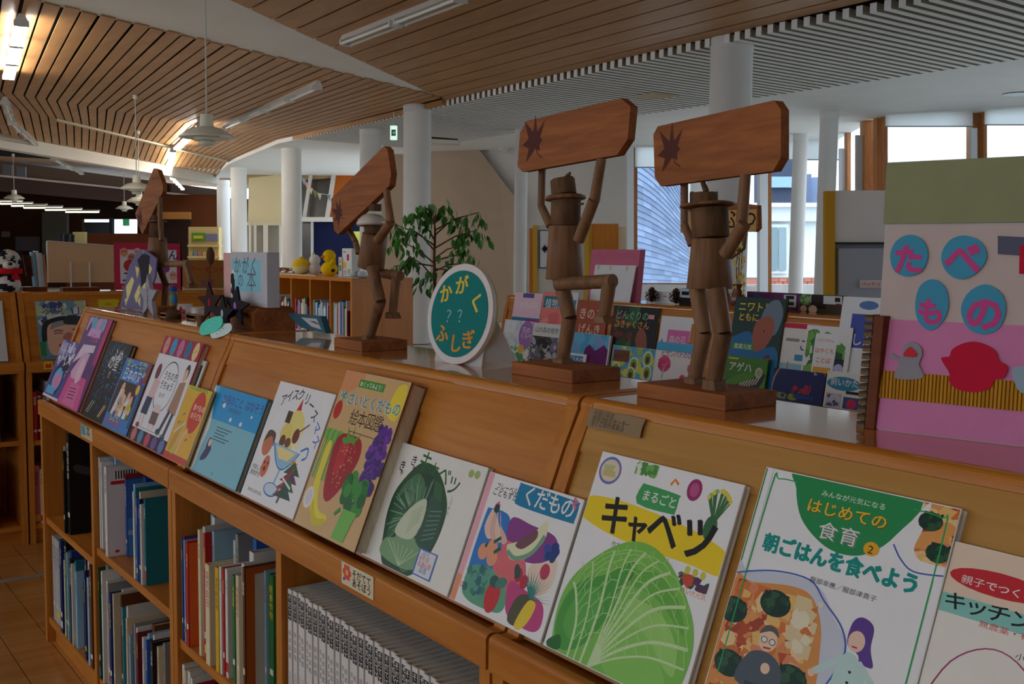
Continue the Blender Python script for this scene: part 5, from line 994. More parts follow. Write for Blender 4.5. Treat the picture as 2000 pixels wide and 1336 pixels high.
def spine_book(F, u, z, w_, h, q0, dp, col, label, group, rng, art=None, detail=True):
    o = F.P(u, q0, z); U, Q = F.U, F.Q; b = .002 if w_ > .008 else .0008
    t = MB(); t.ob(o, U * w_, Q * b, ZV * h, col); t.ob(o + Q * b, U * b, Q * (dp - b), ZV * h, shade(col, .96)); t.ob(o + Q * b + U * (w_ - b), U * b, Q * (dp - b), ZV * h, shade(col, .96))
    t = t.build('book', 'print', None, o + U * w_ / 2, label=label, cat='book', group=group)
    MB().ob(o + Q * b + U * b + ZV * .003, U * (w_ - 2 * b), Q * (dp - b - .003), ZV * (h - .006), PAPER).build('page_block', 'pages', t)
    lum = sum(col) / 3; ink = rng.choice([WHITE, YL, S(236, 220, 190)]) if lum < .25 else rng.choice([BLACK, NV, S(150, 30, 40), S(30, 90, 60)])
    if detail:
        a = Art(w_, h); a.rect(0, 0, 1, 1, col)
        if rng.random() < .5: a.rect(.0, rng.uniform(.02, .1), 1, rng.uniform(.11, .16), rng.choice([WHITE, S(200, 60, 60), S(70, 130, 190), YL]))
        n = rng.randint(3, 5); z_ = min(.8, .12 * h / w_)
        for k in range(n): a.text(rng.choice(KJ), .5 - z_ / 2, .86 - k * (z_ * 1.06 * w_ / h), z_, ink)
        if rng.random() < .6: a.rect(.12, .17, .88, .22, rng.choice([WHITE, S(230, 226, 200)]))
        a.mesh(o, U, ZV, -Q).build('spine_print', 'print', t)
    if art:
        a = Art(dp - b, h); art(a); a.mesh(o + U * w_ + Q * b, Q, ZV, U).build('cover_print', 'print', t)
    return t
def row(F, u, z, where, group, spec, seed=0, detail=True, gap=.0012, dp=.19):
    rng = random.Random(seed)
    for k, e in enumerate(spec):
        key, w_, h, q0 = e[:4]; art = e[4] if len(e) > 4 else None; nm, c = NAMES[key]
        size = 'thin' if w_ < .009 else 'thick' if w_ > .022 else 'slim'
        if key == 'gap': u += w_; continue
        if u + w_ > next(b for b in (BAYS_L if F is LEFT else BAYS if F is MAIN else [99]) if b > u): break
        d_ = dp - rng.uniform(0, .03)
        if q0 + d_ > .305: d_ = .305 - q0
        spine_book(F, u, z, w_, h, q0, d_, shade(c, rng.uniform(.85, 1.1)), '%s %s book, %s from left %s' % (size, nm, ORD[k], where), group, rng, art, detail); u += w_ + gap
    return u
BAYS = [-2.845, -2.216, -1.648, -1.032, .18]; BAYS_L = [.30, .875, 1.47, 2.04]
NAMES['gap'] = ('', (0, 0, 0))
def cover_black(a): a.rect(0, 0, 1, 1, S(26, 26, 30)); a.blob([(.1, .7), (.5, .6), (.9, .52), (.9, .48), (.5, .54), (.1, .62)], S(66, 66, 70)); a.text('宇'.replace('宇', '星'), .45, .86, .1, S(90, 100, 106))
def cover_white(a): a.rect(0, 0, 1, 1, S(222, 220, 222)); a.rect(.1, .86, .6, .95, S(40, 40, 44)); [a.rect(.1 + k * .04, .86, .12 + k * .04, .95, WHITE) for k in range(12)]; a.rect(.05, .8, .45, .84, RD); a.rect(.1, .04, .16, .07, RD)
def cover_sea(a): a.rect(0, 0, 1, 1, S(60, 110, 190)); a.rect(0, 0, 1, .5, S(80, 136, 206)); a.ell(.4, .78, .1, .09, RD, 8); a.rect(0, .28, 1, .34, S(150, 180, 214))
def cover_deep(a): a.rect(0, 0, 1, 1, S(30, 64, 160)); a.text('お', .6, .5, .13, YL); a.text('か', .5, .58, .13, YL, rot=-.5); a.text('し', .68, .62, .13, YL, rot=.4); a.rect(.1, .06, .9, .18, S(206, 206, 214)); a.mosaic(.3, .2, .7, .42, [S(60, 100, 180), S(120, 150, 200)], 20, .05, 1)
def cover_orange(a): a.rect(0, 0, 1, 1, S(222, 96, 40)); a.ell(.6, .2, .3, .2, S(30, 140, 150)); a.ell(.3, .9, .05, .05, S(150, 150, 60))
def cover_brown(a): a.rect(0, 0, 1, 1, S(116, 62, 36)); [a.ell(.3, .8 - k * .2, .16, .07, S(50, 110, 140)) for k in range(3)]
def cover_curve(a): a.rect(0, 0, 1, 1, S(206, 198, 190)); a.line([(.6, .9), (.75, .7), (.7, .4), (.5, .15), (.8, .1)], .02, S(80, 60, 110), 5)
def cover_frame(a): a.rect(0, 0, 1, 1, S(170, 92, 40)); a.rect(.1, .06, .9, .94, S(190, 190, 180))
def cover_green(a): a.rect(0, 0, 1, 1, S(70, 124, 50))
def cover_teal(a): a.rect(0, 0, 1, 1, S(46, 104, 130))
rb = lambda n, keys, seed, w0=.006, w1=.016, h0=.2, h1=.29: [(random.Random(seed * 97 + k).choice(keys), random.Random(seed * 31 + k).uniform(w0, w1), random.Random(seed * 17 + k).uniform(h0, h1), random.Random(seed * 7 + k).uniform(.012, .04)) for k in range(n)]
g1 = 'books on the end unit\'s lower shelves'; g2 = 'books on the middle unit\'s lower shelves'
row(MAIN, -3.20, .3955, 'on the end bay\'s upper shelf', g1, [('te', .010, .255, .03), ('lb', .008, .25, .02), ('te', .009, .265, .035), ('bk', .012, .24, .012), ('bk', .026, .292, .02, cover_black)], 1)
row(MAIN, -3.385, .0805, 'on the end bay\'s bottom shelf', g1, [('te', .009, .28, .06), ('wh', .01, .27, .055)] + [('sv', .018, .262, .02)] * 6 + [('bl', .012, .265, .014), ('nv', .02, .28, .012), ('bk', .026, .29, .02, cover_black), ('wh', .008, .23, .012), ('gr', .01, .25, .014), ('te', .012, .26, .02), ('lb', .012, .26, .012), ('nv', .02, .27, .02, cover_deep), ('bk', .016, .25, .012), ('wh', .008, .24, .012), ('te', .014, .25, .02, cover_teal)] + rb(12, ['wh', 'nv', 'bk', 'lb', 'br'], 3, .010, .018), 2)
row(MAIN, -2.815, .4355, 'on the upper shelf beside the barcoded book', g1, [('lb', .008, .24, .02), ('wh', .009, .24, .018), ('wh', .008, .23, .02), ('bl', .03, .262, .05), ('lb', .008, .25, .045), ('nv', .02, .27, .09), ('wh', .02, .232, .010, cover_white), ('rd', .008, .21, .055), ('bl', .012, .2, .052, cover_sea), ('gr', .006, .2, .09), ('bl', .02, .205, .092, cover_deep)] + [('nv', .024, .2, .15), ('bk', .03, .2, .16), ('gy', .03, .19, .16), ('nv', .03, .2, .16), ('bl', .024, .19, .15), ('lb', .011, .225, .02), ('wh', .009, .21, .014), ('te', .010, .22, .016), ('bl', .010, .2, .014), ('cr', .010, .215, .02), ('nv', .01, .2, .014), ('wh', .010, .19, .014), ('te', .01, .205, .02)], 3)
row(MAIN, -2.815, .0805, 'on the bottom shelf beside the brown picture book', g1, [('dg', .01, .3, .012), ('gy', .02, .31, .03), ('wh', .01, .3, .012), ('bk', .03, .33, .06), ('wh', .012, .285, .014), ('gy', .012, .28, .012), ('nv', .016, .26, .012, cover_deep), ('wh', .01, .27, .04), ('cr', .01, .265, .014), ('br', .012, .262, .03, cover_brown), ('bk', .03, .28, .12), ('bk', .03, .27, .12), ('te', .01, .255, .012), ('wh', .014, .26, .02), ('cr', .01, .235, .014), ('rd', .012, .22, .03), ('lb', .01, .2, .014), ('nv', .014, .225, .02), ('gy', .012, .235, .018), ('wh', .01, .23, .02), ('mr', .012, .22, .016), ('br', .02, .24, .05), ('wh', .01, .22, .02), ('lb', .012, .23, .03), ('bl', .012, .22, .02), ('te', .014, .23, .04), ('wh', .01, .24, .03), ('bk', .014, .23, .02), ('cr', .012, .22, .03), ('gy', .014, .23, .04)], 4)
row(MAIN, -2.160, .3905, 'on the shelf with the orange-covered book', g2, [('bk', .004, .27, .10), ('bl', .006, .222, .014), ('pu', .007, .225, .016), ('lb', .006, .22, .014), ('pk', .007, .22, .016), ('nv', .007, .218, .014), ('rd', .012, .222, .010, cover_orange), ('nv', .012, .275, .09), ('lb', .02, .28, .055), ('wh', .014, .28, .05), ('cr', .012, .262, .014), ('wh', .012, .27, .02), ('rd', .01, .26, .016), ('lb', .012, .265, .03), ('cr', .022, .205, .010, cover_curve), ('wh', .01, .25, .06), ('gy', .014, .265, .06), ('yl', .016, .21, .012), ('wh', .01, .215, .014), ('rd', .008, .215, .016), ('wh', .012, .215, .018), ('bl', .016, .27, .07), ('gr', .012, .21, .02), ('wh', .02, .255, .05), ('cr', .014, .22, .014), ('wh', .012, .245, .02), ('bl', .008, .24, .03), ('br', .010, .245, .012, cover_frame), ('lb', .008, .235, .05), ('gr', .02, .23, .055, cover_green)], 5)
row(MAIN, -2.160, .0805, 'on the bottom shelf below the orange-covered book', g2, [('wh', .014, .255, .014), ('cr', .012, .25, .012), ('wh', .016, .25, .016), ('gr', .008, .24, .014), ('wh', .014, .245, .012), ('rd', .008, .235, .014), ('nv', .012, .23, .014), ('wh', .01, .225, .012), ('gy', .012, .23, .016), ('wh', .014, .24, .014)] + rb(18, ['wh', 'cr', 'wh', 'gy', 'lb'], 9, .012, .02, .2, .24), 6)
# a run of one white series: one volume with its parts, then copies
def d_series(a):
    a.rect(0, 0, 1, 1, S(224, 222, 218)); a.rect(.06, .80, .94, .97, S(46, 46, 50))
    for k in range(4): a.text('そだてて'[k], .1, .93 - k * .045, .75, WHITE)
    for k in range(4): a.text('絵本図鑑'[k], .14, .7 - k * .05, .7, S(60, 64, 90))
    a.line([(.3, .46), (.3, .3)], .12, GY); a.line([(.65, .46), (.65, .32)], .12, GY); a.ell(.5, .14, .34, .5, S(70, 90, 150), 9); a.rect(.2, .02, .8, .06, S(206, 70, 80))
o = MAIN.P(-1.615, .014, .3855); w_ = .0145; H_ = .262
t = MB(); t.ob(o, XV * w_, YV * .002, ZV * H_, S(224, 222, 218)); t.ob(o + YV * .002, XV * .002, YV * .21, ZV * H_, S(222, 220, 216)); t.ob(o + YV * .002 + XV * (w_ - .002), XV * .002, YV * .21, ZV * H_, S(222, 220, 216))
src = t.build('series_volume', 'print', None, o, label='white series volume below the cream tag, first from left in its run', cat='book', group='white gardening series in the middle unit')
pb = MB().ob(o + YV * .002 + XV * .002 + ZV * .003, XV * (w_ - .004), YV * .205, ZV * (H_ - .006), S(120, 118, 124)).build('page_block', 'pages', src)
a = Art(w_, H_); d_series(a); sp_ = a.mesh(o, XV, ZV, -YV).build('spine_print', 'print', src)
for k in range(1, 37):
    c = src.copy(); COL.objects.link(c); c.location = src.location + Vector((k * .0156, (k * 7 % 5) * .0012, 0)); c['label'] = 'white series volume below the cream tag, %s from left in its run' % ORD[k]
    for ch in (pb, sp_): c2 = ch.copy(); COL.objects.link(c2); c2.parent = c
row(MAIN, -.975, .3905, 'on the nearest unit\'s shadowed shelf', 'books on the nearest unit', [('bl', .016, .2, .05), ('nv', .02, .21, .06), ('wh', .012, .2, .05)], 8)

# ---- left-hand cabinets
g3 = 'books in the left-hand cabinets'
row(LEFT, .335, .4355, 'on the left cabinet\'s upper shelf', g3, rb(17, ['gr', 'wh', 'bl', 'br', 'yl'], 21, .012, .02, .2, .25) + [('yl', .018, .25, .012), ('br', .016, .235, .02), ('gy', .018, .2, .012), ('nv', .02, .21, .02), ('cr', .016, .235, .012), ('wh', .02, .262, .012), ('mr', .02, .23, .02), ('br', .018, .24, .014), ('te', .018, .25, .012)], 11)
row(LEFT, .335, .0805, 'on the left cabinet\'s lower shelf', g3, rb(14, ['gr', 'wh', 'bl', 'br', 'cr', 'mr'], 22, .012, .02, .22, .26) + [('wh', .02, .255, .014), ('gr', .018, .25, .012), ('gy', .018, .245, .012), ('yl', .02, .24, .014), ('bl', .022, .255, .012), ('lb', .016, .25, .012), ('wh', .018, .25, .014), ('yl', .016, .255, .012), ('br', .014, .24, .014), ('wh', .02, .255, .012)], 12)
row(LEFT, .93, .4305, 'on the left cabinet under the portrait magazine', g3, [('rd', .014, .2, .014), ('mr', .02, .2, .02), ('br', .016, .195, .02), ('wh', .014, .24, .014), ('pk', .016, .2, .02)] + rb(14, ['wh', 'mr', 'br', 'rd', 'lb'], 24, .012, .02, .2, .24), 13)
row(LEFT, .93, .0805, 'on the left cabinet\'s bottom shelf near the aisle', g3, rb(12, ['wh', 'lb', 'pk', 'cr'], 25, .014, .022, .22, .27), 14)
def d_portrait(a):
    a.rect(0, 0, 1, 1, S(110, 150, 170)); a.mosaic(0, .5, 1, 1, [S(150, 180, 190), S(206, 214, 206), S(90, 130, 160), S(180, 190, 150), S(80, 80, 130), S(214, 210, 220)], 60, .12, 2)
    a.text('ふゆ', .1, .78, .22, S(80, 78, 120)); a.text('U', .68, .74, .26, S(70, 70, 120)); a.blob([(.06, .3), (.1, .6), (.3, .7), (.55, .73), (.85, .68), (.96, .5), (.9, .6), (.6, .6), (.3, .55), (.18, .35)], S(50, 56, 58)); a.blob([(.2, .1), (.16, .4), (.24, .6), (.6, .64), (.92, .58), (.96, .3), (.8, .08), (.5, .02)], S(226, 180, 156))
    a.blob([(.24, .5), (.3, .62), (.6, .66), (.9, .6), (.9, .54), (.6, .58), (.36, .54)], S(150, 152, 150)); a.blob([(.52, .6), (.6, .74), (.86, .72), (.95, .62), (.9, .58)], S(60, 68, 72))
    a.line([(.3, .47), (.38, .49), (.48, .47)], .03, S(120, 100, 92), 3); a.line([(.66, .49), (.76, .5), (.88, .47)], .03, S(120, 100, 92), 3); a.line([(.3, .43), (.38, .445), (.46, .43)], .018, S(70, 60, 60), 3); a.line([(.68, .44), (.77, .455), (.86, .43)], .018, S(70, 60, 60), 3)
    a.blob([(.46, .34), (.54, .44), (.64, .44), (.7, .34), (.6, .29)], S(196, 128, 116)); a.blob([(.36, .24), (.5, .27), (.66, .27), (.8, .25), (.62, .16), (.46, .17)], S(190, 104, 100)); a.line([(.42, .235), (.58, .225), (.74, .24)], .025, S(226, 214, 206), 3); a.rect(0, 0, .12, .3, S(60, 130, 80)); a.rect(0, 0, 1, .06, S(100, 140, 160))
leaning_book(LEFT, (68, 588), (167, 587), .006, 'magazine with a dark-haired child portrait on the left cabinet', d_portrait, .001, S(120, 150, 170), group='items on the left cabinets', hard=False)
leaning_book(LEFT, (-110, 588), (4, 589), .008, 'white picture book cropped by the left edge of the view', lambda a: (a.rect(0, 0, 1, 1, S(206, 206, 208)), a.ell(.5, .5, .3, .3, S(190, 120, 80))), .001, S(206, 206, 208), group='items on the left cabinets')
leaning_book(LEFT, (191, 585), (232, 584), .002, 'yellow card tucked on the left cabinet beside the portrait magazine', lambda a: (a.rect(0, 0, 1, 1, S(206, 186, 40)), a.text('えほん', .3, .9, .12, BLACK)), .001, S(206, 186, 40), cat='card', name='yellow_card', group='items on the left cabinets', hard=False)
A = Ux(85, 702, -4.5765); tt = thing('shelf_tag', 'yellow tag with a red cat shape under the portrait magazine', 'label', A)
o = Vector((-4.5765, A.y, .724)); MB().ob(o, YV * .036, XV * .0013, ZV * .032, S(226, 196, 50)).build('plate', 'gloss', tt)
a = Art(.036, .032); a.blob([(.2, .2), (.2, .6), (.3, .8), (.4, .65), (.6, .65), (.75, .8), (.8, .5), (.75, .2)], S(206, 70, 40)); a.mesh(o + XV * .0014, YV, ZV, XV).build('print', 'matte', tt)
# ================================================================== books on the rack across the aisle
G_R = 'books displayed on the rack across the aisle'
def RB(TL, TR, t_, lab, dr, t0=.001, cv=WHITE, hard=True): return leaning_book(RACK, TL, TR, t_, lab, dr, t0, cv, group=G_R, hard=hard)
def r1(a): a.rect(0, 0, 1, 1, S(240, 200, 214)); a.rect(.3, .93, .7, 1, S(90, 80, 150)); a.text('くだもの花', .06, .78, .17, WHITE); a.rect(0, 0, 1, .64, S(50, 120, 160)); a.mosaic(.5, .1, 1, .62, [S(190, 50, 130), S(150, 50, 130), S(70, 130, 170)], 22, .14, 1); a.ell(.45, .2, .4, .42, S(236, 206, 160)); a.ell(.45, .16, .26, .26, S(170, 120, 130)); a.ell(.45, .12, .13, .16, S(120, 70, 100))
def r2(a): a.rect(0, 0, 1, 1, S(236, 130, 124)); a.rect(.05, .78, .95, .94, S(20, 120, 140)); a.text('植物図', .12, .79, .26, WHITE); a.mosaic(.05, .0, .95, .72, [S(240, 150, 140), S(226, 110, 110)], 20, .2, 3)
def r3(a): a.rect(0, 0, 1, 1, S(214, 216, 218)); a.rect(.55, .8, .85, .9, S(40, 130, 170)); a.ell(.4, .5, .2, .2, S(120, 150, 110))
def r5(a): a.rect(0, 0, 1, 1, S(170, 80, 54)); a.text('きのこ', .06, .76, .27, S(236, 200, 180)); a.text('げんき', .1, .54, .25, S(236, 200, 180)); a.blob([(.5, .02), (.46, .3), (.55, .46), (.75, .5), (.95, .4), (.98, .1), (.8, .0)], S(40, 110, 40)); a.mosaic(.5, .1, .95, .44, [S(80, 140, 40), S(150, 160, 60), S(40, 110, 40)], 20, .08, 4); a.rect(.04, .2, .4, .34, S(140, 60, 44))
def r6(a):
    a.rect(0, 0, 1, 1, S(46, 50, 40)); a.mosaic(0, .1, .5, 1, [S(90, 34, 34), S(40, 80, 44), S(70, 100, 50), S(50, 40, 40), S(110, 50, 40)], 60, .1, 5); a.rect(.6, .0, 1, 1, S(26, 26, 30)); a.mosaic(.3, .7, .6, 1, [S(40, 90, 50), S(60, 100, 60)], 16, .08, 6)
    a.text('どんぐりの', .06, .82, .15, S(120, 180, 140)); a.text('おきゃくさん', .06, .7, .13, S(236, 160, 50)); a.blob([(.6, .06), (.66, .3), (.58, .55), (.66, .7), (.8, .62), (.86, .35), (.84, .1)], S(150, 86, 60)); a.blob([(.36, .2), (.42, .3), (.5, .38), (.6, .3), (.62, .1), (.5, .08)], S(206, 166, 130)); a.ell(.42, .27, .02, .02, BLACK); a.rect(.8, .84, .92, .9, S(226, 150, 150))
def r7(a): a.rect(0, 0, 1, 1, S(236, 234, 238)); a.poly([(0, .0), (0, .5), (.1, .66), (.2, .5), (.3, .6), (.5, .4), (.8, .5), (.9, .7), (1, .5), (1, 0)], S(60, 60, 170)); a.rect(.24, .4, .86, .8, S(226, 110, 180)); a.text('森の花', .3, .62, .16, WHITE); a.text('植物ずかん', .27, .47, .11, WHITE); a.rect(.28, .36, .82, .42, BLACK)
def r8(a):
    a.rect(0, 0, 1, 1, S(36, 66, 60)); a.text('ニワトリと', .08, .86, .17, S(240, 200, 40)); a.text('ともに', .1, .76, .14, S(240, 200, 40)); a.blob([(.5, .5), (.56, .8), (.68, .95), (.86, .98), (.97, .85), (.9, .66), (.78, .6), (.6, .46)], S(120, 134, 150)); a.blob([(.44, .5), (.46, .72), (.6, .8), (.78, .8), (.84, .66), (.72, .5), (.56, .42)], S(170, 96, 76)); a.blob([(0, .0), (0, .5), (.12, .6), (.4, .64), (.5, .45), (.75, .5), (.92, .5), (1, .35), (1, 0)], S(40, 116, 170)); a.rect(.06, .46, .5, .52, S(70, 150, 50)); a.text('農業元気', .1, .465, .09, WHITE); a.blob([(.36, .2), (.44, .34), (.6, .36), (.68, .26), (.6, .14), (.42, .1)], S(236, 200, 186)); a.blob([(.62, .1), (.66, .32), (.82, .42), (.86, .2), (.76, .08)], S(30, 26, 34)); a.ell(.8, .36, .06, .07, S(190, 30, 40)); a.ell(.66, .66, .015, .015, BLACK)
def r9(a): a.rect(0, 0, 1, 1, S(236, 232, 226)); a.rect(0, .93, 1, 1, S(206, 40, 70)); a.text('ご', .5, .66, .34, S(50, 80, 150)); a.rect(.1, .76, .5, .8, GY); a.rect(.42, .52, .8, .6, S(60, 150, 200)); a.rect(0, 0, 1, .48, S(150, 196, 206)); a.blob([(.3, .3), (.5, .36), (.8, .1), (.9, .0), (.6, .04)], S(50, 54, 60)); a.line([(.2, .1), (.25, .5)], .03, S(206, 110, 110))
def r10(a): a.rect(0, 0, 1, 1, S(240, 240, 238)); a.mosaic(.04, .06, .9, .95, [S(50, 120, 60), S(90, 160, 70), S(40, 90, 60), S(130, 180, 80)], 70, .13, 7); a.rect(.68, .35, .9, .6, S(30, 40, 60)); a.ell(.8, .48, .1, .09, S(190, 190, 226)); a.mosaic(.3, .06, .66, .28, [S(150, 120, 200), S(180, 150, 214)], 14, .09, 8); a.blob([(.24, .3), (.22, .85), (.3, .9), (.64, .9), (.7, .85), (.68, .32), (.6, .27), (.3, .27)], S(244, 244, 244), 3); a.text('はやくち', .25, .66, .105, S(222, 100, 50)); a.text('ことば', .29, .54, .11, S(222, 100, 50)); a.rect(.26, .41, .64, .48, S(240, 170, 50)); a.rect(.34, .33, .56, .37, BLACK); a.text('大作りずかん', .26, .8, .065, S(222, 140, 110))
def r11(a): a.rect(0, 0, 1, 1, S(238, 240, 244)); a.rect(.3, .55, 1, .85, S(70, 90, 180)); a.text('しか', .36, .58, .3, WHITE); a.ell(.7, .93, .25, .1, S(90, 130, 190)); a.ell(.1, .6, .06, .1, S(150, 40, 90)); a.mosaic(.3, .0, 1, .3, [S(206, 214, 60), S(90, 170, 70), S(240, 240, 240)], 16, .14, 9)
RB((1007, 571), (1061, 574), .008, 'pink fruit book with a sliced fig, rack left end', r1)
RB((1063, 568), (1112, 573), .008, 'coral book with teal title strip on the rack', r2, cv=S(236, 130, 124))
RB((1113, 571), (1131, 572), .006, 'narrow white book beside the coral one on the rack', r3)
RB((1131, 587), (1190, 593), .008, 'rust-brown mushroom book behind the raised wooden leg', r5, cv=S(170, 80, 54))
RB((1200, 596), (1288, 602), .012, 'dark squirrel book on the rack', r6, cv=S(40, 42, 38))
RB((1293, 616), (1362, 622), .006, 'white and violet flower book beside the squirrel book', r7)
RB((1438, 579), (1537, 584), .012, 'dark teal book of a farmer holding a hen', r8, cv=S(30, 50, 46))
RB((1534, 628), (1600, 635), .006, 'white book with red top edge and a seabird', r9)
RB((1577, 634), (1667, 641), .010, 'white-bordered green nature photo book with orange title', r10, .008)
RB((1648, 577), (1722, 584), .010, 'white and blue book at the rack\'s right end', r11)
def f1_(a): a.rect(0, 0, 1, 1, S(226, 232, 236)); a.mosaic(0, .3, 1, 1, [S(214, 222, 232), S(236, 240, 242), S(200, 214, 226)], 40, .1, 1); a.ell(.82, .66, .26, .3, S(170, 120, 190)); a.text('花の', .66, .72, .14, WHITE); a.text('くらべ', .62, .58, .13, WHITE); a.mosaic(0, 0, 1, .35, [S(240, 242, 240), S(130, 190, 140), S(236, 240, 236), S(90, 160, 110)], 40, .1, 2); a.ell(.7, .3, .1, .1, S(236, 190, 70)); a.ell(.14, .14, .1, .1, S(236, 196, 60))
def f2_(a): a.rect(0, 0, 1, 1, S(226, 228, 224)); a.text('山の森の植物', .08, .78, .145, S(70, 76, 60)); a.rect(0, 0, 1, .68, S(70, 70, 76)); a.mosaic(0, 0, 1, .68, [S(110, 100, 130), S(90, 120, 80), S(50, 56, 50), S(190, 190, 196), S(130, 120, 150)], 60, .12, 3)
def f3_(a): a.rect(0, 0, 1, 1, S(90, 180, 224)); a.mosaic(0, .5, 1, .98, [S(80, 170, 220), S(110, 190, 230), S(130, 170, 220)], 30, .18, 4); a.rect(0, .0, 1, .4, S(110, 110, 190)); a.poly([(.3, 0), (.4, .6), (.5, .72), (.65, .56), (.75, .64), (.86, .74), (.98, .6), (.98, 0)], S(110, 20, 110)); a.mosaic(.4, .0, .95, .3, [S(130, 20, 90), S(90, 16, 110)], 16, .1, 5); a.rect(.97, 0, 1, 1, WHITE)
def f3b(a): a.rect(0, 0, 1, 1, S(236, 238, 240)); a.rect(.04, .3, .86, .85, S(40, 140, 206)); a.text('日本の', .3, .45, .2, WHITE)
def f4_(a): a.rect(0, 0, 1, 1, S(100, 180, 214)); a.mosaic(0, 0, 1, 1, [S(206, 214, 50), S(170, 196, 60), S(226, 226, 80), S(90, 170, 210)], 60, .08, 6); [(a.ell(x, y, .11, .13, S(226, 236, 214)), a.ell(x, y, .08, .1, S(130, 176, 50)), a.ell(x, y - .03, .04, .06, S(90, 50, 20))) for x, y in ((.54, .42), (.14, .2), (.5, .1), (.84, .66), (.86, .22))]; a.rect(.04, .48, .42, .86, S(126, 70, 44)); a.text('どんぐり', .06, .6, .09, S(50, 30, 24))
def f5_(a): a.rect(0, 0, 1, 1, S(240, 238, 238)); a.rect(0, .78, 1, 1, S(80, 180, 224)); a.text('ヒガンバナのひみつ', .14, .66, .125, S(150, 40, 80), adv=.88); a.ell(.26, .46, .16, .15, S(226, 70, 130)); a.mosaic(.1, .36, .42, .56, [S(236, 90, 150), S(206, 50, 110)], 22, .07, 7); a.line([(.26, .36), (.24, .08)], .03, S(150, 190, 200)); a.ell(.75, .16, .07, .07, S(226, 60, 110)); a.ell(.9, .42, .06, .08, S(226, 90, 140))
def f6_(a): a.rect(0, 0, 1, 1, S(90, 146, 50)); a.blob([(0, .3), (.3, .5), (.6, .6), (1, .5), (1, 1), (0, 1)], S(70, 130, 40)); a.text('アゲハ', .08, .62, .19, WHITE); a.rect(.05, .92, .3, .96, YL); a.blob([(.2, .2), (.5, .3), (.8, .55), (.97, .6), (.9, .3), (.7, .02), (.4, .02)], S(44, 48, 44)); [a.line([(.35 + k * .07, .12 + k * .03), (.45 + k * .07, .32 + k * .035)], .025, S(206, 206, 190)) for k in range(7)]; a.ell(.82, .62, .09, .1, S(206, 190, 110)); a.ell(.82, .62, .05, .06, S(130, 170, 190)); a.ell(.16, .16, .05, .05, S(40, 44, 36))
def f7_(a):
    a.rect(0, 0, 1, 1, S(26, 32, 84)); a.ell(.55, .36, .56, .56, S(176, 140, 110), 40); a.ell(.55, .36, .53, .53, S(28, 34, 96), 40)
    for k, ch in enumerate('なく虫ずかん'): t_ = 2.15 - k * .23; a.text(ch, .55 + .42 * math.cos(t_) - .05, .36 + .42 * math.sin(t_) * a.w / a.h - .06, .115, WHITE, rot=t_ - 1.57)
    a.mosaic(.4, .28, .76, .56, [S(190, 30, 60), S(150, 24, 60), S(28, 34, 96)], 30, .05, 9); a.mosaic(.1, .05, .9, .25, [S(20, 90, 90), S(30, 60, 140), S(150, 150, 60)], 22, .07, 8)
def f8_(a): a.rect(0, 0, 1, 1, S(236, 236, 230)); a.ell(.42, .68, .4, .14, S(40, 140, 180)); a.text('飼いかた', .1, .63, .17, WHITE); a.rect(.5, .42, .8, .5, BLACK); a.rect(.04, .02, .42, .4, S(190, 190, 206)); a.mosaic(.06, .04, .4, .38, [S(90, 90, 130), S(206, 206, 220)], 16, .06, 3); a.rect(.46, .02, .9, .34, S(60, 80, 150)); a.ell(.66, .16, .12, .1, S(206, 50, 90))
RB((987, 624), (1042, 628), .007, 'pale daisy picture book, leftmost in the rack\'s front row', f1_, .020)
RB((1043, 630), (1096, 634), .006, 'white-topped dark plant book in the rack\'s front row', f2_, .020)
RB((1118, 648), (1194, 656), .009, 'sky blue and purple hill book in the rack\'s front row', f3_, .020)
RB((1104, 687), (1146, 693), .005, 'small white and blue card in front of the purple hill book', f3b, .031, hard=False)
RB((1198, 674), (1282, 682), .008, 'acorn-patterned blue and lime book in the rack\'s front row', f4_, .020)
RB((1284, 666), (1362, 674), .007, 'white book with pink spider lily in the rack\'s front row', f5_, .020)
RB((1420, 694), (1501, 702), .008, 'green swallowtail butterfly book in the rack\'s front row', f6_, .020, cv=S(90, 146, 50))
RB((1512, 718), (1614, 729), .008, 'navy singing-insect guide with a tan ring', f7_, .024, cv=S(26, 32, 84))
RB((1617, 723), (1700, 733), .006, 'white pet-keeping guide with blue oval, front row right', f8_, .024)

# ---- things standing on the rack
def standing(px0, px1, pyt, Y, th, label, name, cat, col, draw=None, z=ZTOP, mat='matte', lean=0, group=None, tagp=None):
    A = Uy(px0, pyt, Y); B = Uy(px1, pyt, Y); h = A.z - z; o = Vector((A.x, Y, z)); L = B.x - A.x; v = ZV * h + YV * lean
    t = thing(name, label, cat, o + XV * L / 2, group); MB().ob(o, XV * L, YV * th, v, col).build('board' if cat != 'book' else 'cover', mat, t, bevel=.001)
    if draw: a = Art(L, v.length); draw(a); a.mesh(o, XV, v, -YV).build('print', mat, t)
    return t
t = standing(1149, 1243, 487, 2.84, .03, 'pink display board standing on the rack', 'display_board', 'board', S(206, 110, 136), lambda a: [a.line([(.02, .9 - .03 * k), (.98, .93 - .03 * k)], .004, S(190, 96, 124)) for k in range(4)], lean=.02)
t = standing(1152, 1231, 517, 2.775, .004, 'white card leaning before the pink board', 'white_card', 'card', S(226, 226, 228), lambda a: [a.rect(x, .86, x + .04, .98, S(206, 190, 130)) for x in (.07, .38, .78)], lean=.03)
t = standing(1262, 1331, 568, 2.83, .004, 'low white card strip behind the pine cones', 'white_card', 'card', S(226, 224, 226), lambda a: a.rect(.5, .55, .6, .65, GY))
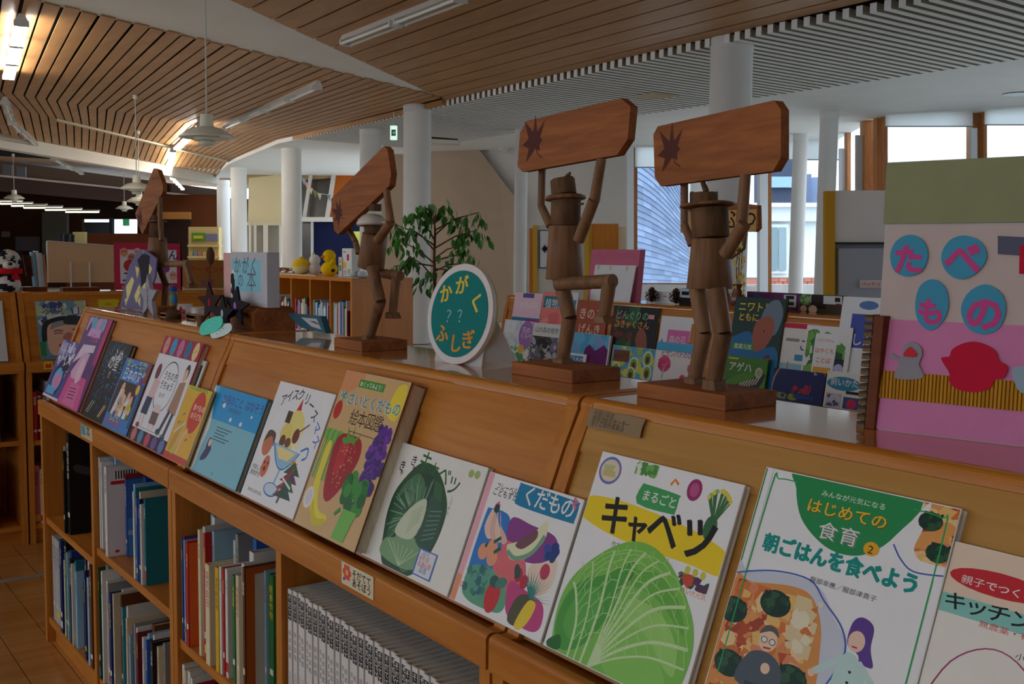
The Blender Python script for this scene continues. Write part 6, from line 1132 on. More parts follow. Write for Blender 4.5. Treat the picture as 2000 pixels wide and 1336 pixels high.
t = standing(1459, 1561, 569, 2.86, .02, 'purple book with barcode label standing on the rack', 'book', 'book', S(106, 44, 96), lambda a: (a.rect(0, .0, 1, .5, S(90, 36, 80)), a.rect(.72, .2, .95, .9, S(206, 206, 206)), a.rect(.76, .65, .91, .85, BLACK), a.rect(.76, .3, .91, .5, BLACK), a.ell(.2, .6, .08, .08, S(60, 80, 130))), mat='print')
t = standing(1562, 1647, 574, 2.84, .02, 'book with mushroom photograph and barcode standing on the rack', 'book', 'book', S(70, 60, 44), lambda a: (a.mosaic(0, .4, .3, 1, [S(90, 130, 70), S(150, 170, 120)], 20, .08, 2), a.rect(.28, .2, .62, 1, S(44, 28, 24)), a.ell(.1, .16, .08, .07, S(226, 190, 170)), a.ell(.32, .16, .1, .08, S(230, 196, 176)), a.rect(.56, .5, .98, .96, S(214, 214, 216)), a.rect(.82, .64, .94, .88, BLACK), a.rect(.84, .5, .96, .56, RD)), mat='print')
t = standing(1327, 1351, 563, 2.80, .03, 'small black box with a white barcode label', 'label_box', 'box', S(36, 30, 30), lambda a: (a.rect(.05, .45, .95, 1, S(190, 206, 220)), a.rect(.2, .6, .8, .82, BLACK)))
def cone(px, py, label):
    p = Uy(px, py, 2.80); p = Vector((p.x, 2.80, ZTOP)); t = thing('pine_cone', label, 'pine cone', p, 'pine cones on the rack'); rng = random.Random(px); mb = MB()
    for k in range(46):
        f = k / 46; an = k * 2.4; z = .004 + f * .05; r = .022 * math.sin(math.pi * (.25 + .72 * f)); d_ = Vector((math.cos(an), math.sin(an), 0)); s_ = Vector((-d_.y, d_.x, 0)); c = p + ZV * z + d_ * r * .3
        mb.add([c - s_ * .003, c + s_ * .003, c + s_ * .006 + d_ * r + ZV * .004, c - s_ * .006 + d_ * r + ZV * .004, c + d_ * (r * .9) + ZV * .011], [(0, 1, 2, 3), (3, 2, 4), (0, 4, 1)], shade(S(74, 50, 34), rng.uniform(.6, 1.3)))
    mb.build('scales', 'matte', t); MB().ell(p + ZV * .028, (.011, .011, .026), 10, 6, S(50, 34, 24)).build('core', 'matte', t)
cone(1273, 590, 'pine cone on the rack left of the log man\'s leg'); cone(1320, 592, 'pine cone beside the small black box')
p = Uy(1440, 598, 2.78); p = Vector((p.x, 2.78, ZTOP)); t = thing('flower_vase', 'brown vase with a spray of yellow blossoms on the rack', 'vase', p)
MB().lathe([(.0, .0), (.022, 0), (.03, .02), (.026, .05), (.014, .07), (.018, .085), (.015, .085), (.011, .07)], p, 16, S(110, 62, 34)).build('vase', 'gloss', t)
rng = random.Random(4)
for k in range(3):
    pts = [p + ZV * .07, Uy(1440 + k * 3, 560, 2.78), Uy(1438 + k * 5, 520, 2.78), Uy(1446 + k * 4 - 4, 482, 2.78)]; MB().tube(pts, .0016, 5, S(96, 66, 34)).build('twig', 'matte', t)
for k in range(46):
    c = Uy(1433 + rng.uniform(0, 22), rng.uniform(482, 592), 2.78 + rng.uniform(-.02, .02)); mb = MB(); r = rng.uniform(.005, .009)
    for j in range(5):
        an = j * 1.256 + k; q = Vector((math.cos(an), rng.uniform(-.4, .4), math.sin(an))) * r; s_ = Vector((-math.sin(an), 0, math.cos(an))) * r * .4
        mb.add([c, c + q * .6 + s_, c + q, c + q * .6 - s_], [(0, 1, 2, 3)], shade(S(232, 190, 30), rng.uniform(.7, 1.1)))
    mb.build('blossom', 'leaf', t)
# fifth log man, mostly hidden, on the rack
yc = 2.80; W = lambda px, py, dy=0: Uy(px, py, yc + dy); x = W(1425, 590).x
t = thing('wooden_figure', 'log man on the rack, mostly hidden, holding a lettered board', 'figurine', (x, yc, ZTOP), 'branch wood men holding signboards')
MB().box((x - .07, yc - .045, ZTOP), (x + .07, yc + .045, ZTOP + .018)).build('base_block', 'board', t, bevel=.001)
MB().cyl(W(1400, 545), W(1402, 470), .028, .026, 16).build('torso', 'log', t); MB().cyl(W(1402, 470), W(1402, 440), .024, .024, 14).build('head', 'bark', t)
MB().cyl((x - .03, yc, ZTOP + .018), W(1392, 545), .011, None, 10).build('leg', 'log', t); MB().cyl((x + .0, yc, ZTOP + .018), W(1408, 545), .011, None, 10).build('leg', 'log', t)
MB().cyl(W(1424, 505), W(1452, 484), .009, None, 10).build('upper_arm', 'log', t); MB().cyl(W(1452, 486), W(1456, 452), .008, None, 10).build('forearm', 'log', t)
pts = [W(x_, y_, -.03) for x_, y_ in ((1330, 396), (1402, 393), (1480, 401), (1481, 446), (1474, 453), (1330, 447))]; bo = MB().prism(pts, YV * .014 + XV * .004).build('signboard', 'board', t, bevel=.001)
w_ = pts[2].x - pts[0].x; h_ = pts[2].z - pts[4].z; a = Art(w_, h_); a.rect(0, 0, .99, .86, S(206, 160, 96)); a.text('どうぶつ', .2, .2, .2, S(50, 36, 28)); a.mesh(Vector((pts[0].x, yc - .03, pts[4].z)), XV, ZV, -YV, lift=.0006).build('lettering', 'matte', bo)
# ================================================================== small things at the far end of the long shelf
def onX(px, py, y): return Uy(px, py, y)
def stand_on_main(px0, px1, py_top, y, label, name, cat, col, th=.004, draw=None, lean=0, mat='matte', group=None):
    A = Uy(px0, py_top, y); B = Uy(px1, py_top, y); h = A.z - ZTOP; o = Vector((A.x, y, ZTOP)); L = B.x - A.x; v = ZV * h + YV * lean
    t = thing(name, label, cat, o + XV * L / 2, group); MB().ob(o, XV * L, YV * th, v, col).build('board', mat, t, bevel=.0006)
    if draw: a = Art(L, v.length); draw(a); a.mesh(o, XV, v, -YV).build('print', mat, t)
    return t
# owl-coloured card: slanted outline, leaning back in a black wire stand
y = .93; P = lambda px, py, dy=0: Uy(px, py, y + dy)
t = thing('painted_card', 'violet card with pale yellow leaf shapes leaning in a wire stand', 'card', P(265, 603))
pts = [P(234, 600), P(282, 606), P(303, 540), P(306, 505), P(283, 488), P(268, 490), P(252, 520)]; z0 = min(p_.z for p_ in pts)
for p_ in pts: p_.z = max(p_.z, ZTOP + .004)
MB().prism(pts, YV * .004, S(112, 106, 144)).build('card', 'matte', t)
for k, q in enumerate([[(246, 560), (258, 540), (262, 548), (254, 575), (248, 590)], [(262, 578), (272, 555), (276, 566), (266, 592)], [(278, 560), (290, 535), (291, 550), (280, 585)], [(264, 520), (272, 524), (268, 545)], [(243, 585), (250, 580), (246, 598)], [(268, 588), (274, 578), (274, 600)], [(288, 510), (297, 525), (284, 556)]]):
    MB().prism([P(a_, b_, -.0006) for a_, b_ in q], YV * .0005, S(222, 214, 140)).build('leaf_patch', 'matte', t)
MB().prism([P(a_, b_, -.0008) for a_, b_ in [(268, 508), (280, 494), (292, 500), (290, 545), (276, 560), (274, 530)]], YV * .0005, S(40, 36, 46)).build('bird_patch', 'matte', t)
MB().ell(P(281, 492, -.001), (.008, .001, .007), 10, 6, S(130, 170, 130)).build('leaf_dot', 'matte', t)
MB().tube([P(232, 592, -.006), P(231, 603, -.02), P(262, 608, -.02), P(305, 612, -.006)], .0016, 6, BLACK).build('wire_stand', 'gloss', t)
# grey star with writing
def star(cx, cy, r, y_, th, col, name, label, rot=0, lean=0.0, draw=None, sx=1.0, inner=.45, z_lift=0):
    c = Uy(cx, cy, y_); dep_ = (c - CAM).dot(Vector((_ax.z, _ay.z, _az.z))); R = r * dep_ / FPX
    pts = [c + XV * (R * sx * (1 if k % 2 == 0 else inner) * math.sin(k * math.pi / 5 + rot)) + ZV * (R * (1 if k % 2 == 0 else inner) * math.cos(k * math.pi / 5 + rot)) for k in range(10)]
    lo = min(p_.z for p_ in pts); pts = [p_ + ZV * (ZTOP - lo + .0005 + z_lift) for p_ in pts] if z_lift is not None else pts
    t = thing(name, label, 'star', Vector((c.x, y_, ZTOP))); MB().prism(pts, YV * th, col).build('star', 'matte', t, bevel=.0006)
    if draw: a = Art(2 * R * sx, 2 * R); draw(a); a.mesh(Vector((c.x - R * sx, y_, sum(p_.z for p_ in pts) / 10 - R)), XV, ZV, -YV, lift=.0008).build('lettering', 'matte', t)
    return t
star(288, 572, 45, .885, .010, S(160, 158, 168), 'paper_star', 'grey star standing upright with a column of writing', 0, sx=1.3, draw=lambda a: a.text('ふしぎな星', .46, .62, .1, S(70, 70, 90), vert=True))
for k, (cx, cy, r, col, lab) in enumerate([(409, 588, 40, S(52, 26, 32), 'dark maroon star, leftmost of three before the wooden block'), (434, 607, 36, S(30, 30, 36), 'black star with a grey dot, middle of three'), (459, 585, 40, S(34, 28, 38), 'black star with a purple dot, rightmost of three')]):
    star(cx, cy, r, .897 - .012 * (k == 1), .005, col, 'paper_star', lab, .12 * (k - 1), sx=1.75, inner=.42, z_lift=.0 if k == 1 else .012, draw=(lambda cc: (lambda a: a.ell(.5, .5, .05, .06, cc)))([S(150, 30, 40), S(190, 190, 200), S(170, 110, 190)][k]))
# cone on a stick rising behind the stars
p0 = Uy(408, 574, .915); t = thing('cone_on_stick', 'brown seed cone on a thin stick behind the dark stars', 'ornament', Vector((p0.x, .915, ZTOP)))
MB().cyl((p0.x, .915, ZTOP), Uy(410, 515, .915), .0016, None, 6, S(110, 56, 36)).build('stick', 'matte', t); c = Uy(411, 500, .915)
MB().ell(c, (.0105, .010, .022), 12, 8, S(92, 66, 48)).build('cone', 'plush', t)
MB().cyl((p0.x, .915, ZTOP), (p0.x, .915, ZTOP + .006), .014, .012, 12, S(120, 84, 54)).build('foot', 'matte', t)
# little blue bird man on a stump
yb = .905; c = Uy(339, 618, yb); b = Vector((c.x, yb, ZTOP)); q = (c - CAM).dot(Vector((_ax.z, _ay.z, _az.z))) / FPX
t = thing('bird_figurine', 'small carved figure in blue cap and green vest on a stump', 'figurine', b)
MB().lathe([(.0, 0), (15 * q, 0), (15 * q, 14 * q), (13 * q, 16 * q), (0, 16 * q)], b, 16, S(96, 68, 48)).build('stump', 'bark', t)
for s_ in (-1, 1): MB().cyl(b + XV * 4 * q * s_ + ZV * 15 * q, b + XV * 4 * q * s_ + ZV * 28 * q, 1.8 * q, None, 8, S(60, 50, 46)).build('leg', 'matte', t)
MB().ell(b + ZV * 38 * q, (11 * q, 8 * q, 13 * q), 14, 9, S(86, 130, 128)).build('body', 'matte', t); MB().ell(b + ZV * 27 * q, (10 * q, 8 * q, 4 * q), 12, 6, S(150, 110, 50)).build('skirt', 'matte', t)
for s_ in (-1, 1): MB().ell(b + XV * 12 * q * s_ + ZV * 37 * q, (4 * q, 4 * q, 10 * q), 10, 7, S(56, 96, 150)).build('wing', 'matte', t)
MB().ell(b + ZV * 53 * q, (7 * q, 7 * q, 6 * q), 12, 8, S(150, 120, 96)).build('head', 'matte', t); MB().lathe([(9 * q, 53 * q), (8 * q, 56 * q), (7 * q, 60 * q), (3 * q, 63 * q), (0, 63.5 * q)], b, 14, S(40, 86, 150)).build('cap', 'matte', t)
# wood offcuts and white boxes
for k, (px, py, w_, h_, col, lab) in enumerate([(318, 606, 18, 8, S(150, 100, 60), 'flat wood offcut left of the carved bird'), (392, 618, 15, 15, S(120, 88, 60), 'short upright log slice beside the maroon star'), (372, 606, 26, 9, S(104, 70, 46), 'dark wood offcut behind the carved bird')]):
    yk = (.90, .898, .935)[k]; c = Uy(px, py, yk); o = Vector((c.x, yk, ZTOP)); tt = thing('wood_offcut', lab, 'wood piece', o, 'wood offcuts on the end unit')
    if k == 1: MB().cyl(o, o + ZV * h_ * q, w_ * q / 2, w_ * q / 2 * .96, 14, col).build('log_slice', 'log', tt); MB().cyl(o + ZV * h_ * q, o + ZV * (h_ + .5) * q, w_ * q / 2 * .9, None, 14, S(190, 150, 104)).build('cut_face', 'matte', tt)
    else: MB().ob(o - XV * w_ * q, XV * w_ * 2 * q, YV * .02, ZV * h_ * q, col).build('block', 'log', tt, bevel=.002); MB().ob(o - XV * w_ * q * .9, XV * w_ * 1.8 * q, YV * .018, ZV * (h_ + .4) * q, S(170, 122, 78)).build('cut_face', 'matte', tt)
def mug(px, py, y_, r, h_, lab, deco):
    c = Uy(px, py, y_); o = Vector((c.x, y_, ZTOP)); t = thing('white_pot', lab, 'cup', o)
    MB().lathe([(.0, .0), (r * .85, 0), (r, h_ * .3), (r * .95, h_), (r * .85, h_), (r * .85, h_ * .2), (0, h_ * .2)], o, 18, S(222, 214, 212)).build('body', 'gloss', t)
    if deco: [MB().ell(o + Vector((r * .9 * math.cos(a_), r * .9 * math.sin(a_), h_ * f_)), (.006, .006, .007), 8, 6, S(200, 60, 60)).build('painted_petal', 'gloss', t) for a_, f_ in ((-.9, .6), (-.5, .35), (-1.6, .4))]
mug(361, 606, .985, .022, .030, 'white cup with red flower marks behind the carved bird', True); mug(388, 606, .99, .02, .026, 'plain white low cup beside the maroon star', False)
# teal leaf cards lying at the seam
def leafcard(p0, p1, p2, p3, col, lab, txt):
    Z = ZTOP + .002; A = [Uy(*k_, yy_) for k_, yy_ in ((p0, .834), (p1, .834), (p2, .862), (p3, .862))]; c = sum(A, Vector()) / 4
    t = thing('leaf_card', lab, 'card', c, 'leaf-shaped cards at the shelf seam'); ou = []
    for s_ in range(13): f_ = s_ / 12; e = .5 - .5 * math.sin(math.pi * f_) ** .7; ou.append(A[0].lerp(A[1], .5).lerp(A[3].lerp(A[2], .5), f_) + (A[1] - A[0]) * (.5 - e) * 1.2)
    for s_ in range(11, 0, -1): f_ = s_ / 12; e = .5 - .5 * math.sin(math.pi * f_) ** .7; ou.append(A[0].lerp(A[1], .5).lerp(A[3].lerp(A[2], .5), f_) - (A[1] - A[0]) * (.5 - e) * 1.2)
    MB().prism(ou, YV * .0012, col).build('card', 'matte', t)
    for k_ in range(3): f_ = .3 + .17 * k_; m_ = A[0].lerp(A[1], .5).lerp(A[3].lerp(A[2], .5), f_) - YV * .0016; d_ = (A[1] - A[0]).normalized(); MB().ob(m_ - d_ * .006, d_ * .012, (A[3] - A[0]).normalized() * .0014, YV * .0002, txt).build('writing_line', 'matte', t)
leafcard((380, 650), (406, 660), (438, 622), (424, 612), S(96, 226, 204), 'teal leaf-shaped card, darker of the pair at the seam', S(226, 240, 236)); leafcard((402, 658), (428, 664), (456, 634), (440, 628), S(222, 246, 244), 'pale aqua leaf-shaped card, lighter of the pair at the seam', S(90, 120, 120))
# wooden block bookend with a boxed book and books behind it
o0 = Uz(497, 646, ZTOP); o1 = Uz(563, 641, ZTOP); hB = Uy(497, 600, o0.y).z - ZTOP; xl = Uz(404, 630, ZTOP).x
t = thing('wooden_block', 'chamfered wooden block bookend at the shelf seam', 'bookend', (o0.x - .1, o0.y, ZTOP))
pr = [(o0.y, 0), (o0.y, hB * .72), (o0.y + .016, hB), (o1.y - .012, hB), (o1.y, hB * .72), (o1.y, 0)]
MB().prism([(o0.x, a_, ZTOP + b_) for a_, b_ in pr], (xl - o0.x, 0, 0)).build('block', 'board', t, bevel=.001)
zb = ZTOP + hB; yB = o0.y + .012
A = Uy(450, 492, yB); B = Uy(521, 494, yB); t = thing('boxed_book', 'pale grey boxed book with light blue title panel on the wooden block', 'book', (A.x, yB, zb)); L = B.x - A.x; H_ = A.z - zb
MB().ob((A.x, yB, zb), XV * L, YV * .03, ZV * H_, S(196, 198, 206)).build('box', 'matte', t, bevel=.001); MB().ob((A.x - .05, yB + .002, zb), XV * .05, YV * .026, ZV * H_ * .98, S(222, 176, 170)).build('pink_back', 'matte', t)
a = Art(L, H_); a.rect(.04, .27, .84, .86, S(140, 206, 222)); [a.text(ch, .1 + k * .23, .62, .2, S(112, 116, 130)) for k, ch in enumerate('かがく')]; a.text('の', .2, .36, .17, S(112, 116, 130)); a.text('本', .46, .32, .26, S(112, 116, 130)); a.mosaic(.0, .1, .12, .7, [BLACK, S(230, 230, 230)], 14, .07, 4); a.mesh((A.x, yB, zb), XV, ZV, -YV).build('print', 'matte', t)
t = thing('slanted_book', 'teal-covered book with white label sticker leaning right of the wooden block', 'book', Uz(600, 645, ZTOP))
q0, q1 = Uy(560, 612, .985), Uy(626, 618, .985); q2, q3 = Uy(636, 651, .985), Uy(588, 640, .985)
for v_ in (q2, q3): v_.z = max(v_.z, ZTOP + .001)
MB().prism([q0, q1, q2, q3], YV * .014, S(50, 96, 110)).build('cover', 'print', t); a = Art((q1 - q0).length, (q3 - q0).length)
MB().prism([lerp(q0, q1, .45) - YV * .001 - ZV * .006, lerp(q0, q1, .9) - YV * .001 - ZV * .006, lerp(q3, q2, .85) - YV * .001 + ZV * .006, lerp(q3, q2, .45) - YV * .001 + ZV * .008], YV * .0006, S(196, 190, 196)).build('label_sticker', 'matte', t)
MB().prism([lerp(q0, q1, .7) - YV * .0018 - ZV * .012, lerp(q0, q1, .84) - YV * .0018 - ZV * .012, lerp(q3, q2, .8) - YV * .0018 + ZV * .016, lerp(q3, q2, .68) - YV * .0018 + ZV * .016], YV * .0004, S(60, 60, 66)).build('barcode', 'matte', t)

# ================================================================== on top of the left-hand cabinets
XL = -4.80
def onL(px, py, x=XL): return Ux(px, py, x)
A, B = onL(93, 471), onL(222, 480); t = thing('cream_board', 'blank cream board standing on a wooden foot, left cabinet top', 'board', (XL, (A.y + B.y) / 2, ZTOP)); zb = onL(93, 552).z
MB().prism([A, B, Vector((XL, B.y, zb)), Vector((XL, A.y, zb))], -XV * .012, S(206, 170, 130)).build('panel', 'matte', t, bevel=.0008)
MB().prism([A + ZV * .003, B + ZV * .003, B - ZV * .0015, A - ZV * .0015], -XV * .0125, S(222, 214, 202)).build('white_edge', 'matte', t); MB().ob((XL + .0005, A.y - .004, zb), YV * .004, XV * -.012, ZV * (A.z - zb), S(222, 214, 202)).build('white_edge', 'matte', t)
c0, c1 = onL(122, 553, XL + .02), onL(194, 561, XL + .02); MB().box((XL - .03, c0.y, ZTOP), (XL + .03, c1.y, ZTOP + .016)).build('wooden_foot', 'darkwood', t, bevel=.001)
for px in (138, 175): k = onL(px, 512, XL + .012); MB().cyl((XL + .010, k.y, ZTOP + .015), (XL + .010, k.y, k.z), .003, None, 8, S(190, 186, 180)).build('metal_prong', 'metal', t)
A, B = onL(223, 474, XL), onL(352, 474, XL); zb = ZTOP + .001; L = B.y - A.y; H_ = A.z - zb
t = thing('framed_card', 'crimson-bordered picture card with babies on the left cabinet', 'card', (XL, A.y + L / 2, ZTOP))
MB().prism([Vector((XL, A.y + L * x_, zb + H_ * y_)) for x_, y_ in smooth([(.0, .03), (.02, 0), (.5, 0), (.98, 0), (1, .03), (1, .5), (1, .96), (.97, 1), (.5, 1), (.03, 1), (0, .96), (0, .5)], 3)], -XV * .004, S(196, 50, 84)).build('card', 'print', t)
a = Art(L, H_); a.rect(.08, .14, .94, .86, S(226, 220, 222)); a.text('ユ', .1, .18, .2, S(50, 50, 120)); a.text('ん', .8, .66, .17, S(50, 50, 120)); a.text('こ', .66, .66, .15, S(50, 50, 120)); a.text('えほん', .7, .03, .07, S(236, 190, 196)); a.text('えほん', .08, .03, .07, S(236, 190, 196))
for x_, y_, c_ in ((.14, .8, S(226, 150, 120)), (.25, .68, S(206, 120, 110)), (.34, .8, S(230, 190, 170)), (.88, .3, S(232, 170, 150)), (.72, .4, S(190, 110, 120))): a.ell(x_, y_, .06, .07, c_); a.ell(x_ - .02, y_ + .02, .01, .012, BLACK, 6); a.ell(x_ + .02, y_ + .02, .01, .012, BLACK, 6)
a.ell(.22, .52, .09, .09, S(190, 60, 40)); a.ell(.26, .48, .02, .02, WHITE); a.ell(.78, .46, .05, .06, S(140, 70, 150)); a.mesh(Vector((XL, A.y, zb)), YV, ZV, XV).build('print', 'print', t)
A, B = onL(366, 508, XL), onL(440, 508, XL); L = B.y - A.y; H_ = A.z - ZTOP; t = thing('cardboard_box', 'brown cardboard box hand-lettered in red and blue, left cabinet', 'box', (XL, A.y + L / 2, ZTOP))
MB().box((XL - .07, A.y, ZTOP), (XL, B.y, A.z), S(160, 104, 50)).build('box', 'matte', t, bevel=.001); a = Art(L, H_); a.text('アーモンド', .02, .58, .2, S(170, 40, 50)); a.text('文庫', .3, .12, .2, S(70, 70, 130)); a.ell(.92, .2, .04, .04, GR); a.mesh(Vector((XL, A.y, ZTOP)), YV, ZV, XV).build('lettering', 'matte', t)
MB().box((XL - .09, A.y - .02, ZTOP), (XL + .015, B.y + .02, ZTOP + .006), S(206, 190, 160)).build('tray', 'matte', t)
# spotted dog plush
def spots(seed, n, base, dark, th):
    r = random.Random(seed); dirs = [Vector((r.gauss(0, 1), r.gauss(0, 1), r.gauss(0, 1))).normalized() for _ in range(n)]
    return lambda v: dark if max(v.normalized().dot(d_) for d_ in dirs) > th else base
w_, k_ = S(206, 200, 192), S(36, 34, 44)
c = onL(16, 512); q = (c - CAM).dot(Vector((_ax.z, _ay.z, _az.z))) / FPX; t = thing('dalmatian_plush', 'black-spotted white dog plush with red scarf, cropped at left', 'plush toy', (XL, c.y, ZTOP))
MB().ell(c, (22 * q, 24 * q, 25 * q), 30, 20, w_, fcol=spots(3, 22, w_, k_, .955)).build('head', 'plush', t); e = onL(38, 505); MB().ell(e, (8 * q, 6 * q, 16 * q), 12, 8, k_).build('ear', 'plush', t); e = onL(-10, 500); MB().ell(e, (8 * q, 6 * q, 16 * q), 12, 8, k_).build('ear', 'plush', t)
m_ = onL(18, 518, XL + .06); MB().ell(m_, (10 * q, 12 * q, 8 * q), 12, 8, S(222, 214, 206)).build('muzzle', 'plush', t); MB().ell(m_ + XV * .022 + ZV * .006, (4 * q, 5 * q, 3.5 * q), 10, 6, k_).build('nose', 'gloss', t)
for s_ in (8, 26): MB().ell(onL(s_, 503, XL + .046), (3 * q, 3.2 * q, 4 * q), 8, 6, k_).build('eye', 'gloss', t)
bz = onL(15, 545); MB().ell(Vector((XL, bz.y, (bz.z + ZTOP) / 2)), (24 * q, 24 * q, (bz.z - ZTOP) / 2 + 9 * q), 30, 18, w_, fcol=spots(5, 24, w_, k_, .955)).build('body', 'plush', t)
MB().lathe([(24 * q, -5 * q), (27 * q, -2 * q), (26 * q, 5 * q), (21 * q, 7 * q)], onL(15, 530), 20, S(196, 30, 40)).build('scarf', 'plush', t); MB().prism([onL(30, 530, XL + .055), onL(42, 548, XL + .05), onL(22, 545, XL + .06)], XV * .006, S(196, 30, 40)).build('scarf_end', 'plush', t)
# book holder between dog and cream board
t = thing('book_trough', 'brown wooden book trough holding pale booklets beside the dog plush', 'book holder', onL(65, 552)); A = onL(45, 498, XL - .05)
MB().prism([onL(44, 497, XL - .04), onL(60, 500, XL - .04), onL(76, 540, XL - .04), onL(52, 540, XL - .04)], -XV * .01).build('end_board', 'darkwood', t); MB().box((XL - .08, onL(44, 550).y, ZTOP), (XL, onL(92, 550).y, ZTOP + .018)).build('trough', 'darkwood', t)
for k, (px, pt, col) in enumerate([(63, 492, S(120, 160, 180)), (70, 490, S(206, 200, 196)), (76, 494, S(170, 196, 214)), (82, 498, S(190, 130, 90))]):
    a0 = onL(px, pt, XL - .05); MB().ob((XL - .06, a0.y, ZTOP + .018), YV * .012, XV * .05, ZV * (a0.z - ZTOP - .018) - YV * .01, col, ).build('booklet', 'print', t)
# ================================================================== the middle distance
# orange bookcase with plush toys
ZB = .99; P0 = Uz(687, 543, ZB); PL = Uy(522, 533, P0.y); BW = P0.x - PL.x; BD = min(.9, Ux(807, 544, P0.x).y - P0.y)
CASE = Frame((PL.x, P0.y, 0), XV, YV)
t = thing('orange_bookcase', 'orange veneer bookcase with plush toys on top', 'bookshelf', CASE.P(BW / 2, BD / 2, 0))
MB().box((PL.x, P0.y, ZB - .035), (P0.x, P0.y + BD, ZB)).build('top_board', 'orange', t); MB().box((P0.x - .03, P0.y + .001, 0), (P0.x, P0.y + BD * .48, ZB - .036)).build('side_panel', 'orange', t); MB().box((P0.x - .03, P0.y + BD * .485, 0), (P0.x, P0.y + BD, ZB - .036)).build('side_panel', 'orange', t)
MB().box((PL.x, P0.y, 0), (PL.x + .03, P0.y + BD, ZB - .036)).build('side_panel', 'orange', t); MB().box((PL.x + .031, P0.y + .30, 0), (P0.x - .031, P0.y + .315, ZB - .036)).build('back_panel', 'orange', t)
us = [PL.x + .03]
for px in (537, 568, 605, 644): x = Uy(px, 560, P0.y).x; MB().box((x - .012, P0.y + .002, 0), (x + .012, P0.y + .299, ZB - .036)).build('divider', 'orange', t); us += [x - .012, x + .012]
us.append(P0.x - .03); zs = Uy(600, 660, P0.y).z
for k in range(5):
    for z in (zs, zs - .36): MB().box((us[2 * k] + .001, P0.y + .004, z - .02), (us[2 * k + 1] - .001, P0.y + .299, z)).build('shelf_board', 'orange', t)
keys = ['wh', 'lb', 'wh', 'pk', 'rd', 'cr', 'wh', 'gr', 'gy', 'bl', 'mr']; where = ['leftmost', 'second', 'third', 'fourth', 'rightmost']
for k in range(5):
    n = int((us[2 * k + 1] - us[2 * k] - .02) / .024); rr = random.Random(40 + k)
    row(CASE, us[2 * k] + .006 - PL.x, zs, 'in the orange bookcase\'s %s bay' % where[k], 'books in the orange bookcase', [(rr.choice(keys), rr.uniform(.014, .026), rr.uniform(.30, .40), .03) for _ in range(n)], 60 + k, False)
def plush_at(px, py, Y): p_ = Uy(px, py, Y); return Vector((p_.x, Y, ZB)), (p_ - CAM).dot(Vector((_ax.z, _ay.z, _az.z))) / FPX
YT = P0.y + .12
b, q = plush_at(589, 530, YT); t = thing('round_plush', 'round yellow and cream ball plush on the orange bookcase', 'plush toy', b)
MB().ell(b + ZV * 16.5 * q, (19 * q, 19 * q, 16.5 * q), 20, 12, S(226, 206, 130), fcol=lambda v: S(236, 190, 50) if v.z > -.01 and v.x > -.09 else S(226, 214, 156)).build('ball', 'plush', t); MB().ell(b + ZV * 32 * q, (5 * q, 5 * q, 3 * q), 10, 6, S(222, 180, 40)).build('tuft', 'plush', t)
b, q = plush_at(615, 530, YT + .1); t = thing('bird_plush', 'white bird plush behind the yellow chick toy', 'plush toy', b)
MB().ell(b + ZV * 12 * q, (12 * q, 12 * q, 13 * q), 16, 10, S(206, 196, 190)).build('body', 'plush', t); MB().ell(b + ZV * 29 * q, (11 * q, 11 * q, 11 * q), 16, 10, S(226, 222, 214)).build('head', 'plush', t); MB().ell(b + ZV * 40 * q - XV * .03, (3 * q, 3 * q, 4 * q), 8, 6, S(206, 206, 60)).build('crest', 'plush', t)
b, q = plush_at(643, 533, YT - .02); t = thing('chick_plush', 'bright yellow chick plush with raised wing', 'plush toy', b); yl_ = S(240, 196, 20)
MB().ell(b + ZV * 14 * q, (18 * q, 16 * q, 15 * q), 18, 10, yl_).build('body', 'plush', t); MB().ell(b + ZV * 39 * q, (13 * q, 13 * q, 13 * q), 18, 10, yl_).build('head', 'plush', t); MB().ell(b + ZV * 27 * q + XV * 15 * q, (9 * q, 6 * q, 5 * q), 12, 8, yl_, rot=Matrix.Rotation(-.7, 3, 'Y')).build('wing', 'plush', t); MB().ell(b + ZV * 12 * q + XV * 16 * q, (3 * q, 5 * q, 4 * q), 8, 6, S(60, 50, 30)).build('patch', 'plush', t); MB().cyl(b + ZV * 38 * q - YV * 12 * q, b + ZV * 37 * q - YV * 18 * q, 4 * q, 1 * q, 8, OR).build('beak', 'plush', t)
def crate(px0, px1, pt, Y, col, lab, draw, name='carton', d_=.08):
    A, B = Uy(px0, pt, Y), Uy(px1, pt, Y); t = thing(name, lab, 'carton', (A.x, Y, ZB)); L, H_ = B.x - A.x, A.z - ZB; MB().box((A.x, Y, ZB), (B.x, Y + d_, A.z), col).build('box', 'matte', t, bevel=.003)
    a = Art(L, H_); draw(a); a.mesh((A.x, Y, ZB), XV, ZV, -YV).build('print', 'matte', t)
crate(668, 687, 485, YT - .04, S(226, 226, 222), 'tall white carton with red and yellow squares right of the chick', lambda a: (a.rect(.5, .58, .72, .8, S(190, 40, 70)), a.rect(.12, .3, .45, .52, S(230, 180, 80)), a.rect(.2, .08, .5, .26, S(206, 180, 206)), a.rect(.6, .1, .85, .3, S(160, 190, 120)), a.rect(.1, .85, .4, .9, GY)))
crate(661, 668, 502, YT - .05, S(206, 200, 190), 'small carton with a green square beside the chick', lambda a: (a.rect(.2, .3, .8, .6, S(90, 150, 80)), a.rect(.2, .7, .8, .85, S(206, 150, 100))))
b, q = plush_at(700, 541, YT + .02); t = thing('crumpled_cloth', 'crumpled white cloth at the bookcase corner', 'cloth', b); rr = random.Random(3); mb = MB()
for k in range(7): mb.ell(b + Vector((rr.uniform(-16, 16) * q, rr.uniform(-.05, .05), 6 * q)), (10 * q, 9 * q, 7 * q), 9, 6, S(206, 210, 216), rot=Matrix.Rotation(k, 3, 'Z'))
mb.build('folds', 'matte', t)
